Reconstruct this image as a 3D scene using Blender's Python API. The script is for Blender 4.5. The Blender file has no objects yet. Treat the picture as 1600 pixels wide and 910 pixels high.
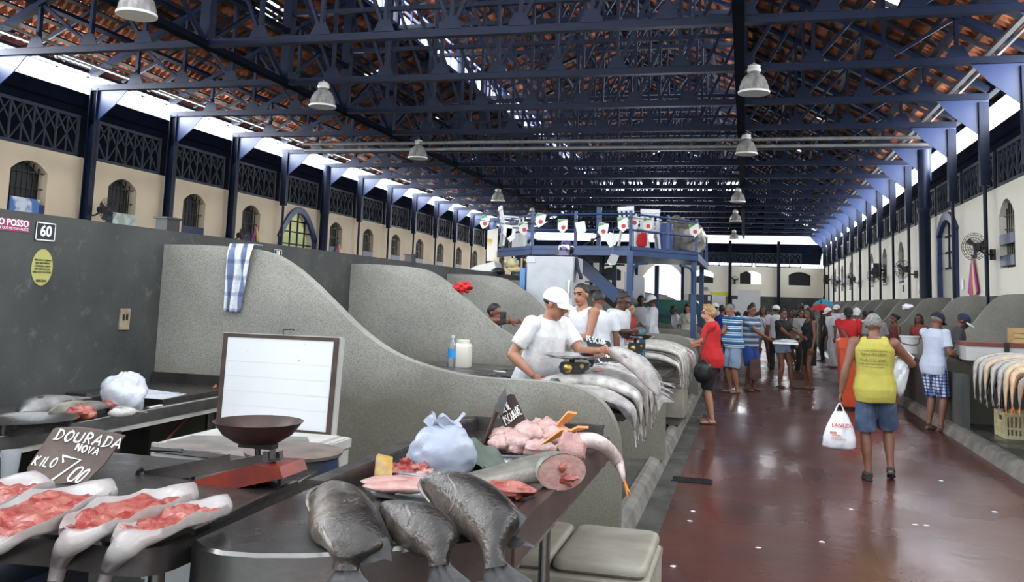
import bpy, math, random
import numpy as np
from mathutils import Vector as V, Matrix
from math import pi, sin, cos, radians, sqrt
RND = random.Random(11)
SC = bpy.context.scene
COL = SC.collection
# ---------------------------------------------------------------- camera
EYE = 1.68
CAMM = Matrix(((0.9672185, -0.0050683, 0.2538949), (0.2516345, -0.1154477, -0.9609120), (0.0341817, 0.9933006, -0.1103878)))
FPX, PCX, PCY = 1390.0, 800.0, 310.0
cd = bpy.data.cameras.new('camera')
cam = bpy.data.objects.new('camera', cd)
COL.objects.link(cam)
cam.matrix_world = Matrix.Translation((0, 0, EYE)) @ CAMM.to_4x4()
cd.sensor_width = 36.0
cd.lens = FPX / 1600 * 36.0
cd.shift_y = -(455 - PCY) / 1600
cd.clip_start = 0.05
cd.clip_end = 400
SC.camera = cam


def at(x, y, X=None, Y=None, Z=None):
    """the point of the place that the photo's pixel x, y shows, on a plane X=, Y= or Z="""
    d = CAMM @ V(((x - PCX) / FPX, -(y - PCY) / FPX, -1.0))
    if X is not None:
        t = X / d.x
    elif Y is not None:
        t = Y / d.y
    else:
        t = (Z - EYE) / d.z
    return V((0, 0, EYE)) + d * t


# ---------------------------------------------------------------- materials
MATS = {}


def M(name, col, rough=.6, metal=0., col2=None, scale=6., lo=.35, hi=.65, bump=0., bscale=None, spec=.5, detail=5., alpha=1., trans=0., emit=0., coat=0., stretch=None, rvar=0.):
    m = bpy.data.materials.new(name)
    m.use_nodes = True
    nt = m.node_tree
    b = nt.nodes['Principled BSDF']
    L = nt.links.new
    b.inputs['Base Color'].default_value = (*col, 1)
    b.inputs['Roughness'].default_value = rough
    b.inputs['Metallic'].default_value = metal
    b.inputs['Specular IOR Level'].default_value = spec
    b.inputs['Alpha'].default_value = alpha
    b.inputs['Transmission Weight'].default_value = trans
    b.inputs['Coat Weight'].default_value = coat
    if emit:
        b.inputs['Emission Color'].default_value = (*col, 1)
        b.inputs['Emission Strength'].default_value = emit
    tc = nt.nodes.new('ShaderNodeTexCoord')
    src = tc.outputs['Object']
    if stretch:
        mp = nt.nodes.new('ShaderNodeMapping')
        mp.inputs['Scale'].default_value = stretch
        L(src, mp.inputs['Vector'])
        src = mp.outputs['Vector']
    if col2 is not None:
        n = nt.nodes.new('ShaderNodeTexNoise')
        n.inputs['Scale'].default_value = scale
        n.inputs['Detail'].default_value = detail
        L(src, n.inputs['Vector'])
        r = nt.nodes.new('ShaderNodeValToRGB')
        r.color_ramp.elements[0].position = lo
        r.color_ramp.elements[1].position = hi
        r.color_ramp.elements[0].color = (*col, 1)
        r.color_ramp.elements[1].color = (*col2, 1)
        L(n.outputs['Fac'], r.inputs['Fac'])
        L(r.outputs['Color'], b.inputs['Base Color'])
        if rvar:
            mr = nt.nodes.new('ShaderNodeMapRange')
            mr.inputs['To Min'].default_value = rough - rvar
            mr.inputs['To Max'].default_value = rough + rvar
            mr.inputs['From Min'].default_value = .3
            mr.inputs['From Max'].default_value = .7
            L(n.outputs['Fac'], mr.inputs['Value'])
            L(mr.outputs['Result'], b.inputs['Roughness'])
    if bump:
        n2 = nt.nodes.new('ShaderNodeTexNoise')
        n2.inputs['Scale'].default_value = bscale or scale
        n2.inputs['Detail'].default_value = 4
        L(src, n2.inputs['Vector'])
        bp = nt.nodes.new('ShaderNodeBump')
        bp.inputs['Strength'].default_value = bump
        bp.inputs['Distance'].default_value = .02
        L(n2.outputs['Fac'], bp.inputs['Height'])
        L(bp.outputs['Normal'], b.inputs['Normal'])
    MATS[name] = m
    return m


def ramp(nt, src, stops, interp='LINEAR'):
    r = nt.nodes.new('ShaderNodeValToRGB')
    r.color_ramp.interpolation = interp
    e = r.color_ramp.elements
    while len(e) < len(stops):
        e.new(.5)
    for k, (p, c) in enumerate(stops):
        e[k].position = p
        e[k].color = (*c, 1)
    nt.links.new(src, r.inputs['Fac'])
    return r


def mixc(nt, fac, a, b, mode='MIX'):
    m = nt.nodes.new('ShaderNodeMix')
    m.data_type = 'RGBA'
    m.blend_type = mode
    for s, k in ((fac, 0), (a, 6), (b, 7)):
        if hasattr(s, 'links'):
            nt.links.new(s, m.inputs[k])
        elif isinstance(s, (int, float)):
            m.inputs[k].default_value = s
        else:
            m.inputs[k].default_value = (*s, 1)
    return m.outputs[2]


def base_of(m):
    return m.node_tree, m.node_tree.nodes['Principled BSDF']


# ---------------------------------------------------------------- mesh builder
def cr(pts, n):
    """n points on a smooth curve through pts"""
    P = [V(p) for p in pts]
    if len(P) == 2:
        return [P[0].lerp(P[1], i / (n - 1)) for i in range(n)]
    P = [P[0] * 2 - P[1]] + P + [P[-1] * 2 - P[-2]]
    segs = len(P) - 3
    o = []
    for i in range(n):
        u = i / (n - 1) * segs
        k = min(int(u), segs - 1)
        t = u - k
        a, b, c, d = P[k:k + 4]
        o.append(((b * 2) + (c - a) * t + (a * 2 - b * 5 + c * 4 - d) * t * t + (b * 3 - a - c * 3 + d) * t ** 3) * .5)
    return o


def lerp_table(tab, t):
    for (a, x), (b, y) in zip(tab, tab[1:]):
        if t <= b:
            u = (t - a) / (b - a)
            u = u * u * (3 - 2 * u) * .5 + u * .5
            return x + (y - x) * u
    return tab[-1][1]


class MB:
    def __init__(s):
        s.v, s.f, s.m = [], [], []

    def add(s, vs, fs, mi=0):
        b = len(s.v)
        s.v += [V(p) for p in vs]
        s.f += [tuple(b + i for i in f) for f in fs]
        s.m += [mi] * len(fs)
        return s

    def quad(s, a, b, c, d, mi=0):
        return s.add([a, b, c, d], [(0, 1, 2, 3)], mi)

    def hexa(s, p, mi=0):
        return s.add(p, [(0, 3, 2, 1), (4, 5, 6, 7), (0, 1, 5, 4), (1, 2, 6, 5), (2, 3, 7, 6), (3, 0, 4, 7)], mi)

    def box(s, lo, hi, mi=0):
        (a, b, c), (d, e, f) = lo, hi
        return s.hexa([(a, b, c), (d, b, c), (d, e, c), (a, e, c), (a, b, f), (d, b, f), (d, e, f), (a, e, f)], mi)

    def bar(s, p, q, w, h, up=(0, 0, 1), mi=0):
        p, q = V(p), V(q)
        d = (q - p).normalized()
        u = V(up)
        if abs(d.dot(u)) > .98:
            u = V((0, 1, 0)) if abs(d.y) < .9 else V((1, 0, 0))
        r = d.cross(u).normalized() * w * .5
        u = r.cross(d).normalized() * h * .5
        return s.hexa([p - r - u, p + r - u, p + r + u, p - r + u, q - r - u, q + r - u, q + r + u, q - r + u], mi)

    def loft(s, rings, mi=0, caps=True, closed=True):
        b = len(s.v)
        n = len(rings[0])
        for r in rings:
            s.v += [V(p) for p in r]
        for i in range(len(rings) - 1):
            for j in range(n if closed else n - 1):
                k = (j + 1) % n
                s.f.append((b + i * n + j, b + i * n + k, b + (i + 1) * n + k, b + (i + 1) * n + j))
                s.m.append(mi)
        if caps and closed:
            s.f.append(tuple(b + j for j in reversed(range(n))))
            s.f.append(tuple(b + (len(rings) - 1) * n + j for j in range(n)))
            s.m += [mi, mi]
        return s

    def tube(s, pts, r, n=8, mi=0, flat=1., up=(0, 0, 1), caps=True):
        P = [V(p) for p in pts]
        rr = r if isinstance(r, (list, tuple)) else [r] * len(P)
        rings = []
        u = V(up)
        for i, p in enumerate(P):
            d = (P[min(i + 1, len(P) - 1)] - P[max(i - 1, 0)]).normalized()
            if abs(d.dot(u)) > .95:
                u = V((0, 1, 0)) if abs(d.y) < .8 else V((1, 0, 0))
            a = d.cross(u).normalized()
            c = a.cross(d).normalized()
            u = c
            rings.append([p + a * (cos(2 * pi * k / n) * rr[i]) + c * (sin(2 * pi * k / n) * rr[i] * flat) for k in range(n)])
        return s.loft(rings, mi, caps)

    def lathe(s, prof, c=(0, 0, 0), n=24, mi=0, axis=(0, 0, 1), caps=True):
        ax = V(axis).normalized()
        a = ax.orthogonal().normalized()
        b = ax.cross(a)
        c = V(c)
        return s.loft([[c + ax * z + a * (cos(2 * pi * k / n) * r) + b * (sin(2 * pi * k / n) * r) for k in range(n)] for r, z in prof], mi, caps)

    def prism(s, poly, off, mi=0):
        """closed outline (3d points) extruded by off"""
        off = V(off)
        n = len(poly)
        P = [V(p) for p in poly]
        return s.add(P + [p + off for p in P], [tuple(reversed(range(n))), tuple(range(n, 2 * n))] + [(i, (i + 1) % n, n + (i + 1) % n, n + i) for i in range(n)], mi)

    def ell(s, c, rx, ry, rz, R=None, n=14, m=9, mi=0):
        c = V(c)
        rings = []
        for i in range(m + 1):
            th = pi * (i + .02 if i == 0 else (i - .02 if i == m else i)) / m
            ring = []
            for k in range(n):
                p = V((rx * sin(th) * cos(2 * pi * k / n), ry * sin(th) * sin(2 * pi * k / n), -rz * cos(th)))
                ring.append(c + (R @ p if R else p))
            rings.append(ring)
        return s.loft(rings, mi)

    def grid(s, fn, nu, nv, mi=0, thick=None):
        b = len(s.v)
        s.v += [V(fn(i / nu, j / nv)) for i in range(nu + 1) for j in range(nv + 1)]
        for i in range(nu):
            for j in range(nv):
                a = b + i * (nv + 1) + j
                s.f.append((a, a + nv + 1, a + nv + 2, a + 1))
                s.m.append(mi)
        return s

    def mesh(s, name, mats, smooth=None):
        me = bpy.data.meshes.new(name)
        me.from_pydata([tuple(p) for p in s.v], [], s.f)
        for m in (mats if isinstance(mats, (list, tuple)) else [mats]):
            me.materials.append(m)
        if any(s.m):
            me.polygons.foreach_set('material_index', s.m)
        me.update()
        fixn(me)
        if smooth is not None:
            me.shade_smooth()
            if smooth < 179:
                me.set_sharp_from_angle(angle=radians(smooth))
        return me

    def build(s, name, mats, parent=None, smooth=None):
        return link(name, s.mesh(name, mats, smooth), parent)


import bmesh


def fixn(me):
    bm = bmesh.new()
    bm.from_mesh(me)
    bmesh.ops.recalc_face_normals(bm, faces=bm.faces)
    bm.to_mesh(me)
    bm.free()


def link(name, data, parent=None):
    o = bpy.data.objects.new(name, data)
    COL.objects.link(o)
    if parent is not None:
        o.parent = parent
        off = V(parent.location) if parent.parent is None else V((0, 0, 0))
        o.matrix_parent_inverse = Matrix.Translation(-off)
    return o


def tag(o, label, cat, group=None, kind=None):
    o['label'] = label
    o['category'] = cat
    if group:
        o['group'] = group
    if kind:
        o['kind'] = kind
    return o


def E(name, label, cat, loc=(0, 0, 0), group=None):
    o = bpy.data.objects.new(name, None)
    o.empty_display_size = .1
    COL.objects.link(o)
    o.location = loc
    return tag(o, label, cat, group)


def struct(o, label=None, cat=None):
    o['kind'] = 'structure'
    if label:
        o['label'] = label
    if cat:
        o['category'] = cat
    return o


KIDS = {}


def dup(root, loc=None, rz=None, label=None, group=None):
    """a copy of a thing with copies of its parts and sub-parts"""
    kids = {}
    for o in COL.objects:
        if o.parent is not None:
            kids.setdefault(o.parent.name, []).append(o)

    def cp(o, par):
        c = o.copy()
        COL.objects.link(c)
        if par is not None:
            c.parent = par
        for k in kids.get(o.name, ()):
            cp(k, c)
        return c
    r = cp(root, None)
    if loc is not None:
        r.location = loc
    if rz is not None:
        r.rotation_euler.z = rz
    if label:
        r['label'] = label
    if group:
        r['group'] = group
    return r


ORD = 'first second third fourth fifth sixth seventh eighth ninth tenth eleventh twelfth thirteenth fourteenth fifteenth sixteenth seventeenth eighteenth nineteenth twentieth'.split()

# ---------------------------------------------------------------- chalk lettering: strokes on a unit square, y up
GLY = {'H': [[(.1, 0), (.1, 1)], [(.8, 0), (.8, 1)], [(.1, .5), (.8, .5)]], 'D': [[(.15, 0), (.15, 1)], [(0, 1), (.6, .9), (.85, .5), (.6, .1), (0, 0)]], 'O': [[(.5, 1), (.1, .7), (.1, .3), (.5, 0), (.85, .3), (.85, .7), (.5, 1)]],
       'U': [[(.1, 1), (.1, .25), (.45, 0), (.8, .25), (.8, 1)]], 'R': [[(.15, 0), (.15, 1), (.6, .95), (.75, .72), (.5, .52), (.15, .5)], [(.4, .5), (.85, 0)]],
       'A': [[(0, 0), (.45, 1), (.85, 0)], [(.15, .38), (.7, .38)]], 'N': [[(.1, 0), (.1, 1), (.8, 0), (.8, 1)]], 'V': [[(.05, 1), (.42, 0), (.85, 1)]],
       'K': [[(.1, 0), (.1, 1)], [(.8, 1), (.12, .45), (.8, 0)]], 'I': [[(.4, 0), (.4, 1)]], 'L': [[(.15, 1), (.15, 0), (.8, 0)]],
       '7': [[(.0, .8), (.0, 1), (.85, 1), (.2, 0)]], '0': [[(.5, 1), (.1, .7), (.1, .3), (.5, 0), (.85, .3), (.85, .7), (.5, 1)]], ',': [[(.3, .05), (.15, -.15)]],
       'P': [[(.15, 0), (.15, 1), (.65, .95), (.8, .72), (.55, .5), (.15, .48)]], 'E': [[(.8, 1), (.1, 1), (.1, 0), (.8, 0)], [(.1, .5), (.65, .5)]],
       'S': [[(.8, .9), (.4, 1), (.12, .78), (.45, .52), (.8, .28), (.5, 0), (.08, .12)]], 'C': [[(.82, .85), (.5, 1), (.12, .7), (.12, .3), (.5, 0), (.85, .15)]],
       'F': [[(.8, 1), (.12, 1), (.12, 0)], [(.12, .52), (.65, .52)]], 'M': [[(.05, 0), (.15, 1), (.45, .3), (.75, 1), (.88, 0)]], '8': [[(.5, .52), (.15, .75), (.5, 1), (.8, .75), (.5, .52), (.1, .25), (.5, 0), (.85, .25), (.5, .52)]],
       "'": [[(.3, 1.1), (.5, 1.3)]], '.': [[(.3, .0), (.4, .05)]], '6': [[(.75, .95), (.3, .75), (.1, .3), (.45, 0), (.8, .25), (.5, .5), (.15, .35)]],
       '1': [[(.2, .75), (.5, 1), (.5, 0)]], '5': [[(.8, 1), (.2, 1), (.15, .55), (.6, .6), (.8, .3), (.5, 0), (.1, .1)]], ' ': []}


def chalk(mb, text, o, ux, uy, h, w=None, r=.003, n=None, jit=.04, seed=1, nrm=None):
    """writes text in strokes from o along ux (unit), height h along uy (unit)"""
    q = random.Random(seed)
    w = w or h * .72
    ux, uy = V(ux), V(uy)
    N = (V(nrm) if nrm else ux.cross(uy)).normalized()
    x = 0.
    for c in text:
        for st in GLY[c]:
            P = [V(o) + ux * (x + (a + q.uniform(-jit, jit)) * w * .86) + uy * ((b + q.uniform(-jit, jit)) * h) + N * .0015 for a, b in st]
            if len(P) > 3:
                P = cr(P, len(P) * 3)
            mb.tube(P, r, 5, up=tuple(N), flat=.35)
        x += w * (1. if c not in " I,.'" else .6)
    return mb


def text_mesh(txt, size, font_align='CENTER', extrude=.0008, bold=0.):
    cu = bpy.data.curves.new('lettering', 'FONT')
    cu.body = txt
    cu.size = size
    cu.align_x = font_align
    cu.align_y = 'CENTER'
    cu.extrude = extrude
    cu.offset = bold
    cu.resolution_u = 2
    ob = bpy.data.objects.new('lettering', cu)
    COL.objects.link(ob)
    dg = bpy.context.evaluated_depsgraph_get()
    me = bpy.data.meshes.new_from_object(ob.evaluated_get(dg))
    bpy.data.objects.remove(ob)
    return me


def printed(txt, size, o, ux, uy, mat, parent, bold=0., align='CENTER', lift=.002):
    me = text_mesh(txt, size, align, bold=bold)
    ux, uy = V(ux).normalized(), V(uy).normalized()
    n = ux.cross(uy).normalized()
    me.transform(Matrix((ux, uy, n)).transposed().to_4x4())
    me.transform(Matrix.Translation(V(o) + n * lift))
    me.materials.clear()
    me.materials.append(mat)
    return link('lettering', me, parent)
from mathutils import noise as NZ
# ================================================================ people
SK = {'tan': M('tan_skin', (.36, .17, .10), .5, col2=(.31, .14, .085), scale=9), 'brown': M('brown_skin', (.20, .085, .05), .5, col2=(.17, .07, .042), scale=9),
      'dark': M('dark_brown_skin', (.10, .045, .03), .48, col2=(.085, .037, .025), scale=9), 'fair': M('fair_skin', (.50, .26, .17), .5, col2=(.45, .22, .14), scale=9)}
EYES = M('eye_white_and_iris', (.03, .02, .015), .2)
BROW = M('eyebrow_hair', (.02, .014, .01), .7)
LIPS = M('lips', (.26, .085, .065), .45)
HAIR = {'black': M('black_hair', (.012, .010, .010), .5, bump=.5, bscale=90), 'grey': M('grey_hair', (.26, .25, .24), .7, col2=(.12, .115, .11), scale=40), 'blonde': M('blonde_hair', (.42, .28, .12), .5, col2=(.24, .14, .06), scale=30),
        'brown': M('brown_hair', (.05, .03, .02), .5)}
_cl = {}


def cloth(col, dirt=None):
    k = (col, dirt)
    if k not in _cl:
        _cl[k] = M('cloth', col, .85, col2=dirt or tuple(c * .82 for c in col), scale=7 if dirt else 5, lo=.5 if dirt else .4, hi=.8, bump=.25, bscale=35)
    return _cl[k]


def vol(name, mb, vox, mat, parent, it=2, wr=0., seed=0):
    me = bpy.data.meshes.new(name)
    me.from_pydata([tuple(v) for v in mb.v], [], mb.f)
    fixn(me)
    ob = bpy.data.objects.new('tmp', me)
    COL.objects.link(ob)
    r = ob.modifiers.new('r', 'REMESH')
    r.mode = 'VOXEL'
    r.voxel_size = vox
    r.adaptivity = 0
    s = ob.modifiers.new('s', 'SMOOTH')
    s.factor = .5
    s.iterations = it
    dg = bpy.context.evaluated_depsgraph_get()
    m2 = bpy.data.meshes.new_from_object(ob.evaluated_get(dg))
    bpy.data.objects.remove(ob)
    bpy.data.meshes.remove(me)
    m2.materials.clear()
    m2.materials.append(mat)
    if wr:
        nv = len(m2.vertices)
        co = np.empty(nv * 3)
        no = np.empty(nv * 3)
        m2.vertices.foreach_get('co', co)
        m2.vertices.foreach_get('normal', no)
        co, no = co.reshape(-1, 3), no.reshape(-1, 3)
        q = random.Random(seed)
        d = np.zeros(nv)
        for f_, a_ in ((11, .42), (17, .34), (26, .26), (38, .16)):
            for _ in range(3):
                k_ = np.array([q.uniform(-1, 1), q.uniform(-1, 1), q.uniform(-.7, .7)]) * f_
                ph = np.array([q.uniform(-1, 1) for _ in range(3)]) * f_ * .6
                d += a_ * np.sin(co @ k_ + q.uniform(0, 6) + 1.3 * np.sin(co @ ph))
        co = co + no * (d * wr * .62)[:, None]
        m2.vertices.foreach_set('co', co.ravel())
    m2.shade_smooth()
    m2.name = name
    return link(name, m2, parent)


TORSO = [(.80, .105, .088, 0), (.86, .160, .112, -.01), (.93, .168, .115, -.012), (1.0, .158, .104, -.004), (1.07, .143, .096, .004), (1.15, .147, .100, .006), (1.25, .163, .112, .004), (1.33, .172, .112, -.004), (1.395, .155, .092, -.010), (1.43, .100, .070, -.012), (1.455, .062, .058, -.010)]


def ik(a, c, l1, l2, hint):
    a, c, hint = V(a), V(c), V(hint)
    d = c - a
    L = d.length
    if L > l1 + l2 - .004:
        d = d * ((l1 + l2 - .004) / L)
        L = d.length
        c = a + d
    x = (l1 * l1 - l2 * l2 + L * L) / (2 * L)
    h = sqrt(max(0, l1 * l1 - x * x))
    u = d.normalized()
    n = (hint - u * hint.dot(u))
    n = n.normalized() if n.length > 1e-4 else u.orthogonal()
    return a + u * x + n * h, c


def person(label, loc, fwd, H=1.70, skin='tan', lean=0., twist=0., head=(0, 0), rh=None, lh=None, re=None, le=None, rf=None, lf=None, g=1., belly=0., top=None, bottom=None, hair=('short', 'black'), cap=None, shoes='sandal', vox=.012, group=None, curl=.5, female=False, seed=0, face=False, zfloor=0.):
    """fwd: direction faced (x, y); rh/lh/rf/lf: hands and feet, world points; head: (turn, nod)"""
    s = H / 1.70
    f2 = V((fwd[0], fwd[1], 0)).normalized()
    yaw = math.atan2(-f2.x, f2.y)
    WM = Matrix.Translation(V(loc)) @ Matrix.Rotation(yaw, 4, 'Z')
    IM = WM.inverted()
    Lc = lambda p: (IM @ V(p)) / s
    root = E('person', label, 'person', (0, 0, 0), group)
    rl = Matrix.Rotation(-lean, 3, 'X')
    rt = rl @ Matrix.Rotation(twist, 3, 'Z')
    piv = V((0, 0, .93))

    def sp(x, y, z):
        if z <= .93:
            return V((x, y, z))
        k = min(1, (z - .93) / .25)
        m = Matrix.Rotation(-lean * (.5 + .5 * k), 3, 'X') @ Matrix.Rotation(twist * k, 3, 'Z')
        return piv + m @ (V((x, y, z)) - piv)
    sw = (.168 if female else .182) * (.6 + .4 * g)
    hips = (1.06 if female else 1.)
    RS, LS_ = sp(sw, -.01, 1.395), sp(-sw, -.01, 1.395)
    nb = sp(0, -.012, 1.45)
    rh_m = Matrix.Rotation(-lean * .55, 3, 'X') @ Matrix.Rotation(twist * .5 + head[0], 3, 'Z') @ Matrix.Rotation(-head[1], 3, 'X')
    hc = nb + Matrix.Rotation(-lean * .8 - head[1] * .4, 3, 'X') @ V((0, .022, .125))
    hp = lambda x, y, z: hc + rh_m @ V((x, y, z))
    RW = Lc(rh) if rh is not None else V((sw + .07, .05, .83))
    LW = Lc(lh) if lh is not None else V((-sw - .07, .05, .83))
    REl, RW = ik(RS, RW, .285, .255, re or (.45, -1, -.25))
    LEl, LW = ik(LS_, LW, .285, .255, le or (-.45, -1, -.25))
    RH_, LH_ = V((.088 * hips, 0, .90)), V((-.088 * hips, 0, .90))
    RA = Lc(rf) + V((0, 0, .075)) if rf is not None else V((.105, 0, .075))
    LA = Lc(lf) + V((0, 0, .075)) if lf is not None else V((-.105, 0, .075))
    RK, RA = ik(RH_, RA, .425, .415, (.12, 1, 0))
    LK, LA = ik(LH_, LA, .425, .415, (-.12, 1, 0))
    S = lambda v: v * s
    n = 18

    def ring(z, rx, ry, yo, pad=0., gx=1.):
        k = max(0, 1 - abs(z - 1.05) / .22)
        bx, by = rx * gx + pad + belly * .35 * k, ry * gx + pad + belly * .5 * k
        c = sp(0, yo + belly * .5 * k, z)
        kk = min(1, max(0, (z - .93) / .25))
        m = Matrix.Rotation(-lean * (.5 + .5 * kk) if z > .93 else 0, 3, 'X') @ Matrix.Rotation(twist * kk, 3, 'Z')
        return [S(c + m @ V((cos(2 * pi * j / n) * bx * (1 if abs(cos(2 * pi * j / n)) < .9 else .98), sin(2 * pi * j / n) * by, 0))) for j in range(n)]
    gt = lambda z: g if z < 1.36 else (1 + (g - 1) * .5)

    def limb(mb, pts, rad):
        mb.tube([S(p) for p in cr(pts, len(rad))] if len(pts) != len(rad) else [S(p) for p in pts], [r * s for r in rad], 12)
    mb = MB()
    mb.loft([ring(z, rx * (hips if z < .98 else (.95 if female else 1)), ry, yo, 0, gt(z)) for z, rx, ry, yo in TORSO])
    if female:
        for sg in (-1, 1):
            c = sp(sg * .07, .085, 1.26)
            mb.ell(S(c), .06 * s, .05 * s, .06 * s)
    ga = .75 + .25 * g
    for A, El, W_, sg, hint in ((RS, REl, RW, 1, 0), (LS_, LEl, LW, -1, 0)):
        k = .86 if female else 1.
        mb.ell(S(A), .060 * ga * k * s, .058 * ga * k * s, .062 * ga * k * s)
        limb(mb, [A, A.lerp(El, .3), A.lerp(El, .6), A.lerp(El, .92), El, El.lerp(W_, .15), El.lerp(W_, .35), El.lerp(W_, .7), W_], [x * ga * k for x in (.056, .052, .046, .040, .040, .043, .042, .032, .026)])
        # hand
        d = (W_ - El).normalized()
        side = V((-sg, 0, 0)) if abs(d.x) < .8 else V((0, 0, -1))
        nrm = (side - d * side.dot(d)).normalized()      # palm faces inward
        acr = d.cross(nrm) * 1.
        if acr.dot(V((0, 1, 0))) < 0:
            acr = -acr
        k2 = .92 if female else 1.
        mb.tube([S(W_ - d * .02), S(W_ + d * .02), S(W_ + d * .055), S(W_ + d * .09)], [x * s * k2 for x in (.026, .030, .038, .036)], 10, flat=.48, up=tuple(nrm))
        fr_ = max(.0088, vox * .8)
        for q, (off, ln) in enumerate(((.028, .072), (.010, .082), (-.009, .076), (-.027, .058))):
            p = W_ + d * .085 + acr * off * k2
            dd = d
            P = [p - d * .02, p]
            for seg in (.42, .33, .25):
                ang = curl * (.7 + .1 * q)
                dd = (dd * cos(ang) + nrm * sin(ang)).normalized()
                p = p + dd * ln * seg * k2 * 1.05
                P.append(p)
                nrm2 = nrm
            mb.tube([S(x) for x in P], [x * s for x in (fr_, fr_, fr_ * .95, fr_ * .9, fr_ * .75)], 7)
        p = W_ + d * .025 + acr * .026
        dd = (d * .65 + acr * .7 + nrm * .25).normalized()
        d2 = (d * .9 + acr * .15 + nrm * .35).normalized()
        mb.tube([S(p), S(p + dd * .035), S(p + dd * .035 + d2 * .032), S(p + dd * .035 + d2 * .052)], [x * s for x in (.014, fr_ * 1.25, fr_ * 1.1, fr_ * .8)], 8)
    for Hp, K, A, fo in ((RH_, RK, RA, rf), (LH_, LK, LA, lf)):
        k = (.6 + .4 * g) * (1.02 if female else 1)
        limb(mb, [Hp + V((0, 0, .02)), Hp.lerp(K, .3), Hp.lerp(K, .65), Hp.lerp(K, .93), K.lerp(A, .06), K.lerp(A, .28), K.lerp(A, .5), K.lerp(A, .8), A + V((0, 0, .0))], [x * k for x in (.088, .083, .068, .053, .051, .056, .050, .036, .035)])
        lift = max(0, min(.6, (A.z - .085) * 6)) if fo is not None else 0
        fd = Matrix.Rotation(-lift * 1.3, 3, 'X') @ V((.12 * (1 if Hp.x > 0 else -1), 1, 0)).normalized()
        fd = V((fd.x, fd.y, fd.z if lift else 0)).normalized()
        hb = A + V((0, 0, -.04)) - fd * .05
        pts = [hb, hb + fd * .05, hb + fd * .12, hb + fd * .185, hb + fd * .225]
        pts = [p - V((0, 0, .0 + i * .004)) for i, p in enumerate(pts)]
        mb.tube([S(p) for p in pts], [x * s for x in (.026, .036, .038, .036, .020)], 10, flat=.72)
    # neck and head
    limb(mb, [nb + V((0, 0, -.04)), nb, nb.lerp(hc, .5), hc], [.062, .055, .052, .055])
    R3 = rh_m
    k = .95 if female else 1.
    mb.ell(S(hp(0, -.008, .030)), .074 * s * k, .094 * s * k, .095 * s * k, R3)
    mb.ell(S(hp(0, .018, -.040)), .057 * s * k, .072 * s * k, .072 * s * k, R3)
    mb.ell(S(hp(0, .052, -.088)), .030 * s * k, .030 * s * k, .026 * s * k, R3)
    mb.tube([S(hp(0, .084, .022)), S(hp(0, .098, -.004)), S(hp(0, .108, -.022)), S(hp(0, .094, -.034))], [x * s for x in (.008, .010, .0145, .010)], 8)
    mb.tube([S(hp(-.045, .072, .036)), S(hp(0, .088, .040)), S(hp(.045, .072, .036))], [x * s for x in (.009, .012, .009)], 8)
    mb.tube([S(hp(-.022, .079, -.058)), S(hp(0, .090, -.056)), S(hp(.022, .079, -.058))], [x * s for x in (.007, .0105, .007)], 8)
    for sg in (-1, 1):
        mb.ell(S(hp(sg * .076 * k, -.012, .0)), .011 * s, .021 * s, .031 * s, R3)
    body = vol('body', mb, vox * s, SK[skin], root, 2)
    if face:
        me = body.data
        for m_ in (EYES, BROW, LIPS):
            me.materials.append(m_)
        inv = R3.inverted()
        hcS = S(hc)
        for pl in me.polygons:
            c = inv @ (pl.center - hcS) / s
            if c.y < .05 or abs(c.z) > .09:
                continue
            ax = abs(abs(c.x) - .032)
            if ax < .013 and abs(c.z - .016) < .006:
                pl.material_index = 1
            elif ax < .020 and abs(c.z - .040) < .006:
                pl.material_index = 2
            elif abs(c.x) < .024 and abs(c.z + .058) < .009:
                pl.material_index = 3
    # ------------- clothes
    cv = max(vox, .009) * s
    if top:
        kind, mat = top[0], top[1]
        hem = top[2] if len(top) > 2 else .82
        mb = MB()
        pad = .014
        rows = []
        for z, rx, ry, yo in TORSO:
            if z < hem - .02:
                continue
            if kind in ('tank', 'dress') and z > (1.44 if kind == 'tank' and not female else 1.40):
                continue
            rx2 = max(rx, .150 if z < 1.2 else rx) * (hips if z < .98 else 1)
            ry2 = max(ry, .104 if z < 1.2 else ry)
            if z > 1.42:
                rx2, ry2 = rx + .012, ry + .012
            if kind in ('tank', 'dress') and z > 1.36:
                rx2, ry2 = (.138, .090) if z < 1.41 else (.104, .070)
            rows.append(ring(z, rx2, ry2, yo, (pad + (.012 if z < 1.02 else 0)) if z < 1.42 else .004, gt(z)))
        if kind == 'dress':
            rows = [ring(hem, .150, .125, 0, .012, g), ring((hem + .80) / 2, .160, .125, 0, .012, g), ring(.80, .166, .122, -.005, .012, g)] + [r for r, (z, *_) in zip(rows[-len([q for q in TORSO if q[0] >= hem and q[0] <= 1.40]):], [q for q in TORSO if q[0] >= hem and q[0] <= 1.40]) if z > .81]
        elif hem > TORSO[0][0]:
            pass
        mb.loft(rows)
        if kind in ('tank', 'dress'):
            for sg in (-1, 1):
                mb.tube([S(sp(sg * .11, .075, 1.34)), S(sp(sg * .105, .035, 1.425)), S(sp(sg * .10, -.03, 1.442)), S(sp(sg * .11, -.085, 1.36))], [x * s for x in (.040, .034, .034, .042)], 10, flat=.6)
        if female:
            for sg in (-1, 1):
                mb.ell(S(sp(sg * .07, .088, 1.26)), .068 * s, .056 * s, .066 * s)
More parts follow.
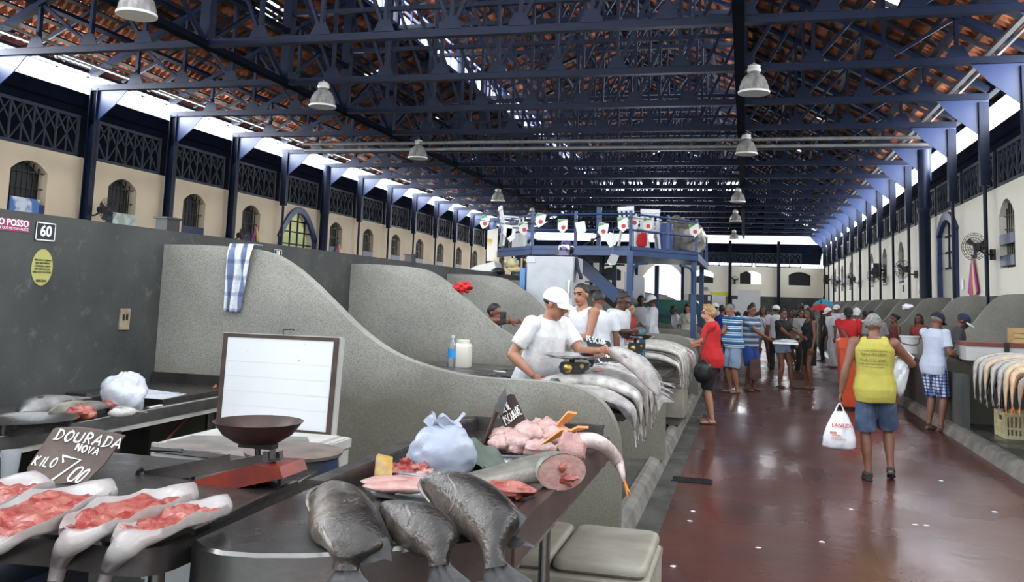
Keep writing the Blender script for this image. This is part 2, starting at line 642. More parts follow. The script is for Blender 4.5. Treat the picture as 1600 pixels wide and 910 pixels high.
        if kind in ('tshirt', 'long'):
            for A, El, W_ in ((RS, REl, RW), (LS_, LEl, LW)):
                k = ga * (.88 if female else 1)
                mb.ell(S(A), .073 * k * s, .071 * k * s, .072 * k * s)
                if kind == 'tshirt':
                    limb(mb, [A, A.lerp(El, .35), A.lerp(El, .72)], [.070 * k, .071 * k, .066 * k])
                else:
                    limb(mb, [A, A.lerp(El, .5), El, El.lerp(W_, .5), El.lerp(W_, .92)], [.068 * k, .062 * k, .054 * k, .046 * k, .040 * k])
        vol('shirt' if kind != 'dress' else 'dress', mb, cv, mat, root, 3, .009, seed)
    if bottom:
        kind, mat = bottom[0], bottom[1]
        t = bottom[2] if len(bottom) > 2 else .9
        mb = MB()
        mb.loft([ring(z, rx * hips, ry, yo, .006, g) for z, rx, ry, yo in TORSO if z < (.96 if top else 1.05)])
        for Hp, K, A in ((RH_, RK, RA), (LH_, LK, LA)):
            k = (.6 + .4 * g)
            if kind == 'shorts':
                e = Hp.lerp(K, min(t, 1)) if t <= 1 else K.lerp(A, t - 1)
                mid = Hp.lerp(K, .55)
                pts = [Hp + V((0, 0, .01)), Hp.lerp(K, .25), mid if t > .6 else Hp.lerp(K, t * .8), e]
                lw = bottom[3] if len(bottom) > 3 else .085
                limb(mb, pts, [.100 * k, .099 * k, max(.092, lw) * k, lw * k])
            else:
                limb(mb, [Hp + V((0, 0, .01)), Hp.lerp(K, .4), K, K.lerp(A, .5), A + V((0, 0, -.02))], [.099 * k, .090 * k, .072 * k, .066 * k, .060 * k])
        vol('shorts' if kind == 'shorts' else 'trousers', mb, cv, mat, root, 3, .008, seed + 5)
    if shoes:
        for A, fo in ((RA, rf), (LA, lf)):
            sx = 1 if A is RA else -1
            lift = max(0, min(.6, (A.z - .085) * 6)) if fo is not None else 0
            fd = Matrix.Rotation(-lift * 1.3, 3, 'X') @ V((.12 * sx, 1, 0)).normalized()
            fd = fd.normalized()
            up = V((1, 0, 0)).cross(fd).normalized()
            rt_ = fd.cross(up)
            hb = A + V((0, 0, -.068)) - fd * .065
            if not lift:
                hb.z = max(hb.z, .004)
            mb = MB()
            ol = [(0, -.028), (.0, .028), (.08, .036), (.17, .043), (.23, .036), (.252, 0), (.23, -.036), (.17, -.043), (.08, -.036)]
            poly = [S(hb + fd * a + rt_ * b) for a, b in ol]
            mb.prism(poly, S(up * .016))
            so = mb.build('sandal' if shoes == 'sandal' else 'shoe', cloth((.10, .07, .055)) if shoes == 'sandal' else cloth((.03, .035, .04)), root)
            if shoes == 'sandal':
                mb = MB()
                mb.tube([S(hb + fd * .10 + rt_ * .042 + up * .015), S(hb + fd * .13 + rt_ * .025 + up * .05), S(hb + fd * .13 - rt_ * .025 + up * .05), S(hb + fd * .10 - rt_ * .042 + up * .015)], .006 * s, 6)
                mb.build('strap', cloth((.06, .04, .035)), so)
            else:
                mb = MB()
                pts = [hb + fd * a + up * b for a, b in ((.005, .045), (.06, .055), (.13, .042), (.19, .034), (.238, .026))]
                mb.tube([S(p) for p in pts], [x * s for x in (.034, .044, .043, .040, .022)], 12, flat=.8)
                mb.build('upper', cloth((.035, .04, .042)), so, 60)
    # ------------- hair and caps
    if hair:
        kind, colr = hair
        mb = MB()
        NN, MM = 28, 18
        rings = []
        rx, ry, rz = .076 * k if False else .0765, .0965, .0985
        if female:
            rx, ry, rz = rx * .97, ry * .97, rz * .98
        for i in range(MM + 1):
            th = pi * min(max(i, .05), MM - .05) / MM
            rg = []
            for j in range(NN):
                d = V((sin(th) * cos(2 * pi * j / NN), sin(th) * sin(2 * pi * j / NN), -cos(th)))
                y = d.y
                lim = -.52 if y < -.25 else (-.52 + (y + .25) / .55 * .55 if y < .3 else (.03 + (y - .3) / .35 * .55 if y < .65 else .58))
                e = (d.z - lim) * 7
                t = max(0, min(1, e))
                vol_ = (1.03 if cap else 1.06) if kind == 'short' else (1.02 if kind == 'shaved' else 1.14)
                m_ = .84 + (vol_ - .84) * t
                if kind != 'shaved':
                    m_ += t * .035 * NZ.noise(d * 5 + V((seed, 0, 0)))
                rg.append(S(hp(d.x * rx * m_, -.008 + d.y * ry * m_, .030 + d.z * rz * m_)))
            rings.append(rg)
        mb.loft(rings)
        if kind == 'long':
            P = [hp(0, -.05, .05), hp(0, -.075, -.02), hp(0, -.085, -.10), hp(.01, -.085, -.18), hp(.015, -.08, -.25)]
            mb.tube([S(p) for p in P], [x * s for x in (.07, .082, .085, .075, .03)], 12, flat=.55)
            for sg in (-1, 1):
                mb.tube([S(hp(sg * .06, -.02, .06)), S(hp(sg * .082, -.02, -.03)), S(hp(sg * .085, -.02, -.13))], [x * s for x in (.03, .034, .02)], 8)
        if kind == 'bun':
            mb.ell(S(hp(0, -.115, .045)), .042 * s, .038 * s, .04 * s)
        if kind == 'bob':
            mb.ell(S(hp(0, -.05, .0)), .088 * s, .075 * s, .085 * s, R3)
        mb.build('hair', HAIR[colr], root, 70)
    if cap:
        ccol, turn = cap[0], (cap[1] if len(cap) > 1 else 0)
        mat = cloth(ccol)
        rc = R3 @ Matrix.Rotation(turn, 3, 'Z')
        q = lambda x, y, z: S(hc + rc @ V((x, y, z)))
        mb = MB()
        rings = []
        for i in range(9):
            a = pi / 2 * i / 8
            rr, zz = cos(a), sin(a)
            rr = max(rr, .02)
            rings.append([q(cos(2 * pi * j / 26) * .090 * rr, -.008 + sin(2 * pi * j / 26) * .110 * rr, .040 + zz * .098) for j in range(26)])
        mb.loft([[q(cos(2 * pi * j / 26) * .089, -.008 + sin(2 * pi * j / 26) * .109, .026) for j in range(26)]] + rings)
        co = mb.build('cap', mat, root, 60)
        mb = MB()
        pts = []
        for j in range(11):
            a = pi * (.10 + .80 * j / 10)
            pts.append((cos(a) * .083, .0 + sin(a) * .178, .036 - .016 * abs(cos(a)) * 2 - .006 * sin(a)))
        for j in range(10, -1, -1):
            a = pi * (.10 + .80 * j / 10)
            pts.append((cos(a) * .080, -.008 + sin(a) * .100, .040))
        top_ = [q(*p) for p in pts]
        nn_ = len(top_) // 2
        bm_ = MB()
        V0 = []
        for j in range(11):
            V0 += [top_[j], top_[21 - j]]
        fs = [(2 * j, 2 * j + 1, 2 * j + 3, 2 * j + 2) for j in range(10)]
        dn = rc @ V((0, 0, -.005)) * s
        bm_.add(V0, fs).add([v + dn for v in V0], fs)
        for j in range(10):
            bm_.add([V0[2 * j], V0[2 * j + 2], V0[2 * j + 2] + dn, V0[2 * j] + dn], [(0, 1, 2, 3)])
        bm_.build('brim', mat if len(cap) < 3 else cloth(cap[2]), co, 60)
    root.location = V((loc[0], loc[1], loc[2] if len(loc) > 2 else zfloor))
    root.rotation_euler.z = yaw
    return root


def stripes(name, cols, freq, axis='Z', rough=.85):
    """hard horizontal bands woven in the cloth"""
    m = M(name, cols[0], rough, bump=.2, bscale=35)
    nt, b = base_of(m)
    tc = nt.nodes.new('ShaderNodeTexCoord')
    sp_ = nt.nodes.new('ShaderNodeSeparateXYZ')
    nt.links.new(tc.outputs['Object'], sp_.inputs['Vector'])
    ma = nt.nodes.new('ShaderNodeMath')
    ma.operation = 'MULTIPLY'
    nt.links.new(sp_.outputs[axis], ma.inputs[0])
    ma.inputs[1].default_value = freq
    fr = nt.nodes.new('ShaderNodeMath')
    fr.operation = 'FRACT'
    nt.links.new(ma.outputs[0], fr.inputs[0])
    k = len(cols)
    r = ramp(nt, fr.outputs[0], [(i / k, c) for i, c in enumerate(cols)], 'CONSTANT')
    nt.links.new(r.outputs['Color'], b.inputs['Base Color'])
    return m


def plaid(name, base, line):
    m = M(name, base, .85, bump=.2, bscale=35)
    nt, b = base_of(m)
    tc = nt.nodes.new('ShaderNodeTexCoord')
    cur = None
    for ax, f in (('X', 9), ('Z', 11), ('Y', 9)):
        wv = nt.nodes.new('ShaderNodeTexWave')
        wv.bands_direction = ax
        wv.inputs['Scale'].default_value = f / 1.6
        wv.inputs['Distortion'].default_value = .4
        nt.links.new(tc.outputs['Object'], wv.inputs['Vector'])
        r = ramp(nt, wv.outputs['Fac'], [(.55, (1, 1, 1)), (.8, line)])
        cur = mixc(nt, 1., cur if cur is not None else base, r.outputs['Color'], 'MULTIPLY')
    nt.links.new(cur, b.inputs['Base Color'])
    return m


WHT = cloth((.64, .65, .69))
WHTD = cloth((.66, .66, .68), (.46, .38, .34))
DENIM = cloth((.055, .085, .16), (.16, .21, .30))
DENIML = cloth((.22, .31, .44), (.38, .46, .56))
BLK = cloth((.012, .012, .014))
REDC = cloth((.55, .018, .022))
YEL = cloth((.43, .38, .07))
STR = stripes('turquoise_striped_knit', [(.02, .16, .38), (.02, .16, .38), (.75, .8, .85), (.03, .30, .48), (.75, .8, .85), (.02, .05, .16)], 8.5)
NAVS = stripes('navy_white_striped_knit', [(.5, .55, .62), (.06, .10, .20), (.06, .10, .20), (.3, .36, .45)], 9)
PLD = plaid('blue_white_plaid', (.62, .65, .72), (.20, .26, .45))
LBL = cloth((.50, .55, .68))


def gx(x, y, Y):
    p = at(x, y, Y=Y)
    return p


p = gx(838, 520, 7.15)
person('man in white T-shirt and white cap reaching across the scale for a fish', (p.x, 7.15, .10), (.86, -.5), 1.69, 'tan', lean=.30, head=(.40, .16), rh=gx(834, 588, 6.80), lh=gx(938, 548, 7.0), re=(.5, -1, .1), le=(-.3, -.2, -1), top=('tshirt', WHTD, .84), bottom=('trousers', cloth((.5, .5, .5))), cap=((.82, .83, .85),), hair=('short', 'black'), vox=.0075, face=True, g=1.12, belly=.07, seed=1)
p = gx(915, 500, 10.1)
person('man in white vest behind the second partition glancing back over his arm', (p.x, 10.1, .10), (-.62, -.78), 1.76, 'tan', lean=.10, head=(.25, .05), lh=gx(884, 528, 9.75), rh=(p.x - .2, 9.8, 1.05), top=('tank', WHT, .84), bottom=('shorts', DENIM, .9), vox=.008, face=True, seed=2)
p = gx(936, 500, 11.2)
person('man in white T-shirt seen from behind next to the man in a vest', (p.x, 11.2, .10), (-.3, .95), 1.70, 'brown', lean=.12, head=(.3, .25), top=('tshirt', WHT, .84), bottom=('trousers', DENIM), seed=3)
p = gx(957, 500, 11.75)
person('man in white shirt bent over the blue-grey scale beneath the platform post', (p.x, 11.75, .10), (.90, -.35), 1.72, 'dark', lean=.20, head=(0, .30), rh=gx(988, 517, 11.3), lh=gx(994, 512, 11.8), re=(.2, -.3, -1), le=(-.2, -.3, -1), top=('tshirt', WHT, .84), bottom=('trousers', BLK), vox=.009, seed=4)
p = gx(764, 500, 9.95)
person('man in blue shirt holding a dark phone, mostly hidden behind the second partition', (p.x, 9.95, .10), (.9, -.15), 1.50, 'brown', lean=.1, head=(-.1, .1), rh=gx(787, 500, 9.7), lh=gx(797, 503, 9.9), top=('tshirt', cloth((.02, .09, .45)), .84), bottom=('shorts', DENIM, .9), vox=.01, seed=5)
# red shirt woman
person('blonde woman in red shirt and black shorts choosing striped fish', (-.447, 13.17, 0), (-.97, -.10), 1.67, 'fair', lean=.06, head=(.05, .22), rh=gx(1086, 536, 12.95), lh=gx(1088, 540, 13.3), re=(.3, -.5, -1), le=(-.3, -.5, -1), top=('tshirt', REDC, .80), bottom=('shorts', BLK, 1.0, .075), hair=('bob', 'blonde'), female=True, g=1.12, belly=.04, vox=.009, face=True, seed=6)
person('man in turquoise striped shirt and light denim shorts looking down', (-.20, 17.9, 0), (-.75, -.55), 1.70, 'tan', lean=.10, head=(.1, .45), rh=(-.42, 17.4, 1.10), lh=(-.52, 17.75, 1.12), top=('tshirt', STR, .84), bottom=('shorts', DENIML, 1.02, .10), hair=('shaved', 'grey'), g=1.22, belly=.10, vox=.010, seed=7)
person('man in navy striped shirt and bright blue shorts behind the turquoise shirt', (.10, 18.55, 0), (.75, -.55), 1.70, 'brown', lean=.05, head=(-.1, .1), rh=(.55, 18.3, .95), top=('tshirt', NAVS, .84), bottom=('shorts', cloth((.02, .07, .32)), .95, .095), hair=('short', 'black'), g=1.15, vox=.011, seed=8)
person('woman in white vest and denim shorts walking with a red shoulder bag', (gx(1192, 560, 26).x, 26.0, 0), (-.15, -1), 1.66, 'brown', lean=.02, head=(.5, 0), rf=(gx(1190, 560, 26).x - .08, 25.75, 0), lf=(gx(1197, 560, 26).x + .08, 26.2, .05), top=('tank', WHT, .86), bottom=('shorts', DENIML, .40, .095), hair=('long', 'black'), female=True, seed=9)
person('man in white cap and white T-shirt with his back to us at the far post', (gx(1213, 500, 24).x, 24.0, 0), (.1, 1), 1.70, 'brown', head=(-.5, .1), top=('tshirt', WHT, .84), bottom=('trousers', BLK), cap=((.82, .83, .86),), seed=10)
person('woman in black T-shirt and denim shorts carrying a covered tray', (.756, 19.66, 0), (.80, -.60), 1.63, 'brown', lean=.02, head=(-.15, .0), rh=(.95, 19.0, 1.02), lh=(1.22, 19.45, 1.02), re=(.3, -.6, -1), le=(-.3, -.6, -1), lf=(.95, 19.72, 0), top=('tshirt', BLK, .90), bottom=('shorts', DENIML, .38, .10), hair=('bun', 'black'), female=True, g=1.08, vox=.010, shoes='sandal', seed=11)
person('woman in a plain black knee-length dress with long dark hair', (1.304, 19.72, 0), (-.85, -.35), 1.66, 'brown', lean=.0, head=(.1, .05), rh=(1.02, 19.55, .78), top=('dress', BLK, .50), hair=('long', 'black'), female=True, g=1.0, vox=.010, seed=12)
# yellow vest
YC = (1.25, 9.62, 0)
person('man in yellow vest and denim shorts walking away with two white bags', YC, (.06, 1), 1.64, 'brown', lean=.05, head=(-.45, .05), lh=gx(1312, 622, 9.62), rh=gx(1416, 566, 9.95), re=(.3, -1, -.2), le=(-.5, -1, 0), rf=at(1392, 744, Z=.05), lf=at(1357, 751, Z=0), top=('tank', YEL, .82), bottom=('shorts', DENIM, .97, .105), hair=('shaved', 'grey'), shoes='shoe', g=1.10, belly=.03, vox=.0075, curl=.75, seed=13)
person('man in pale blue shirt, navy cap and plaid shorts at the kerb', (2.62, 14.05, 0), (.80, .60), 1.68, 'brown', lean=.10, head=(0, .40), rh=(2.95, 14.05, 1.04), lh=(2.85, 14.5, 1.06), re=(.4, -.8, -.6), top=('tshirt', LBL, .78), bottom=('shorts', PLD, .98, .10), hair=('shaved', 'grey'), cap=((.012, .014, .03),), g=1.10, vox=.008, seed=14)
for (x, y, Y, fw, H, sk, kw, lb) in (
    (1326, 520, 19.2, (-.15, -1), 1.70, 'brown', dict(top=('tshirt', REDC, .84), bottom=('trousers', BLK), cap=(((.02, .02, .02)),), rh=(2.0, 18.8, 1.0), head=(0, .3), g=1.1), 'man in red T-shirt and dark cap behind the orange bins'),
    (1339, 510, 21.3, (-.3, -1), 1.70, 'tan', dict(top=('tshirt', WHT, .84), bottom=('trousers', BLK), cap=((.82, .82, .84),), head=(0, .3)), 'man in white T-shirt and white cap beyond the red T-shirt'),
    (1371, 520, 19.0, (-.4, .9), 1.68, 'brown', dict(top=('tshirt', cloth((.23, .23, .24)), .80), bottom=('shorts', DENIM, .9), lean=.25, head=(.2, .2), g=1.1), 'man in grey T-shirt stooping over the orange bins'),
    (1358, 515, 22.0, (-.5, .8), 1.66, 'brown', dict(top=('tshirt', cloth((.45, .02, .08)), .84), bottom=('shorts', DENIM, .9), lean=.2), 'person in crimson shirt half hidden behind the grey T-shirt'),
    (1398, 520, 20.6, (-1, -.3), 1.50, 'brown', dict(top=('tank', cloth((.18, .05, .04)), .84), bottom=('shorts', BLK, .9), hair=('bun', 'black'), female=True, zfloor=.1), 'woman in brown vest with tied hair behind the fan-wall counter'),
    (1436, 515, 20.4, (-.6, -.8), 1.52, 'brown', dict(top=('tank', cloth((.35, .05, .05)), .84), bottom=('shorts', BLK, .9), hair=('long', 'black'), female=True, zfloor=.1), 'woman with long dark hair looking over the grey partition'),
    (1488, 505, 15.0, (.9, -.1), 1.58, 'dark', dict(top=('tshirt', cloth((.05, .05, .06)), .84), bottom=('shorts', BLK, .9), cap=((.02, .025, .06), 0, (.8, .8, .82)), head=(0, .5), lean=.2, zfloor=.1), 'person in navy cap with white brim behind the partition'),
    (1302, 500, 27, (-1, -.3), 1.70, 'brown', dict(top=('tshirt', WHT, .84), bottom=('trousers', WHT), cap=((.82, .82, .84),), lean=.2, head=(0, .3)), 'fishmonger all in white by the red umbrella'),
    (1310, 500, 28, (-.7, -.7), 1.68, 'brown', dict(top=('tshirt', WHT, .84), bottom=('trousers', WHT), cap=((.82, .82, .84),), lean=.1, zfloor=.1), 'second fishmonger in white cap behind the first by the red umbrella'),
    (1019, 500, 18.9, (-1, -.1), 1.72, 'dark', dict(top=('long', WHT, .70), bottom=('trousers', WHT), cap=((.82, .82, .86),), head=(0, .25), zfloor=.1), 'fishmonger in long white coat and white cap below the bright archway'),
    (1001, 500, 20.5, (.2, -1), 1.72, 'dark', dict(top=('tshirt', cloth((.45, .45, .47)), .84), bottom=('trousers', BLK), head=(0, .2), zfloor=.1), 'dark haired man in grey shirt left of the white coat'),
    (1075, 500, 21.5, (-.4, -.9), 1.56, 'tan', dict(top=('tshirt', cloth((.62, .60, .50)), .84), bottom=('trousers', BLK), hair=('long', 'black'), female=True, head=(.2, .3), zfloor=.1), 'woman in cream shirt seated beyond the striped fish'),
    (1061, 505, 22.2, (-.9, -.3), 1.52, 'dark', dict(top=('tshirt', WHT, .84), bottom=('trousers', BLK), lean=.25, zfloor=.1), 'man in white shirt leaning beside the woman in cream'),
    (983, 500, 15.0, (1, -.3), 1.55, 'tan', dict(top=('tshirt', cloth((.30, .03, .03)), .84), bottom=('trousers', BLK), zfloor=.1), 'person in dark red shirt behind the front platform post'),
    (1176, 500, 27.5, (.2, 1), 1.76, 'dark', dict(top=('tshirt', BLK, .84), bottom=('trousers', BLK)), 'tall man in black T-shirt seen from behind by the white boxes'),
    (1252, 500, 29, (.1, 1), 1.78, 'dark', dict(top=('tshirt', cloth((.015, .02, .05)), .84), bottom=('trousers', BLK)), 'man in navy T-shirt seen from behind under the far post'),
    (1240, 505, 27, (-.8, -.3), 1.58, 'dark', dict(top=('tshirt', cloth((.10, .09, .06)), .84), bottom=('shorts', BLK, .9)), 'person in olive shirt between the black T-shirt and the black dress'),
    (1250, 505, 24.5, (.6, -.6), 1.62, 'brown', dict(top=('tshirt', cloth((.33, .34, .35)), .84), bottom=('trousers', BLK), hair=('bob', 'black'), female=True), 'person in grey T-shirt directly behind the black dress'),
    (1260, 500, 31, (0, -1), 1.74, 'dark', dict(top=('tshirt', cloth((.06, .06, .05)), .84), bottom=('trousers', BLK), cap=((.35, .33, .28),)), 'man in dark shirt and straw coloured cap deep in the aisle'),
    (1209, 500, 33, (0, 1), 1.72, 'dark', dict(top=('tshirt', cloth((.12, .10, .08)), .84), bottom=('trousers', BLK)), 'man in brown shirt farthest down the aisle'),
    (1128, 500, 22.5, (.2, 1), 1.66, 'brown', dict(top=('tshirt', cloth((.02, .05, .30)), .84), bottom=('trousers', BLK)), 'person in royal blue shirt just behind the blonde woman'),
    (1118, 500, 27.2, (-.2, 1), 1.70, 'brown', dict(top=('tshirt', cloth((.5, .5, .52)), .84), bottom=('trousers', BLK), cap=((.78, .78, .8),)), 'man in light grey shirt and white cap beyond the platform post'),
    (1100, 500, 24, (-.9, -.3), 1.66, 'dark', dict(top=('tshirt', BLK, .84), bottom=('trousers', BLK), cap=((.8, .8, .8),)), 'man in black shirt and white cap beside the platform post'),
    (1144, 500, 30, (.1, 1), 1.70, 'dark', dict(top=('tshirt', BLK, .84), bottom=('trousers', BLK)), 'person in black by the yellow doorway'),
    (1286, 505, 30, (-1, 0), 1.66, 'dark', dict(top=('tshirt', cloth((.03, .03, .035)), .84), bottom=('trousers', BLK)), 'person in black shirt beside the blue and red umbrellas')):
    zf = kw.pop('zfloor', 0.)
    kw.setdefault('vox', .013)
    person(lb, (gx(x, y, Y).x, Y, zf), fw, H, sk, seed=int(x), **kw)
# ================================================================ measures of the hall
XL, XR, XC = -16.06, 5.4, -5.33
YF = 66.85
BAY = 3.22
YK = [18.55 + BAY * k for k in range(-4, 15)]
XWALL = -4.3
KL, KR = -.78, 2.72
ZCH = 6.55
# ---------------------------------------------------------------- materials of the hall
NAVY = M('navy_steel_paint', (.0022, .0068, .026), .5, col2=(.0036, .011, .040), scale=3, spec=.3)
NAVYD = M('dark_navy_paint', (.004, .006, .014), .95, col2=(.006, .009, .02), scale=3, spec=.05)
LATM = M('lattice_grey_blue_paint', (.016, .021, .038), .6, col2=(.026, .031, .05), scale=3)
BLUE = M('blue_steel_paint', (.012, .032, .12), .4, col2=(.018, .045, .15), scale=3)
CREAM = M('cream_plaster', (.82, .68, .49), .85, col2=(.74, .60, .43), scale=1.3, lo=.3, hi=.8, bump=.05, bscale=30)
CREAMR = M('lit_cream_plaster', (.93, .90, .78), .85, col2=(.88, .85, .72), scale=1.1, lo=.3, hi=.8, bump=.05, bscale=30)  # same cream paint, lightened to stand for stronger light on these walls
DADO = M('dark_grey_render', (.085, .088, .084), .8, col2=(.055, .058, .056), scale=2.2, bump=.12, bscale=25, detail=8)
STALLG = M('stall_floor_concrete', (.10, .10, .09), .35, col2=(.055, .055, .052), scale=2.5, bump=.08, bscale=14, rvar=.15)
KERBM = M('kerb_concrete', (.24, .225, .20), .5, col2=(.13, .12, .11), scale=4, bump=.15, bscale=30, rvar=.1)
GLASSD = M('dark_window_louvre', (.012, .014, .016), .45)
IRON = M('black_iron', (.012, .012, .014), .5)
SHUT = M('blue_shutter_paint', (.015, .03, .10), .5)
OUTW = M('sunlit_yellow_facade', (.52, .55, .25), .8, col2=(.46, .50, .2), scale=1)
OUTWH = M('sunlit_white_facade', (.8, .8, .78), .8)
OUTG = M('outside_paving', (.45, .43, .4), .9, col2=(.38, .36, .33), scale=1)
RAFT = M('rafter_steel', (.03, .035, .05), .5, col2=(.02, .022, .035), scale=4)
STEELG = M('galvanised_pipe', (.30, .30, .29), .45, .3, col2=(.22, .22, .22), scale=5)

# centre wall concrete with chalky scuffs
CWALL = M('smoked_grey_concrete', (.062, .064, .060), .72, col2=(.030, .032, .031), scale=2.0, lo=.3, hi=.7, bump=.10, bscale=20, detail=9)
nt, b = base_of(CWALL)
tc = nt.nodes.new('ShaderNodeTexCoord')
nz = nt.nodes.new('ShaderNodeTexNoise')
nz.inputs['Scale'].default_value = 7
nz.inputs['Detail'].default_value = 12
nz.inputs['Roughness'].default_value = .75
nt.links.new(tc.outputs['Object'], nz.inputs['Vector'])
r = ramp(nt, nz.outputs['Fac'], [(.56, (0, 0, 0)), (.74, (.5, .5, .5))])
old = b.inputs['Base Color'].links[0].from_socket
nt.links.new(mixc(nt, r.outputs['Color'], old, (.20, .21, .19)), b.inputs['Base Color'])

# stall partition: pale terrazzo-like concrete with a dirty band low down
PART = M('speckled_grey_concrete', (.375, .362, .322), .6, col2=(.24, .232, .207), scale=1.6, lo=.3, hi=.75, bump=.08, bscale=40, detail=8)
nt, b = base_of(PART)
tc = nt.nodes.new('ShaderNodeTexCoord')
vz = nt.nodes.new('ShaderNodeTexNoise')
vz.inputs['Scale'].default_value = 120
vz.inputs['Detail'].default_value = 3
nt.links.new(tc.outputs['Object'], vz.inputs['Vector'])
r = ramp(nt, vz.outputs['Fac'], [(.36, (.5, .5, .47)), (.58, (1, 1, 1))])
old = b.inputs['Base Color'].links[0].from_socket
c1 = mixc(nt, .8, old, r.outputs['Color'], 'MULTIPLY')
sp = nt.nodes.new('ShaderNodeSeparateXYZ')
nt.links.new(tc.outputs['Object'], sp.inputs['Vector'])
nn = nt.nodes.new('ShaderNodeTexNoise')
nn.inputs['Scale'].default_value = 2.4
nt.links.new(tc.outputs['Object'], nn.inputs['Vector'])
ma = nt.nodes.new('ShaderNodeMath')
ma.operation = 'MULTIPLY_ADD'
nt.links.new(nn.outputs['Fac'], ma.inputs[0])
ma.inputs[1].default_value = .5
nt.links.new(sp.outputs['Z'], ma.inputs[2])
r2 = ramp(nt, ma.outputs[0], [(.95, (1, 1, 1)), (1.3, (0, 0, 0))])
r2.color_ramp.elements[0].position = .80
r2.color_ramp.elements[1].position = 1.0
mm = nt.nodes.new('ShaderNodeMath')
mm.operation = 'MULTIPLY'
nt.links.new(ma.outputs[0], mm.inputs[0])
mm.inputs[1].default_value = .70
nt.links.new(mm.outputs[0], r2.inputs['Fac'])
mf = nt.nodes.new('ShaderNodeMath')
mf.operation = 'MULTIPLY'
nt.links.new(r2.outputs['Color'], mf.inputs[0])
mf.inputs[1].default_value = .62
nt.links.new(mixc(nt, mf.outputs[0], c1, (.10, .085, .05)), b.inputs['Base Color'])

# red painted floor, wet in places
FLOORM = M('oxblood_floor_paint', (.100, .036, .027), .3, col2=(.066, .026, .021), scale=1.2, lo=.3, hi=.7, detail=9)
nt, b = base_of(FLOORM)
tc = nt.nodes.new('ShaderNodeTexCoord')
a1 = nt.nodes.new('ShaderNodeTexNoise')
a1.inputs['Scale'].default_value = .55
a1.inputs['Detail'].default_value = 6
nt.links.new(tc.outputs['Object'], a1.inputs['Vector'])
mr = nt.nodes.new('ShaderNodeMapRange')
mr.inputs['From Min'].default_value = .35
mr.inputs['From Max'].default_value = .65
mr.inputs['To Min'].default_value = .20
mr.inputs['To Max'].default_value = .38
nt.links.new(a1.outputs['Fac'], mr.inputs['Value'])
nt.links.new(mr.outputs['Result'], b.inputs['Roughness'])
a2 = nt.nodes.new('ShaderNodeTexNoise')
a2.inputs['Scale'].default_value = 9
a2.inputs['Detail'].default_value = 5
nt.links.new(tc.outputs['Object'], a2.inputs['Vector'])
bp = nt.nodes.new('ShaderNodeBump')
bp.inputs['Strength'].default_value = .10
bp.inputs['Distance'].default_value = .02
nt.links.new(a2.outputs['Fac'], bp.inputs['Height'])
nt.links.new(bp.outputs['Normal'], b.inputs['Normal'])
a3 = nt.nodes.new('ShaderNodeTexNoise')
a3.inputs['Scale'].default_value = 3.2
a3.inputs['Detail'].default_value = 10
a3.inputs['Roughness'].default_value = .7
nt.links.new(tc.outputs['Object'], a3.inputs['Vector'])
r = ramp(nt, a3.outputs['Fac'], [(.58, (0, 0, 0)), (.75, (.5, .5, .5))])
old = b.inputs['Base Color'].links[0].from_socket
nt.links.new(mixc(nt, r.outputs['Color'], old, (.11, .095, .085)), b.inputs['Base Color'])

# clay tiles seen from below
TILE = M('clay_roof_tile', (.62, .23, .11), .8, col2=(.38, .12, .055), scale=2.2, lo=.38, hi=.62, detail=3)
nt, b = base_of(TILE)
tc = nt.nodes.new('ShaderNodeTexCoord')
mp = nt.nodes.new('ShaderNodeMapping')
mp.inputs['Scale'].default_value = (2.9, 4.5, 2.9)
nt.links.new(tc.outputs['Object'], mp.inputs['Vector'])
wn = nt.nodes.new('ShaderNodeTexVoronoi')
wn.inputs['Scale'].default_value = 1
nt.links.new(mp.outputs['Vector'], wn.inputs['Vector'])
r = ramp(nt, wn.outputs['Color'], [(.0, (.3, .26, .26)), (.45, (.85, .8, .8)), (1., (1.5, 1.5, 1.5))])
old = b.inputs['Base Color'].links[0].from_socket
nt.links.new(mixc(nt, 1., old, r.outputs['Color'], 'MULTIPLY'), b.inputs['Base Color'])
BATT = M('dark_batten', (.022, .018, .018), .8)

# ---------------------------------------------------------------- ground, floors, kerbs
struct(MB().quad((-60, -20, -.12), (50, -20, -.12), (50, 120, -.12), (-60, 120, -.12)).build('ground_outside', OUTG))
struct(MB().box((KL - .05, -3, -.1), (KR + .05, YF, 0)).build('floor', FLOORM))
struct(MB().box((KL, -3, 0), (-.60, 46, .004)).build('floor_gutter', STALLG), 'grey concrete gutter strip along the kerb beside the red aisle', 'floor')
struct(MB().box((XL - .3, -3, -.1), (KL - .05, YF, .02)).build('floor_concrete', STALLG))
struct(MB().box((KR + .05, -3, -.1), (XR + .3, YF, .02)).build('floor_concrete', STALLG))
struct(MB().box((XWALL, -3, .02), (KL - .14, 52, .10)).build('floor_stall', STALLG))
struct(MB().box((KR + .14, -3, .02), (XR, 60, .10)).build('floor_stall', STALLG))
mb = MB()
mb.prism([(KL - .14, -3, .0), (KL, -3, 0), (KL - .04, -3, .10), (KL - .10, -3, .13), (KL - .14, -3, .13)], (0, 55, 0))
struct(mb.build('kerb_concrete', KERBM), 'sloped concrete kerb along the foot of the grey stalls behind the gutter', 'kerb')
mb = MB()
mb.prism([(KR + .16, -3, 0), (KR - .02, -3, 0), (KR + .05, -3, .12), (KR + .11, -3, .14), (KR + .16, -3, .14)], (0, 62, 0))
struct(mb.build('kerb_concrete', KERBM), 'sloped concrete kerb along the stalls with the plastic crate', 'kerb')
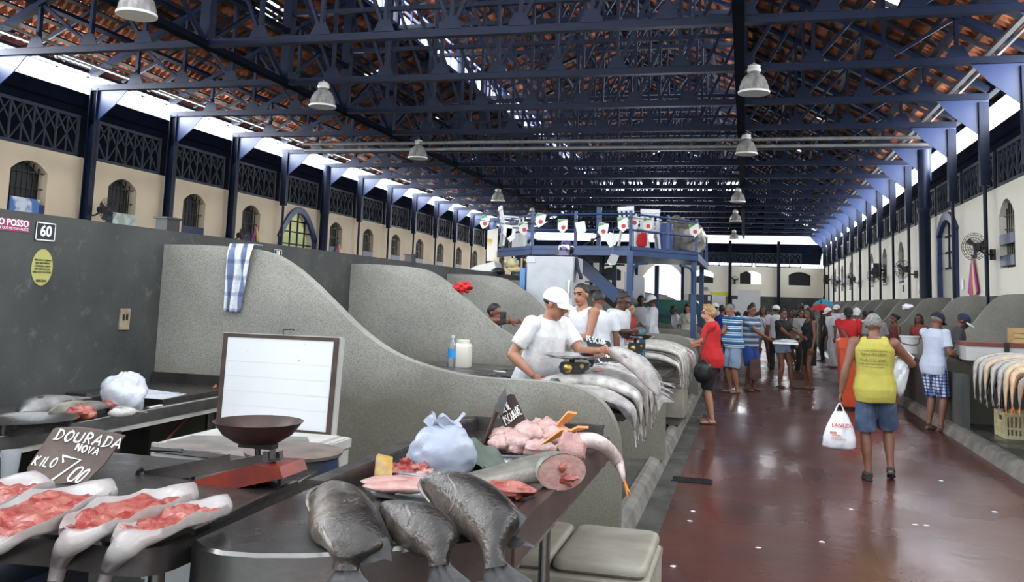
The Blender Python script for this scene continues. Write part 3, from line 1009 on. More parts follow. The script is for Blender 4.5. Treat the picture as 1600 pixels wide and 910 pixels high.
# drain grate
g = E('drain_grate', 'dark iron drain grate set in the red aisle floor near the concrete kerb', 'drain grate', (at(1080, 752, Z=0).x, at(1080, 752, Z=0).y, 0.004))
c = V(g.location)
fr = MB()
fr.box((c.x - .17, c.y - .09, .001), (c.x + .19, c.y + .09, .006))
fr.build('pit', M('drain_pit', (.004, .004, .004), .6), g)
gm = MB()
for i in range(14):
    gm.box((c.x - .16 + i * .0255, c.y - .085, .006), (c.x - .149 + i * .0255, c.y + .085, .014))
gm.box((c.x - .18, c.y - .1, .004), (c.x + .2, c.y - .085, .014))
gm.box((c.x - .18, c.y + .085, .004), (c.x + .2, c.y + .1, .014))
gm.build('grating', IRON, g)

# ---------------------------------------------------------------- centre wall and wave partitions
struct(MB().box((XWALL - .13, -3, 0), (XWALL, 52, 2.10)).build('wall_center', CWALL))
PROF = [(-4.3, 1.99), (-3.89, 1.99), (-3.51, 1.965), (-3.3, 1.90), (-3.08, 1.76), (-2.87, 1.59), (-2.66, 1.42), (-2.46, 1.295), (-2.26, 1.215), (-1.97, 1.15), (-1.7, 1.125), (-1.3, 1.125), (-1.08, 1.10), (-.93, 1.03), (-.84, .93), (-.79, .80), (-.775, .66), (-.775, .10)]


def wave_outline(y, flip=False):
    pts = cr([V((x, y, z)) for x, z in PROF[:-1]], 60) + [V((PROF[-1][0], y, PROF[-1][1]))]
    pts = pts + [V((XWALL, y, .10))]
    if flip:
        k = .61
        pts = [V((KR + .08 + (-.775 - p.x) * k, y, p.z + (.05 if p.z > .2 else 0))) for p in pts]
        pts = pts[:-1] + [V((XR - .42, y, pts[0].z)), V((XR - .42, y, .10))][::1]
        pts = [V((XR - .42, y, pts[0].z))] + pts[:-2] + [V((XR - .42, y, .10))]
    return pts


LPY = [5.91 + 3.36 * k for k in range(12)]
for k, y in enumerate(LPY):
    mb = MB()
    mb.prism(wave_outline(y), (0, .11, 0))
    o = mb.build('wall_partition', PART, None, 35)
    struct(o, 'wave-topped grey concrete partition across the left stalls, %s from the chalkboards' % ORD[k], 'partition')
RPY = [14.3 + 3.36 * k for k in range(13)]
for k, y in enumerate(RPY):
    mb = MB()
    mb.prism(wave_outline(y, True), (0, .11, 0))
    o = mb.build('wall_partition', PART, None, 35)
    struct(o, 'wave-topped grey concrete partition on the stalls by the wall fans, %s from the plastic crate' % ORD[k], 'partition')


# ---------------------------------------------------------------- walls with arched openings
def arch_pts(yc, w, zs, rise, n=10):
    return [(yc - w / 2 + w * i / n, zs + rise * (1 - (2 * i / n - 1) ** 2)) for i in range(n + 1)]


def arch_wall(name, mat, to3, ops, a0, a1, z0, z1, depth=.34):
    """to3(along, z, inward) -> point; openings (centre, width, sill, spring, rise)"""
    mb = MB()
    cur = a0
    for yc, w, sill, zs, rise in sorted(ops):
        l, r_ = yc - w / 2, yc + w / 2
        mb.hexa([to3(cur, z0, 0), to3(l, z0, 0), to3(l, z0, -depth), to3(cur, z0, -depth), to3(cur, z1, 0), to3(l, z1, 0), to3(l, z1, -depth), to3(cur, z1, -depth)])
        if sill > z0 + .01:
            mb.hexa([to3(l, z0, 0), to3(r_, z0, 0), to3(r_, z0, -depth), to3(l, z0, -depth), to3(l, sill, 0), to3(r_, sill, 0), to3(r_, sill, -depth), to3(l, sill, -depth)])
        A = arch_pts(yc, w, zs, rise)
        for (p, q), (s_, t) in zip(A, A[1:]):
            mb.hexa([to3(p, q, 0), to3(s_, t, 0), to3(s_, t, -depth), to3(p, q, -depth), to3(p, z1, 0), to3(s_, z1, 0), to3(s_, z1, -depth), to3(p, z1, -depth)])
        cur = r_
    mb.hexa([to3(cur, z0, 0), to3(a1, z0, 0), to3(a1, z0, -depth), to3(cur, z0, -depth), to3(cur, z1, 0), to3(a1, z1, 0), to3(a1, z1, -depth), to3(cur, z1, -depth)])
    return struct(mb.build(name, mat))


NWIN = [0]


def window(to3, yc, w, sill, zs, rise, mat_back=None, bars=True, shutter=True, depth=.28):
    NWIN[0] += 1
    A = arch_pts(yc, w, zs, rise)
    poly = [to3(yc - w / 2, sill, -depth), to3(yc + w / 2, sill, -depth)] + [to3(p, q, -depth) for p, q in reversed(A)]
    off = V(to3(yc, sill, -depth - .03)) - V(to3(yc, sill, -depth))
    o = struct(MB().prism(poly, off).build('window_%d' % NWIN[0], mat_back or GLASSD))
    m2 = MB()
    n = 7
    for i in range(1, n):
        y = yc - w / 2 + w * i / n
        zt = zs + rise * (1 - (2 * i / n - 1) ** 2)
        m2.bar(to3(y, sill, -.12), to3(y, zt, -.12), .022, .022)
    for j in range(1, 5):
        z = sill + (zs - sill) * j / 4.
        m2.bar(to3(yc - w / 2, z, -.12), to3(yc + w / 2, z, -.12), .03, .02)
    m2.build('window_bars', IRON, o)
    if shutter:
        m3 = MB()
        for z in (sill + .16, sill + .62):
            a, b_ = V(to3(yc - w / 2 + .02, z, -.05)), V(to3(yc + w / 2 - .02, z, -.05))
            m3.bar(a, b_, .12, .22)
        m3.build('shutter', SHUT, o)
    return o


tl = lambda y, z, i: (XL + i, y, z)
tr = lambda y, z, i: (XR - i, y, z)
tf = lambda x, z, i: (x, YF - i, z)
DOORY = 18.55 + BAY * 3.5
lw = [(18.55 + BAY * (k + .5), 1.12, 2.72, 4.20, .25) for k in range(-4, 15) if k != 3]
arch_wall('wall_left', CREAM, tl, lw + [(DOORY, 2.75, 0, 3.6, 1.1)], -3, YF, 0, 4.78)
for q in lw[2:]:
    window(tl, *q)
rwy = [17.0, 21.0, 34.4, 38.3, 42.1, 46.2, 50.2, 54.4, 58.6]
rw = [(y, 1.15, 2.66, 3.80, .34) for y in rwy]
arch_wall('wall_right', CREAMR, tr, rw + [(DOORY - BAY, 2.3, 0, 3.9, .5)], -3, YF, 0, 4.46)
for q in rw:
    window(tr, *q)
struct(MB().box((XR - .04, -3, .1), (XR - .001, DOORY - BAY - 1.2, 2.07)).build('wall_right_dado', DADO))
struct(MB().box((XR - .04, DOORY - BAY + 1.2, .1), (XR - .001, YF, 2.07)).build('wall_right_dado', DADO))
fw = [(-3.0 + 3.38 * k - (0 if k else 0), 1.5, 3.2, 3.92, .24) for k in range(-3, 3) if k != -1]
fwall = arch_wall('wall_far', CREAMR, tf, fw + [(-5.88, 2.85, 0, 3.6, 1.0)], XL, XR, 0, 4.45)
for q in fw:
    w0 = window(tf, *q, bars=True, shutter=False)
    if -4 < q[0] < 1:
        w0.data.transform(Matrix.Translation((-q[0], 0, -q[2])))
        w0.data.transform(Matrix.Diagonal((.52 if q[0] > -1 else 1., 1., .55 if q[0] < -1 else 1., 1.)))
        w0.data.transform(Matrix.Translation((q[0] - (.36 if q[0] > -1 else 0), 0, q[2])))
struct(MB().box((-4.4, YF - .05, 0), (XR - .05, YF - .002, 2.34)).build('wall_far_dado', DADO))
struct(MB().box((XL, YF - .05, 0), (-7.35, YF - .002, 2.34)).build('wall_far_dado', DADO))

# what stands outside the side doors
struct(MB().box((XL - 7, DOORY - 12, -.1), (XL - 6.6, DOORY + 30, 7)).build('wall_outside', OUTW))
struct(MB().box((XL - 6.55, DOORY - 12, -.1), (XL - 6.5, DOORY + 30, 2.9)).build('wall_outside_base', OUTWH))
struct(MB().box((XR + 2.2, DOORY - 8, -.1), (XR + 2.6, DOORY + 20, 3.6)).build('wall_outside', OUTWH))

# arched grids standing in the two side doorways
for s, (t3, yc, w, zs, rise) in enumerate(((tl, DOORY, 2.75, 3.6, 1.1), (tr, DOORY - BAY, 2.3, 3.9, .5))):
    A = arch_pts(yc, w, zs, rise, 16)
    mb = MB()
    for (p, q), (u, v) in zip(A, A[1:]):
        mb.bar(t3(p, q - .09, .03), t3(u, v - .09, .03), .12, .22, up=(0, 0, 1))
    for sg in (-1, 1):
        mb.bar(t3(yc + sg * (w / 2 - .06), 0, .03), t3(yc + sg * (w / 2 - .06), zs - .05, .03), .12, .14)
    o = mb.build('door_%d' % (s + 1), BLUE)
    struct(o)
    m2 = MB()
    for i in range(1, 5):
        y = yc - w / 2 + w * i / 5
        m2.bar(t3(y, 2.9, -.15), t3(y, zs + rise * (1 - (2 * i / 5 - 1) ** 2), -.15), .05, .05)
    for z in (2.9, 3.35, 3.8, 4.2):
        m2.bar(t3(yc - w / 2, z, -.15), t3(yc + w / 2, z, -.15), .04, .05)
    m2.build('door_grid', NAVY, o)

# ---------------------------------------------------------------- eaves outside: a dark lean-to roof and a dark fascia above the lattice
for s, (t3, z0, z1, zl) in enumerate(((tl, 4.78, 6.40, 5.83), (tr, 4.46, 5.85, 5.32))):
    mb = MB()
    sg = -1
    pa = [t3(-3, z1 - .02, -.15), t3(-3, z1 - .02, -.2), t3(-3, z0 + .35, -3.2), t3(-3, z0 + .3, -3.2)]
    mb.prism(pa, (0, YF + 6, 0))
    struct(mb.build('ceiling_awning', NAVYD))
    mb = MB()
    mb.hexa([t3(-3, zl, -.05), t3(YF, zl, -.05), t3(YF, zl, -.12), t3(-3, zl, -.12), t3(-3, zl + .18, -.05), t3(YF, zl + .18, -.05), t3(YF, zl + .18, -.12), t3(-3, zl + .18, -.12)])
    mb.hexa([t3(-3, zl + .24, -.02), t3(YF, zl + .24, -.02), t3(YF, zl + .24, -.10), t3(-3, zl + .24, -.10), t3(-3, z1, -.02), t3(YF, z1, -.02), t3(YF, z1, -.10), t3(-3, z1, -.10)])
    struct(mb.build('trim_%d' % (s + 1), NAVYD))
mb = MB()
mb.box((XL, YF + .02, 5.5), (XR, YF + .1, 6.1))
struct(mb.build('trim_3', NAVYD))
mb = MB()
mb.prism([(XL, YF + .2, 6.1), (XL, YF + .25, 6.15), (XL, YF + 3.2, 4.9), (XL, YF + 3.2, 4.85)], (XR - XL, 0, 0))
struct(mb.build('ceiling_awning', NAVYD))


# ---------------------------------------------------------------- lattice panels between the posts
def lattice(name, w, h):
    """local: x along, z up, from -w/2, 0"""
    root = E('iron_lattice', 'x', 'iron lattice')
    fr = MB()
    for z in (.03, h - .03):
        fr.bar((-w / 2, 0, z), (w / 2, 0, z), .05, .07)
    for x in (-w / 2 + .04, w / 2 - .04):
        fr.bar((x, 0, 0), (x, 0, h), .07, .05)
    fr.build('frame', LATM, root)
    lt = MB()
    n = 4
    c = (w - .1) / n
    for i in range(n):
        x0 = -w / 2 + .05 + c * i
        lt.bar((x0, .01, .03), (x0 + c, .01, h - .03), .035, .03)
        lt.bar((x0 + c, .02, .03), (x0, .02, h - .03), .035, .03)
        lt.bar((x0 + c / 2, 0, .03), (x0 + c / 2, 0, h - .03), .03, .03)
        if i:
            lt.bar((x0, 0, .03), (x0, 0, h - .03), .05, .03)
        lt.bar((x0, .015, h * .5), (x0 + c / 2, .015, h - .03), .03, .025)
        lt.bar((x0 + c / 2, .015, h - .03), (x0 + c, .015, h * .5), .03, .025)
    lt.build('lattice', LATM, root)
    return root


def place_all(proto, spots, fmt, group):
    for i, (loc, rz, s) in enumerate(spots):
        o = proto if i == 0 else dup(proto)
        o.location = loc
        o.rotation_euler.z = rz
        o['label'] = fmt % s
        o['group'] = group


pl = lattice('lattice_panel', BAY - .3, 1.02)
place_all(pl, [((XL - .02, 18.55 + BAY * (k + .5), 4.79), pi / 2, ORD[k + 2]) for k in range(-2, 15)], 'navy iron lattice panel above the beige outer wall, %s along from the camera end', 'lattice panels over the beige wall')
pl = lattice('lattice_panel', BAY - .3, .84)
place_all(pl, [((XR + .02, 18.55 + BAY * (k + .5), 4.47), -pi / 2, ORD[k + 1]) for k in range(-1, 15)], 'navy iron lattice panel above the pale fan wall, %s along from the camera end', 'lattice panels over the fan wall')
pl = lattice('lattice_panel', 3.2, 1.0)
place_all(pl, [((-14.6 + 3.38 * k, YF, 4.46), 0, ORD[k]) for k in range(0, 6)], 'navy iron lattice panel on top of the far end wall, %s from the beige-wall corner', 'lattice panels over the far wall')

# ---------------------------------------------------------------- posts
def post(h, rnd=False, slim=False):
    root = E('iron_post', 'x', 'post')
    mb = MB()
    if rnd:
        mb.lathe([(.19, 0), (.19, .35), (.17, .4), (.165, h - 1.9), (.19, h - 1.85), (.19, h - 1.7), (.165, h - 1.65), (.165, h)], n=20)
        mb.build('shaft', NAVY, root, 40)
    elif slim:
        mb.tube([(0, 0, 0), (0, 0, h - 1.9)], .045, 10)
        mb.box((-.10, -.09, h - 1.9), (.10, .09, h))
        mb.build('shaft', NAVY, root, 40)
    else:
        mb.box((-.11, -.012, 0), (.11, .012, h))
        mb.box((-.11, -.09, 0), (-.09, .09, h))
        mb.box((.09, -.09, 0), (.11, .09, h))
        mb.build('shaft', NAVY, root)
    pb = MB()
    pb.box((-.17, -.15, 0), (.17, .15, .04))
    pb.box((-.13, -.11, .04), (.13, .11, .16))
    pb.build('base_plate', NAVY, root)
    return root


for X, nm, zz in ((XL + .26, 'the beige outer wall', 6.5), (XR - .22, 'the pale fan wall', 6.4)):
    thin = post(zz)
    fat = post(zz, True)
    kr = 4 if X < 0 else 3
    rest = [k for k in range(-2, 15) if k != kr]
    slim = post(zz, False, True)
    if X < 0:
        near_, rest = rest[:5], rest[5:]
        place_all(thin, [((X, 18.55 + BAY * k, .02), 0, ORD[i]) for i, k in enumerate(near_)], 'broad navy post against ' + nm + ', %s from the camera end', 'broad posts along ' + nm)
    else:
        bpy.data.objects.remove(thin.children[0])
        bpy.data.objects.remove(thin.children[0])
        bpy.data.objects.remove(thin)
    thin = slim
    place_all(thin, [((X, 18.55 + BAY * k, .02), 0, ORD[i]) for i, k in enumerate(rest)], 'slim pipe-like navy post against ' + nm + ', %s from the camera end', 'slim posts along ' + nm)
    place_all(fat, [((X - (.1 if X > 0 else 0), 18.55 + BAY * k, .02), 0, s) for k, s in ((kr, 'far'),)], 'thick round navy post at the %s side of the archway in ' + nm, 'round posts at the archway in ' + nm)
p3 = post(6.3)
place_all(p3, [((x, YF - .28, .02), 0, ORD[i]) for i, x in enumerate((2.32, -1.06, -4.44, -7.82, -11.2))], 'navy iron post against the far end wall, %s from the fan-wall corner', 'posts along the far wall')

# ---------------------------------------------------------------- roof: tiled slopes on rafters and purlins
ZE, ZER, ZR = 7.15, 6.95, 9.95
HW = 5.2
ZL0, ZL1, ZTOP = 9.95, 10.95, 13.4
HOLES = []


def slope(name, x0, z0, x1, z1, ya, yb, holes=()):
    """tiles seen from below, from eave (x0,z0) to head (x1,z1)"""
    L = sqrt((x1 - x0) ** 2 + (z1 - z0) ** 2)
    nc = int(L / .40)
    d = V((x1 - x0, 0, z1 - z0)) / L
    nrm = V((-d.z, 0, d.x))
    if nrm.z < 0:
        nrm = -nrm
    per = .24
    ny = int((yb - ya) / per) * 4
    vs, fs, ms = [], [], []
    for c in range(nc):
        for e in (0, 1):
            s_ = (c + e * 1.12) * L / nc
            lift = .012 if e == 0 else .0
            for j in range(ny + 1):
                y = ya + j * per / 4
                ph = (j % 4) / 4 * 2 * pi
                h = .045 * cos(ph) + lift + .06
                vs.append(tuple(V((x0, y, z0)) + d * s_ + nrm * h))
        b0 = c * 2 * (ny + 1)
        for j in range(ny):
            yc = ya + (j + .5) * per / 4
            if any(c == hc and abs(yc - hy) < hw for hc, hy, hw in holes):
                continue
            fs.append((b0 + j, b0 + j + 1, b0 + ny + 1 + j + 1, b0 + ny + 1 + j))
            ms.append(0)
    me = bpy.data.meshes.new(name)
    nb = MB()
    for c in range(nc + 1):
        p = V((x0, ya, z0)) + d * (c * L / nc)
        nb.bar(p + nrm * .0, p + nrm * .0 + V((0, yb - ya, 0)), .10, .05, up=tuple(nrm))
    off = len(vs)
    vs += [tuple(v) for v in nb.v]
    fs += [tuple(off + i for i in f) for f in nb.f]
    ms += [1] * len(nb.f)
    me.from_pydata(vs, [], fs)
    me.materials.append(TILE)
    me.materials.append(BATT)
    me.polygons.foreach_set('material_index', ms)
    me.update()
    o = struct(link(name, me))
    n = int((yb - ya) / 1.0733)
    proto = None
    for i in range(min(n, 99)):
        y = ya + .2 + i * 1.0733
        if proto is None:
            m2 = MB()
            p, q = V((x0, y, z0)) - nrm * .06, V((x1, y, z1)) - nrm * .06
            m2.bar(p, q, .05, .10, up=tuple(nrm))
            proto = m2.build('rafter', RAFT, o)
        else:
            c_ = proto.copy()
            COL.objects.link(c_)
            c_.parent = o
            c_.location.y = i * 1.0733
    npur = max(3, int(L / 1.35))
    for i in range(npur + 1):
        p = V((x0, ya, z0)) + d * (L * (i + .15) / (npur + .3)) - nrm * .16
        m3 = MB()
        m3.bar(p, p + V((0, yb - ya, 0)), .06, .12, up=tuple(nrm))
        m3.bar(p - nrm * .06, p - nrm * .06 + V((0, yb - ya, 0)), .11, .015, up=tuple(nrm))
        m3.build('purlin', NAVY, o)
    return o


Y0R = 9.0


def roof_hole(px, py, x0, z0, x1, z1, w_=.38):
    """which course and which place along the hall a missing tile is at"""
    d = CAMM @ V(((px - PCX) / FPX, -(py - PCY) / FPX, -1.0))
    n_ = V((-(z1 - z0), 0, x1 - x0))
    t = (V((x0, 0, z0)) - V((0, 0, EYE))).dot(n_) / d.dot(n_)
    p = V((0, 0, EYE)) + d * t
    L_ = sqrt((x1 - x0) ** 2 + (z1 - z0) ** 2)
    nc_ = int(L_ / .40)
    c_ = int(((p.x - x0) / (x1 - x0)) * nc_)
    return [(c_, p.y, w_), (c_ + 1, p.y + .1, w_ * .7)]


slope('ceiling_left', XL - .35, ZE - .15, XC - HW, ZR, Y0R, YF + .4, sum([roof_hole(x, y, XL - .35, ZE - .15, XC - HW, ZR) for x, y in ((405, 20), (428, 30), (566, 127), (668, 193), (735, 238), (728, 256), (788, 270))], []))
slope('ceiling_right', XR + .35, ZER - .2, XC + HW, ZR, Y0R, YF + .4, sum([roof_hole(x, y, XR + .35, ZER - .2, XC + HW, ZR) for x, y in ((1313, 103), (1280, 185), (1250, 238), (1236, 276), (1380, 2))], []))
slope('ceiling_lantern_left', XC - HW - .45, ZL1 - .1, XC, ZTOP, Y0R, YF)
slope('ceiling_lantern_right', XC + HW + .45, ZL1 - .1, XC, ZTOP, Y0R, YF)


# ---------------------------------------------------------------- roof trusses
def ztop(x):
    t = 1 - abs(x - XC) / (XR - XC)
    k = HW / (XR - XC)
    if abs(x - XC) >= HW:
        e0 = ZE if x < XC else ZER
        return e0 - .3 + (ZR - .25 - e0 + .3) * (1 - (abs(x - XC) - HW) / (XR - XC - HW))
    return ZR - .1


def make_truss():
    root = E('roof_truss', 'x', 'roof truss')
    bc = MB()
    for dy in (-.05, .05):
        bc.bar((XL + .1, dy, ZCH), (XR - .1, dy, ZCH), .02, .14)
    bc.bar((XL + .1, 0, ZCH - .07), (XR - .1, 0, ZCH - .07), .17, .018)
    bc.build('bottom_chord', NAVY, root)
    for sg, xe in ((-1, XL + .1), (1, XR - .1)):
        xm = XC + sg * HW
        t = MB()
        t.bar((xe, 0, ztop(xe)), (xm, 0, ztop(xm + sg * .001)), .2, .12)
        t.build('top_chord', NAVY, root)
        t = MB()
        t.bar((xm, 0, ZCH), (xm, 0, ZL1 + .05), .22, .22)
        t.build('lantern_post', NAVY, root)
        t = MB()
        t.bar((xm, 0, ZL1), (XC, 0, ZTOP - .25), .16, .12)
        t.build('lantern_rafter', NAVY, root)
        # knee plate where the chord meets the post, its light painted in as lighter blue
        t = MB()
        t.prism([(xe, -.012, ZCH + .05), (xe - sg * 1.15, -.012, ZCH), (xe - sg * .75, -.012, ZCH - .45), (xe, -.012, ZCH - 1.05)], (0, .024, 0))
        t.build('knee_plate', BLUE, root)
    t = MB()
    t.bar((XC - HW, 0, ZR - .1), (XC + HW, 0, ZR - .1), .18, .12)
    t.build('collar_beam', NAVY, root)
    t = MB()
    t.bar((XC - HW, 0, 8.2), (XC + HW, 0, 8.2), .12, .10)
    t.build('middle_chord', NAVY, root)
    n = 16
    xs = [XL + .1 + (XR - XL - .2) * i / n for i in range(n + 1)]
    for i in range(1, n):
        x = xs[i]
        t = MB()
        t.bar((x, 0, ZCH), (x, 0, ztop(x) + (0 if abs(x - XC) >= HW else 0)), .07, .10)
        t.build('web_post', NAVY, root)
        up = i if x < XC else i
        gp = MB()
        s_ = .22
        gp.prism([(x - s_, -.075, ZCH + .06), (x + s_, -.075, ZCH + .06), (x + s_ * .5, -.075, ZCH + .30), (x - s_ * .5, -.075, ZCH + .30)], (0, .012, 0))
        gp.build('gusset_plate', NAVY, root)
    for i in range(1, n - 1):
        x0, x1 = xs[i], xs[i + 1]
        xm = (x0 + x1) / 2
        t = MB()
        if xm < XC:
            t.bar((x0, .03, ztop(x0)), (x1, .03, ZCH + .05), .08, .07)
        else:
            t.bar((x0, .03, ZCH + .05), (x1, .03, ztop(x1)), .08, .07)
        t.build('web_brace', NAVY, root)
    for i in range(1, 8):
        x = XC - HW + 2 * HW * i / 8
        zt = ZL1 + (ZTOP - .25 - ZL1) * (1 - abs(x - XC) / HW)
        t = MB()
        t.bar((x, 0, ZR - .1), (x, 0, zt), .06, .08)
        t.build('king_post', NAVY, root)
    for sg in (-1, 1):
        for i in range(1, 4):
            xa, xb = XC + sg * (HW * i / 4 + .0), XC + sg * HW * (i - 1) / 4
            za = ZL1 + (ZTOP - .25 - ZL1) * (1 - abs(xa - XC) / HW)
            t = MB()
            t.bar((xb, .02, ZR - .1), (xa, .02, za), .06, .06)
            t.build('lantern_brace', NAVY, root)
    return root


tp = make_truss()
TK = list(range(-3, 15))
place_all(tp, [((0, 18.55 + BAY * k, 0), 0, ORD[i]) for i, k in enumerate(TK)], 'navy riveted steel roof truss spanning the hall, %s along from the camera end', 'roof trusses')

# longitudinal lattice girders under the lantern edges
for sg, nm in ((-1, 'the lamp row by the beige wall'), (1, 'the lamp row over the red aisle')):
    X = XC + sg * HW
    g = tag(bpy.data.objects.new('lattice_girder', None), 'long navy lattice girder running the hall above ' + nm, 'girder', 'lattice girders under the lantern')
    COL.objects.link(g)
    g.location = (X, 12, ZCH)
    for z, w in ((ZCH - .02, .20), (7.75, .14)):
        m1 = MB()
        m1.bar((X, 10, z), (X, YF, z), w, .12)
        m1.build('rail', NAVYD, g)
    for k in range(-2, 15):
        y = 18.55 + BAY * k
        for a, b_ in (((y), (y + BAY / 2)), ((y + BAY), (y + BAY / 2))):
            m1 = MB()
            m1.bar((X, a, ZCH), (X, b_, 7.7), .08, .07)
            m1.build('brace', NAVY, g)
    # lantern window band: sill, head, mullions (open to the sky)
    m1 = MB()
    m1.bar((X, 10, ZL0), (X, YF, ZL0), .10, .12)
    m1.bar((X, 10, ZL1), (X, YF, ZL1), .12, .12)
    m1.bar((X, 10, (ZL0 + ZL1) / 2), (X, YF, (ZL0 + ZL1) / 2), .05, .05)
    for i in range(int((YF - 10) / .805)):
        m1.bar((X, 10.2 + i * .805, ZL0), (X, 10.2 + i * .805, ZL1), .06, .05)
    struct(m1.build('window_%d' % (NWIN[0] + (1 if sg < 0 else 2)), BLUE))
m1 = MB()
for z in (ZL0, 10.4, ZL1):
    m1.bar((XC - HW, YF, z), (XC + HW, YF, z), .1, .1)
for i in range(13):
    x = XC - HW + i * HW / 6
    m1.bar((x, YF, ZL0), (x, YF, ZL1), .08, .08)
struct(m1.build('window_%d' % (NWIN[0] + 3), NAVY))
m1 = MB()
zz = [(XL, 6.8), (XC - HW, ZR), (XC + HW, ZR), (XR, 6.8)]
m1.prism([(x, YF + .1, z) for x, z in zz], (0, .06, 0))
m1.prism([(XC - HW - .2, YF + .1, ZL1), (XC, YF + .1, ZTOP), (XC + HW + .2, YF + .1, ZL1)], (0, .06, 0))
struct(m1.build('wall_far_gable', NAVYD))

# cross pipes hung below one truss
for i, (z, yy, s) in enumerate(((6.40, 26.0, 'upper'), (6.22, 26.15, 'lower'))):
    m1 = MB()
    m1.tube([(-14.0, yy, z), (5.0, yy, z)], .055, 8)
    o = m1.build('hanging_pipe', STEELG, None, 60)
    tag(o, '%s of the two long grey pipes crossing the hall under the trusses' % s, 'pipe', 'cross pipes')
# eave cable trays with tube lights
for X, nm, z in ((XL + 1.0, 'the beige wall', 6.84), (XR - .9, 'the fan wall', 6.64)):
    m1 = MB()
    m1.bar((X, 10, z), (X, YF - 1, z), .10, .05)
    m1.bar((X + .25, 10, z + .07), (X + .25, YF - 1, z + .07), .05, .05)
    tag(m1.build('cable_tray', STEELG), 'long grey cable tray slung under the truss ends beside ' + nm, 'cable tray')
TUBE = M('white_tube_light', (.8, .8, .78), .4)
pt = E('hanging_tube_light', 'x', 'tube light')
MB().box((-.05, -.62, 0), (.05, .62, .05)).build('housing', TUBE, pt)
MB().tube([(0, -.58, -.03), (0, .58, -.03)], .018, 8).build('tube', TUBE, pt, 60)
for y in (-.56, .56):
    MB().box((-.02, y - .03, -.05), (.02, y + .03, 0)).build('lamp_holder', TUBE, pt)
place_all(pt, [((XL + 1.0, 16.9 + BAY * k, 6.745), 0, ORD[k]) for k in range(14)], 'white tube light under the beige-wall cable tray, %s from the camera end', 'tube lights along the beige wall')
# ================================================================ fish and stall goods


def fmat(name, back, flank, belly, rough=.28, spots=.25, mid=.5):
    m = M(name, flank, rough, spec=.45, bump=.25, bscale=70)
    nt, b = base_of(m)
    a = nt.nodes.new('ShaderNodeAttribute')
    a.attribute_name = 'dv'
    r = ramp(nt, a.outputs['Fac'], [(0, belly), (.28, belly), (mid, flank), (.80, back), (1, back)])
    tc = nt.nodes.new('ShaderNodeTexCoord')
    n = nt.nodes.new('ShaderNodeTexNoise')
    n.inputs['Scale'].default_value = 14
    n.inputs['Detail'].default_value = 7
    nt.links.new(tc.outputs['Object'], n.inputs['Vector'])
    rr = ramp(nt, n.outputs['Fac'], [(.3, (1 - spots,) * 3), (.7, (1 + spots,) * 3)])
    nt.links.new(mixc(nt, 1., r.outputs['Color'], rr.outputs['Color'], 'MULTIPLY'), b.inputs['Base Color'])
    return m


F_GREY = fmat('slate_fish_skin', (.018, .014, .012), (.043, .034, .028), (.085, .066, .054), .27, .6)
F_GREYFIN = M('slate_fin', (.035, .033, .036), .35, col2=(.06, .055, .055), scale=30, stretch=(1, 6, 1))
F_SILV = fmat('silver_fish_skin', (.13, .13, .13), (.34, .325, .32), (.44, .41, .39), .36, .4, .45)
F_STRI = fmat('striped_fish_skin', (.035, .035, .04), (.24, .23, .23), (.50, .47, .43), .25, .2, .55)
F_ORAN = fmat('orange_finned_fish_skin', (.30, .25, .22), (.55, .47, .40), (.66, .50, .34), .3, .2)
F_PALE = fmat('pale_gutted_fish_skin', (.30, .28, .27), (.44, .41, .395), (.46, .40, .38), .38, .3)
F_BROWN = fmat('brown_grey_fish_skin', (.14, .13, .11), (.36, .33, .28), (.55, .50, .45), .3, .25)
FIN_S = M('silver_fin', (.38, .35, .34), .4, col2=(.22, .20, .2), scale=40)
FIN_O = M('orange_fin', (.72, .26, .05), .4, col2=(.55, .2, .06), scale=30)
FIN_Y = M('yellow_fin', (.42, .26, .06), .4, col2=(.3, .17, .04), scale=30)
FLESH = M('raw_red_flesh', (.25, .026, .022), .25, col2=(.42, .16, .125), scale=13, lo=.35, hi=.72, bump=.5, bscale=26, detail=6)
FLESHP = M('pale_pink_flesh', (.46, .28, .25), .3, col2=(.36, .15, .14), scale=16, lo=.4, hi=.75, bump=.4, bscale=30)
ROE = M('pink_roe_skin', (.42, .24, .22), .25, col2=(.50, .36, .33), scale=22, lo=.35, hi=.7, bump=.5, bscale=35)
EYEW = M('fish_eye_ring', (.55, .5, .35), .15)
EYEB = M('fish_eye_pupil', (.008, .008, .01), .08)

HP = [(0, .10), (.04, .30), (.12, .58), (.22, .80), (.34, .97), (.44, 1.), (.58, .88), (.72, .60), (.85, .34), (.94, .22), (1, .24)]
HPG = [(0, .22), (.06, .55), (.16, .86), (.32, 1.), (.52, 1.0), (.68, .86), (.82, .52), (.92, .28), (1, .22)]
HPS = [(0, .14), (.05, .38), (.14, .68), (.25, .88), (.40, 1.), (.55, .95), (.70, .74), (.84, .46), (.94, .28), (1, .26)]
WP = [(0, .20), (.06, .50), (.18, .85), (.3, 1.), (.45, .95), (.6, .75), (.78, .42), (.92, .18), (1, .10)]


def frames(path, ns, n):
    P = cr(path, n)
    Ns = cr(ns, n)
    out = []
    for i, p in enumerate(P):
        t = (P[min(i + 1, n - 1)] - P[max(i - 1, 0)]).normalized()
        N = (Ns[i] - t * Ns[i].dot(t)).normalized()
        out.append((p, t, N, N.cross(t).normalized()))
    return out


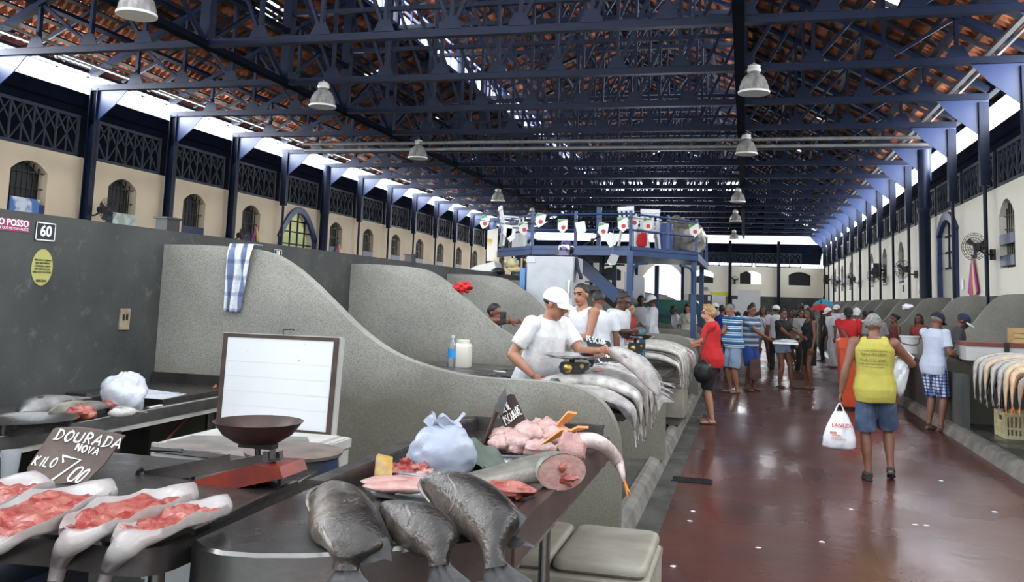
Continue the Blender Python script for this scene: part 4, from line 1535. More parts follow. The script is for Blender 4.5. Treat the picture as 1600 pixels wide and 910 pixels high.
def fish(label, cat, path, ns, h, w, mat, fin, group=None, side=1, prof=HP, n=22, tail=.16, tspread=1.1, dorsal=.30, eye=True, pect=True, name='fish', seed=0, fork=.35, detail=True):
    """path: mouth to tail root; ns: outward direction of the upper flank along it; side=+1/-1 turns the back to one side"""
    q = random.Random(seed)
    fr = frames(path, ns, n)
    root = E(name, label, cat, fr[n // 2][0], group)
    k = 14
    vs, fs, dv = [], [], []
    for i, (p, t, N, D) in enumerate(fr):
        u = i / (n - 1)
        hh = h * lerp_table(prof, u)
        ww = w * lerp_table(WP, u)
        if .06 < u < .245:
            ww *= 1.10
            hh *= 1.02
        for j in range(k):
            a = 2 * pi * j / k
            c, s_ = cos(a), sin(a)
            vs.append(p + D * side * (c * hh) + N * (s_ * ww))
            dv.append(.5 + .5 * c)
    for i in range(n - 1):
        for j in range(k):
            j2 = (j + 1) % k
            fs.append((i * k + j, i * k + j2, (i + 1) * k + j2, (i + 1) * k + j))
    fs += [tuple(range(k)), tuple((n - 1) * k + j for j in range(k))]
    me = bpy.data.meshes.new('body')
    me.from_pydata([tuple(v) for v in vs], [], fs)
    fixn(me)
    at_ = me.attributes.new('dv', 'FLOAT', 'POINT')
    at_.data.foreach_set('value', dv)
    me.materials.append(mat)
    me.shade_smooth()
    link('body', me, root)
    p, t, N, D = fr[-1]
    p = p - t * .02
    D = D * side
    hr = h * .22
    T = tail
    mb = MB()
    bend = N * q.uniform(-.02, .02)
    rows = [(0, hr, 0), (.3, hr * 1.1 + T * .18 * tspread, 0), (.65, T * .42 * tspread, 0), (1., T * .62 * tspread, 0)]
    for sg in (1, -1):
        out = [p + D * sg * hr * .9, p + t * T * .35 + D * sg * (T * .26 * tspread) + bend * .3, p + t * T * 1.02 + D * sg * (T * .60 * tspread) + bend, p + t * T * .92 + D * sg * (T * .40 * tspread) + bend, p + t * T * (1 - fork) + bend * .6, p + t * .0]
        mb.prism([x - N * .003 for x in out], N * .006)
    mb.build('tail_fin', fin, root)
    if dorsal:
        mb = MB()
        i0, i1 = int(n * .36), int(n * .86)
        base = []
        top = []
        for i in range(i0, i1 + 1):
            p, t, N, D = fr[i]
            D = D * side
            u = i / (n - 1)
            e = (i - i0) / (i1 - i0)
            hh = h * lerp_table(prof, u)
            base.append(p + D * hh * .93)
            top.append(p + D * (hh + h * dorsal * (1 - e) ** .6 * (.3 + .7 * min(1, e * 5))) + t * h * .12)
        mb.prism([b_ - N * .002 for b_ in base] + [x - N * .002 for x in reversed(top)], N * .004)
        mb.build('dorsal_fin', fin, root)
        mb = MB()
        i0, i1 = int(n * .58), int(n * .84)
        base, top = [], []
        for i in range(i0, i1 + 1):
            p, t, N, D = fr[i]
            D = D * -side
            e = (i - i0) / (i1 - i0)
            hh = h * lerp_table(prof, i / (n - 1))
            base.append(p + D * hh * .93)
            top.append(p + D * (hh + h * dorsal * .9 * (1 - e) ** .8) + t * h * .12)
        mb.prism([b_ - N * .002 for b_ in base] + [x - N * .002 for x in reversed(top)], N * .004)
        mb.build('anal_fin', fin, root)
    if pect:
        i = int(n * .27)
        p, t, N, D = fr[i]
        D = D * side
        ww = w * lerp_table(WP, i / (n - 1))
        c = p + N * ww * .95 - D * h * .25
        L = h * .75
        mb = MB()
        mb.prism([c, c + t * L * .4 + D * L * .14 + N * .008, c + t * L + N * .004 - D * L * .08, c + t * L * .55 - D * L * .22 + N * .006], N * .004)
        mb.build('pectoral_fin', fin, root)
    if eye:
        i = max(1, int(n * .10))
        p, t, N, D = fr[i]
        D = D * side
        hh, ww = h * lerp_table(prof, i / (n - 1)), w * lerp_table(WP, i / (n - 1))
        c = p + N * ww * .93 + D * hh * .25
        er = h * .12
        mb = MB()
        mb.lathe([(er, 0), (er * .9, er * .25), (er * .55, er * .4)], c, 12, 0, N)
        mb.lathe([(er * .55, er * .38), (er * .3, er * .52)], c, 10, 1, N)
        mb.build('eye', [EYEW, EYEB], root, 40)
    return root


def blob(name, c, rx, ry, rz, mat, parent=None, amp=.25, freq=6., seed=0, n=20, m=13, rot=0., smooth=60, base=None):
    c = V(c)
    mb = MB()
    mb.ell((0, 0, 0), rx, ry, rz, None, n, m)
    cs, sn = cos(rot), sin(rot)
    o = V((seed * 3.7, seed * 1.3, 0))
    for i, v in enumerate(mb.v):
        d = v.normalized() if v.length else V((0, 0, 1))
        e = 1 + amp * NZ.noise(d * freq * .3 + o) * 1.4 + amp * .6 * NZ.noise(d * freq + o)
        v = v * e
        v = V((v.x * cs - v.y * sn, v.x * sn + v.y * cs, v.z))
        if base is not None:
            v.z = max(v.z, base)
        mb.v[i] = v + c
    return mb.build(name, mat, parent, smooth)


def lump(name, label, cat, c, rx, ry, rz, mat, group=None, **k):
    o = blob(name, c, rx, ry, rz, mat, None, **k)
    return tag(o, label, cat, group)


def cutfish(label, path, ns, w, h, group, tail=.16, n=30, o0=.06, o1=.62, seed=0, head=True):
    """a gutted fish, belly laid open on its back"""
    fr = frames(path, ns, n)
    root = E('gutted_fish', label, 'fish', fr[n // 2][0], group)
    k = 18
    mb = MB()
    rings, fl = [], []
    wt = [(0, .25), (.05, .62), (.15, .95), (.3, 1.05), (.45, .95), (.58, .62), (.70, .36), (.85, .26), (1, .20)]
    for i, (p, t, N, D) in enumerate(fr):
        u = i / (n - 1)
        op = max(0., min(1., (u - o0) / .10, (o1 - u) / .16))
        op = op * op * (3 - 2 * op)
        wv = 1 + op * (.07 * sin(u * 23 + seed) + .04 * sin(u * 41 + seed * 2))
        ww = w * lerp_table(wt, u) * wv
        hh = h * (.60 if u < .62 else max(.36, .60 - (u - .62) * .8))
        ring = []
        for j in range(k):
            a = 2 * pi * j / k
            c, s_ = cos(a), sin(a)
            x, z = c * ww, s_ * hh
            if s_ < 0:
                z *= .55 + .45 * (1 - op)
            elif s_ > .2:
                # the opened flank: a shallow dish between two thin soft flaps
                flap = (c / .95) ** 2
                z = z * (1 - op) + op * hh * (-.25 + 1.0 * flap + .18 * sin(u * 31 + c * 3 + seed) * flap)
            ring.append(p + D * x + N * (z - hh * .2 * op))
        mb_ring = ring
        rings.append(ring)
        if op > .05:
            fl.append((p, t, N, D, ww, hh, op, u))
    mb.loft(rings)
    mb.build('skin', F_PALE_S, root, 80)
    m2 = MB()
    nv = 14

    def fnc(a, b):
        x = a * (len(fl) - 1)
        i = min(int(x), len(fl) - 2)
        e = x - i
        p, t, N, D, ww, hh, op, u = [(A * (1 - e) + B * e) for A, B in zip(fl[i], fl[i + 1])]
        c = (b - .5) * 2
        zz = hh * (.30 + .42 * c * c - .2 * op) + .020 * NZ.noise(V((a * 6 + seed * 5, b * 4, seed))) + .010 * NZ.noise(V((a * 17, b * 12, seed + 3)))
        edge = min(1, (1 - abs(c)) * 4 + .3) * min(1, a * 7 + .1, (1 - a) * 7 + .1)
        return p + D * (c * ww * .86) + N * (zz * edge - .012 * (1 - edge))
    m2.grid(fnc, 46, nv)
    m2.build('opened_belly', FLESH, root, 80)
    p, t, N, D = fr[-1]
    m3 = MB()
    hr = w * .24
    for sg in (1, -1):
        out = [p + D * sg * hr * .8, p + t * tail * .4 + D * sg * tail * .3, p + t * tail + D * sg * tail * .55, p + t * tail * .75, p - t * .01]
        m3.prism([x - N * .004 for x in out], N * .008)
    m3.build('tail_fin', F_PALE_S, root)
    # a side fin
    i = int(n * .74)
    p, t, N, D = fr[i]
    m4 = MB()
    b_ = p - D * w * .36
    m4.prism([b_ - t * .03, b_ - D * .05 + t * .01, b_ - D * .045 + t * .05, b_ + t * .05], N * .006)
    m4.build('belly_fin', F_PALE_S, root)
    return root


F_PALE_S = M('white_belly_skin', (.35, .325, .315), .3, col2=(.28, .21, .20), scale=7, lo=.35, hi=.75, bump=.15, bscale=30)
STEEL = M('brushed_stainless_steel', (.27, .26, .25), .28, .95, col2=(.17, .165, .16), scale=5, rvar=.08, bump=.03, bscale=50)
STEELD = M('stained_stainless_steel', (.17, .15, .14), .33, .85, col2=(.09, .08, .08), scale=6, rvar=.1)
WETZINC = M('dull_zinc_tray', (.17, .165, .16), .38, .7, col2=(.09, .085, .085), scale=4, rvar=.12)
TRAYM = M('aluminium_tray', (.72, .73, .76), .25, .9)
WPLAST = M('white_plastic_film', (.50, .52, .57), .25, spec=.6, trans=.0, bump=.3, bscale=25)
WBAG = M('white_carrier_bag', (.75, .77, .82), .35, bump=.25, bscale=18)
CLOTHG = M('wet_green_grey_cloth', (.10, .12, .10), .8, col2=(.06, .075, .062), scale=8, bump=.3, bscale=30)
BLACKB = M('worn_black_board', (.075, .052, .042), .8, col2=(.14, .10, .085), scale=5, lo=.4, hi=.75, detail=9)
BLACKC = M('black_chalkboard', (.022, .024, .027), .8, col2=(.045, .047, .05), scale=9)
BROWNB = M('brown_board', (.055, .028, .025), .6, col2=(.04, .02, .02), scale=8)
CHALK = M('white_chalk', (.86, .85, .82), .9)
WOODH = M('dark_wood_handle', (.05, .022, .015), .45, col2=(.03, .014, .01), scale=12, stretch=(1, 1, 6))
WOODR = M('red_brown_stick', (.26, .075, .03), .5, col2=(.2, .055, .025), scale=12)
BLKP = M('black_plastic', (.014, .014, .016), .4)
REDP = M('red_enamel', (.24, .026, .012), .4, col2=(.13, .018, .012), scale=9, lo=.4, hi=.7)
RUSTY = M('rusty_pan_iron', (.070, .040, .032), .45, .5, col2=(.045, .03, .028), scale=9, rvar=.1)
WPAINT = M('white_enamel_panel', (.56, .57, .57), .4, col2=(.48, .48, .46), scale=1.4, lo=.45, hi=.8)
GREYW = M('weathered_white_wood', (.46, .45, .42), .7, col2=(.34, .33, .31), scale=6, stretch=(1, 1, .3))
RUSTF = M('rust_black_rubber_seal', (.028, .018, .014), .7, col2=(.06, .03, .018), scale=14)
OFFW = M('grimy_offwhite_plastic', (.31, .285, .235), .5, col2=(.15, .125, .09), scale=4, lo=.38, hi=.85, bump=.1, bscale=15, detail=8)
BLUEDK = M('dark_blue_plastic', (.02, .035, .09), .4, col2=(.03, .03, .03), scale=9)
# ================================================================ the stall in front: counter 60
ZT = .90


def slab_table(label, outline, z, h, mat_top, mat_side, legs, group=None, name='steel_counter'):
    c = sum((V((p[0], p[1], 0)) for p in outline), V()) / len(outline)
    root = E(name, label, 'counter', (c.x, c.y, .1), group)
    mb = MB()
    o = [V((p[0], p[1], z)) for p in outline]
    n = len(o)
    top_in = [p + (V((c.x, c.y, z)) - p).normalized() * .012 + V((0, 0, .006)) for p in o]
    mb.loft([[p + V((0, 0, -h)) for p in o], [p + V((0, 0, -.004)) for p in o], top_in], 0, caps=True)
    mb.build('worktop', [mat_top], root, 35)
    for i, (x, y) in enumerate(legs):
        m = MB()
        m.tube([(x, y, .10), (x, y, z - h)], .028, 10)
        m.lathe([(.045, .10), (.04, .13), (.028, .14)], (x, y, 0), 12)
        m.build('leg', mat_side, root, 40)
    return root


NAVYLEG = M('navy_painted_leg', (.012, .022, .07), .5)
def P2(x, y, z=ZT):
    p = at(x, y, Z=z)
    return (p.x, p.y)
# big counter carrying the grey fish
near = [P2(*q) for q in ((300, 848), (312, 858), (345, 866), (400, 870), (480, 870), (560, 866), (650, 856), (740, 845), (800, 838))]
out = near + [(-.745, 5.06), (-1.50, 5.06), (-1.52, 3.9), (-1.66, 3.35)]
tb = slab_table('long stainless counter with three grey fish draped over its rounded end', out, ZT, .13, STEEL, STEEL, [(-1.45, 2.75), (-.95, 2.95), (-.9, 4.22), (-1.4, 4.9)])
mb = MB()
yN = 3.1
for a, b_, w, hh in (((-1.50, yN), (-1.50, 5.06), .02, .075), ((-1.50, 5.05), (-.76, 5.05), .02, .075)):
    mb.bar((*a, ZT + hh / 2), (*b_, ZT + hh / 2), w, hh)
mb.bar((-1.53, yN, ZT + .075), (-1.53, 5.06, ZT + .075), .07, .012)
mb.bar((-1.53, 5.07, ZT + .075), (-.76, 5.07, ZT + .075), .05, .012)
mb.build('splash_rim', STEELD, tb)
mb = MB()
mb.bar((-.735, 2.95, ZT - .045), (-.735, 5.08, ZT - .045), .012, .12)
mb.bar((-.76, 2.95, ZT + .012), (-.76, 5.08, ZT + .012), .06, .012)
mb.build('edge_trim', M('brown_stained_steel', (.11, .07, .06), .35, .6, col2=(.07, .05, .045), scale=4), tb)
# blue sticker on the lip
s0, s1 = at(897, 712, Z=ZT + .02), at(935, 680, Z=ZT + .02)
st = MB()
st.quad((-.835, 4.45, ZT + .0195), (-.775, 4.45, ZT + .0195), (-.775, 5.0, ZT + .0195), (-.835, 5.0, ZT + .0195))
st_o = st.build('sticker', M('blue_sticker', (.03, .035, .22), .3), tb)
printed('TIM', .10, (-.805, 4.68, ZT + .02), (0, 1, 0), (-1, 0, 0), M('white_print', (.9, .9, .92), .4), st_o, bold=.006)

# counter with the gutted fish
near = [P2(*q) for q in ((-90, 832), (26, 837), (88, 842), (140, 849), (190, 855), (225, 856), (250, 853), (275, 846), (300, 836), (322, 826))]
out = near + [P2(462, 758), (-1.78, 3.62), (-3.0, 3.62)]
ta = slab_table('stainless counter with gutted fish under the painted price board', out, ZT, .085, STEELD, STEEL, [(-2.0, 2.85), (-1.95, 3.45), (-2.9, 3.45)])
mb = MB()
R_ = [V((*q, ZT)) for q in (P2(300, 836), P2(322, 826), P2(390, 792), P2(462, 758))]
for a, b_ in zip(R_, R_[1:]):
    mb.bar(a + V((0, 0, .008)), b_ + V((0, 0, .008)), .02, .018)
mb.build('rolled_edge', STEEL, ta)
# blue crate and bars under it
mb = MB()
mb.box((-2.75, 2.45, .11), (-2.28, 2.85, .70))
bx = mb.build('blue_crate', BLUEDK)
tag(bx, 'dark blue plastic crate pushed under the gutted fish counter', 'crate')

# side counter along the centre wall
mb_o = [(XWALL + .01, 2.4), (-3.42, 2.4), (-3.5, 5.88), (XWALL + .01, 5.88)]
tw = slab_table('long steel side counter against the dark centre wall holding cut fish', mb_o, ZT + .02, .06, WETZINC, STEELD, [(-3.55, 3.0), (-3.6, 5.6)])
mb = MB()
mb.bar((-3.44, 2.4, ZT - .02), (-3.51, 5.88, ZT - .02), .012, .10)
mb.build('front_trim', GREYW, tw)
mb = MB()
mb.box((XWALL + .012, 5.0, ZT + .025), (-3.56, 5.875, ZT + .06))
mb.bar((XWALL + .02, 5.87, ZT + .08), (-3.55, 5.87, ZT + .08), .015, .11)
mb.build('raised_shelf', STEELD, tw)
mb = MB()
mb.box((-3.52, 4.0, .10), (-3.46, 4.5, ZT - .06))
mb.box((-3.55, 2.5, .10), (-3.49, 3.6, ZT - .06))
mb.build('support_panel', STEELD, tw)
# sink bowl
c = at(38, 672, Z=ZT + .03)
mb = MB()
mb.lathe([(.10, -.01), (.20, .0), (.235, .05), (.25, .055), (.235, .045), (.19, .008), (.0, .004)], (c.x, c.y, ZT + .035), 28)
tag(mb.build('steel_basin', STEEL, None, 40), 'shallow stainless basin on the side counter', 'basin')

# ---------------------------------------------------------------- the open white ice box
g = E('ice_box', 'open white wooden ice box with its square lid raised against the partition', 'ice box', (-2.65, 4.6, .1))
mb = MB()
bx0, bx1, by0, by1, bz = -3.12, -2.27, 4.36, 5.0, .82
mb.box((bx0, by0, .10), (bx1, by1, bz))
mb.build('body', GREYW, g)
mb = MB()
for x in (bx0, bx1):
    mb.bar((x, by0 - .004, .1), (x, by0 - .004, bz), .05, .02, up=(0, 1, 0))
mb.bar((bx0, by0 - .006, bz - .03), (bx1, by0 - .006, bz - .03), .02, .05)
mb.bar((bx1 + .006, by0, bz - .03), (bx1 + .006, by1, bz - .03), .02, .05)
mb.bar((bx1 + .006, by0 + .4, .1), (bx1 + .006, by0 + .4, bz), .012, .04, up=(1, 0, 0))
mb.build('edge_strip', GREYW, g)
mb = MB()
mb.box((bx0 + .04, by0 + .03, bz), (bx1 - .04, by1 - .05, bz + .012))
mb.build('rim', GREYW, g)
# lid: leaning, tilted a touch
A = [at(336, 668, Y=4.98), at(519, 685, Y=4.98), at(533, 527, Y=5.10), at(349, 519, Y=5.10)]
nn = (A[1] - A[0]).cross(A[3] - A[0]).normalized()
if nn.y > 0:
    nn = -nn
ctr = (A[0] + A[1] + A[2] + A[3]) / 4
def sc(k):
    return [ctr + (p - ctr) * k for p in A]
mb = MB()
mb.prism([p - nn * .005 for p in A], -nn * .055)
lid = mb.build('lid', GREYW, g)
mb = MB()
o_, i_ = sc(.975), sc(.900)
for a in range(4):
    b_ = (a + 1) % 4
    mb.hexa([o_[a], o_[b_], i_[b_], i_[a], o_[a] + nn * .012, o_[b_] + nn * .012, i_[b_] + nn * .012, i_[a] + nn * .012])
mb.build('rubber_seal', RUSTF, lid)
mb = MB()
ii = sc(.905)
mb.prism([p + nn * .001 for p in ii], nn * .006)
LIDP = M('stained_lid_panel', (.60, .61, .62), .4, col2=(.54, .55, .56), scale=1.4)
nt, b = base_of(LIDP)
tc = nt.nodes.new('ShaderNodeTexCoord')
nz = nt.nodes.new('ShaderNodeTexNoise')
nz.inputs['Scale'].default_value = 26
nz.inputs['Detail'].default_value = 6
nt.links.new(tc.outputs['Object'], nz.inputs['Vector'])
r = ramp(nt, nz.outputs['Fac'], [(.70, (0, 0, 0)), (.74, (.9, .9, .9))])
old = b.inputs['Base Color'].links[0].from_socket
nt.links.new(mixc(nt, r.outputs['Color'], old, (.10, .07, .04)), b.inputs['Base Color'])
mb.build('inner_panel', LIDP, lid)
mb = MB()
for t in (.22, .38, .55, .72):
    a, b_ = ii[0].lerp(ii[3], t), ii[1].lerp(ii[2], t)
    mb.bar(a + nn * .0072, b_ + nn * .0072, .004, .0015, up=tuple(nn))
mb.build('panel_seam', M('panel_seam_grey', (.55, .55, .54), .6), lid)
mb = MB()
pa, pb = A[3].lerp(A[2], .52), A[3].lerp(A[2], .60)
mb.tube([pa, pa + V((0, -.01, .03)), pb + V((0, -.01, .035)), pb + V((.01, 0, .03))], .004, 6)
mb.build('lifting_hook', IRON, lid)
# closed neighbour top: worn plank of the chopping bench
g = E('chopping_bench', 'low white bench with a grey worn top in front of the ice box', 'bench', (-2.6, 4.0, .1))
mb = MB()
T0 = [at(236, 706, Z=.86), at(300, 688, Z=.86), at(480, 690, Z=.86), at(488, 712, Z=.86), at(380, 722, Z=.86)]
mb.prism(T0, V((0, 0, .025)))
mb.build('top', M('worn_grey_top', (.20, .17, .15), .6, col2=(.12, .11, .10), scale=6), g)
mb = MB()
cT = sum(T0, V()) / 5
T1 = [cT + (p - cT) * .96 for p in T0]
mb.prism([V((p.x, p.y, .10)) for p in T1], V((0, 0, .755)))
mb.build('body', WPAINT, g)
# blue-black tub under the pan
c = at(458, 724, Y=3.75)
g = E('enamel_tub', 'round dark blue tub with a wooden lid beside the red weighing scale', 'tub', (c.x, 3.75, .1))
mb = MB()
mb.lathe([(.15, .14), (.19, .5), (.20, c.z - .09), (.21, c.z - .085), (.21, c.z - .06), (.20, c.z + .04)], (c.x, 3.75, 0), 28)
mb.build('body', BLUEDK, g, 40)
mb = MB()
mb.lathe([(.215, c.z + .04), (.22, c.z + .055), (.2, c.z + .062)], (c.x, 3.75, 0), 28)
mb.build('lid', M('grey_wood_lid', (.17, .13, .11), .6, col2=(.10, .08, .07), scale=7), g, 40)
mb = MB()
mb.lathe([(.10, .10), (.15, .14)], (c.x, 3.75, 0), 20)
mb.build('base', BLUEDK, g)

# ---------------------------------------------------------------- red scale with an iron pan
YS = 3.28
g = E('weighing_scale', 'old red weighing scale with a wide rusty pan on the gutted fish counter', 'scale', (at(330, 765, Y=YS).x, YS, ZT))
bp_ = [(196, 782), (252, 768), (330, 744), (392, 728), (436, 730), (442, 748), (330, 772), (250, 790)]
mb = MB()
mb.prism([at(x, y, Y=YS - .10) for x, y in bp_], V((0, .2, 0)))
mb.build('body', REDP, g)
mb = MB()
mb.bar(at(222, 752, Y=YS - .02), at(440, 712, Y=YS - .02), .03, .035)
mb.bar(at(228, 748, Y=YS - .02), at(360, 722, Y=YS - .02), .012, .06)
mb.build('beam', STEELD, g)
mb = MB()
mb.tube([at(226, 732, Y=YS - .04), at(216, 738, Y=YS - .04), at(212, 756, Y=YS - .04), at(206, 768, Y=YS - .04)], .010, 7)
mb.build('beam_hook', BLKP, g, 60)
mb = MB()
pc = at(402, 690, Y=YS)
mb.tube([at(405, 735, Y=YS), pc + V((0, 0, -.01))], .012, 8)
mb.tube([at(430, 735, Y=YS), pc + V((.06, 0, -.005))], .010, 8)
mb.bar(pc + V((-.07, 0, -.015)), pc + V((.08, 0, -.015)), .05, .02)
mb.build('pan_bracket', IRON, g)
mb = MB()
mb.bar(at(416, 722, Y=YS - .06), at(416, 706, Y=YS - .06), .025, .012)
mb.bar(at(426, 718, Y=YS - .06), at(426, 703, Y=YS - .06), .02, .012)
mb.build('poise_weight', STEEL, g)
mb = MB()
pr = .172
mb.lathe([(.03, -.005), (.09, .0), (pr * .80, .03), (pr, .075), (pr + .006, .08), (pr - .004, .078), (pr * .78, .036), (.08, .008), (0.001, .006)], pc, 36)
mb.build('pan', RUSTY, g, 40)
for x, y in ((300, 770), (436, 757), (250, 786)):
    p = at(x, y, Y=YS)
    MB().tube([V((p.x, YS, ZT + .006)), V((p.x, YS, max(p.z, ZT + .03)))], .008, 6).build('foot', IRON, g)


def knife(label, tip, butt, hl, w, nrm, hand, group=None):
    tip, butt, nrm = V(tip), V(butt), V(nrm).normalized()
    d = (tip - butt).normalized()
    s_ = d.cross(nrm).normalized()
    g = E('knife', label, 'knife', (tip + butt) / 2, group)
    hb = butt + d * hl
    L = (tip - hb).length
    mb = MB()
    mb.prism([hb - s_ * w * .3 - nrm * .001, hb + s_ * w * .7 - nrm * .001, hb + d * L * .6 + s_ * w * .6 - nrm * .001, tip - nrm * .001, hb + d * L * .6 - s_ * w * .3 - nrm * .001], nrm * .002)
    mb.build('blade', STEEL, g)
    mb = MB()
    mb.tube([butt, butt + d * hl * .3, butt + d * hl * .7, hb + d * .01], [w * .38, w * .42, w * .34, w * .4], 8, flat=.7)
    mb.build('handle', hand, g, 60)
    return g


knife('black handled knife lying on the grey worn bench top', at(345, 707, Z=.90), at(236, 703, Z=.90), .14, .035, (0, 0, 1), BLKP)
# broom stick leaning behind
mb = MB()
mb.tube([at(248, 700, Y=5.3), at(338, 603, Y=5.80)], .013, 8)
pbot = at(248, 700, Y=5.3)
mb.tube([V((pbot.x - .25, 5.0, .12)), pbot], .013, 8)
tag(mb.build('broom_handle', WOODR, None, 60), 'red-brown wooden broom handle leaning behind the ice box', 'broom handle')

# ---------------------------------------------------------------- painted price board DOURADA NOVA KILO 7,00
YB = 2.98
cor = [(44, 757), (42, 732), (83, 671), (118, 669), (150, 673), (193, 683), (163, 725), (133, 755)]
yof = lambda y: YB + .16 * (757 - y) / 88
g = E('price_board', 'brown board chalked Dourada nova kilo leaning behind the gutted fish', 'price board', (at(100, 757, Y=YB).x, YB, ZT))
Pn = [at(x, y, Y=yof(y)) for x, y in cor]
mb = MB()
mb.prism(Pn, V((0, .014, .004)))
mb.build('board', BLACKB, g)
mb = MB()
LS = lambda x, y: at(x, y, Y=yof(y)) + V((0, -.004, 0))
o0 = LS(85, 686)
ux, uy = (LS(184, 701) - o0), (LS(95, 671) - o0)
chalk(mb, 'DOURADA', o0, ux.normalized(), uy.normalized(), uy.length, ux.length / 6.6, .0042, seed=2, nrm=(0, -1, .1))
o0 = LS(118, 703)
ux, uy = (LS(153, 712) - o0), (LS(124, 693) - o0)
chalk(mb, 'NOVA', o0, ux.normalized(), uy.normalized(), uy.length, ux.length / 3.8, .0034, seed=3, nrm=(0, -1, .1))
o0 = LS(50, 726)
ux, uy = (LS(86, 731) - o0), (LS(60, 712) - o0)
chalk(mb, 'KILO', o0, ux.normalized(), uy.normalized(), uy.length, ux.length / 3.5, .0032, seed=4, nrm=(0, -1, .1))
for st in ([(100, 723), (99, 712), (127, 719), (73, 757)], [(130, 731), (121, 733), (107, 748), (112, 752), (122, 744), (131, 733), (127, 730)], [(142, 734), (134, 737), (120, 751), (124, 753), (134, 744), (142, 735)]):
    mb.tube(cr([LS(*q) for q in st], 16) if len(st) > 4 else [LS(*q) for q in st], .0055 if len(st) == 4 else .004, 5, up=(0, -1, .1), flat=.4)
mb.build('chalk_lettering', CHALK, g)

# ---------------------------------------------------------------- gutted fish
U = V((0, 0, 1))
OUT = V((-.1, -1, .15))
grp = 'gutted fish under the painted price board'
cutfish('gutted fish with white tail hanging over the edge, third from the cut off counter end', [at(300, 772, Z=.975), at(250, 782, Z=.985), at(190, 800, Z=.985), at(142, 822, Z=.98), at(110, 848, Z=.95), at(95, 875, Y=2.37), at(86, 910, Y=2.36)], [U, U, U, U, (U + OUT), OUT, OUT], .105, .065, grp, .12, seed=1, o1=.66)
cutfish('gutted fish lying highest on the counter corner beside the red scale', [at(352, 790, Z=.965), at(318, 797, Z=.975), at(262, 812, Z=.975), at(215, 836, Z=.97), at(188, 862, Z=.94), at(172, 885, Y=2.40), at(160, 920, Y=2.39)], [U, U, U, U, (U + OUT), OUT, OUT], .085, .06, grp, .12, seed=2, o1=.58)
cutfish('gutted fish with the widest red belly right under the price board', [at(170, 766, Z=.975), at(120, 776, Z=.985), at(70, 794, Z=.985), at(25, 822, Z=.975), at(-12, 850, Z=.94), at(-38, 880, Y=2.33), at(-50, 915, Y=2.32)], [U, U, U, U, (U + OUT), OUT, OUT], .12, .065, grp, .12, seed=3, o1=.7)
cutfish('gutted fish cut off by the picture edge beside the price board', [at(52, 752, Z=.98), at(20, 762, Z=.99), at(-30, 782, Z=.98), at(-70, 805, Z=.97), at(-110, 835, Z=.94), at(-130, 870, Y=2.3)], [U, U, U, U, (U + OUT), OUT], .12, .06, grp, .12, seed=4, o1=.7)
for i, (x, y, s_) in enumerate(((135, 762, 1), (255, 768, 2), (328, 778, 3))):
    pass

# ---------------------------------------------------------------- the three grey fish
def flank_fish(label, st, tail, ups, fins, lines, seed):
    """a deep bodied fish lying on its flank; st: pairs of outline points with their depth and half thickness"""
    L_ = cr([at(q_[0], q_[1], Y=q_[4]) for q_ in st], 34)
    R_ = cr([at(q_[2], q_[3], Y=q_[4]) for q_ in st], 34)
    Wt = [lerp_table([(i / (len(st) - 1), q_[5]) for i, q_ in enumerate(st)], j / 33) for j in range(34)]
    Ns = cr(ups, 34)
    root = E('fish', label, 'fish', (L_[15] + R_[15]) / 2, 'grey fish over the counter end')
    k = 22
    mb = MB()
    rings, dv = [], []
    for i in range(34):
        h_ = (R_[i] - L_[i]) * .53
        N = (Ns[i] - h_ * (Ns[i].dot(h_) / max(h_.length_squared, 1e-9))).normalized()
        w_ = Wt[i] * (1.07 if 3 < i < 9 else 1)
        c_ = (R_[i] + L_[i]) / 2 - N * w_ * .55
        rg = []
        for j in range(k):
            a_ = 2 * pi * j / k
            cc, ss = cos(a_), sin(a_)
            rg.append(c_ + h_ * (math.copysign(abs(cc) ** .9, cc)) + N * (w_ * math.copysign(abs(ss) ** .85, ss)))
            dv.append(.5 + .5 * cc)
        rings.append(rg)
    mb.loft(rings)
    me = mb.mesh('body', F_GREY, 70)
    at_ = me.attributes.new('dv', 'FLOAT', 'POINT')
    at_.data.foreach_set('value', dv)
    link('body', me, root)
    TL, TR = cr([at(q_[0], q_[1], Y=q_[4]) for q_ in tail], 12), cr([at(q_[2], q_[3], Y=q_[4]) for q_ in tail], 12)
    mb = MB()
    rings = []
    for i in range(12):
        c_, h_ = (TL[i] + TR[i]) / 2 + V((0, .02, 0)), (TR[i] - TL[i]) / 2
        rg = []
        for j in range(24):
            a_ = 2 * pi * j / 24
            rg.append(c_ + h_ * cos(a_) + V((0, (.012 - .0006 * i) * sin(a_) * (1 + .3 * sin(j * 2.6)), 0)))
        rings.append(rg)
    mb.loft(rings)
    mb.build('tail_fin', F_GREYFIN, root, 60)
    for nm, P in fins:
        pp = [at(*q_[:2], Y=q_[2]) for q_ in P]
        MB().prism(pp, V((0, .012, 0))).build(nm, F_GREYFIN, root)
    for nm, P, r_ in lines:
        MB().tube(cr([at(x, y, Y=Y_) for x, y, Y_ in P], 14), [r_ * (.4 + .6 * sin(pi * (i + .5) / 14)) for i in range(14)], 8).build(nm, F_LIP, root, 60)
    return root


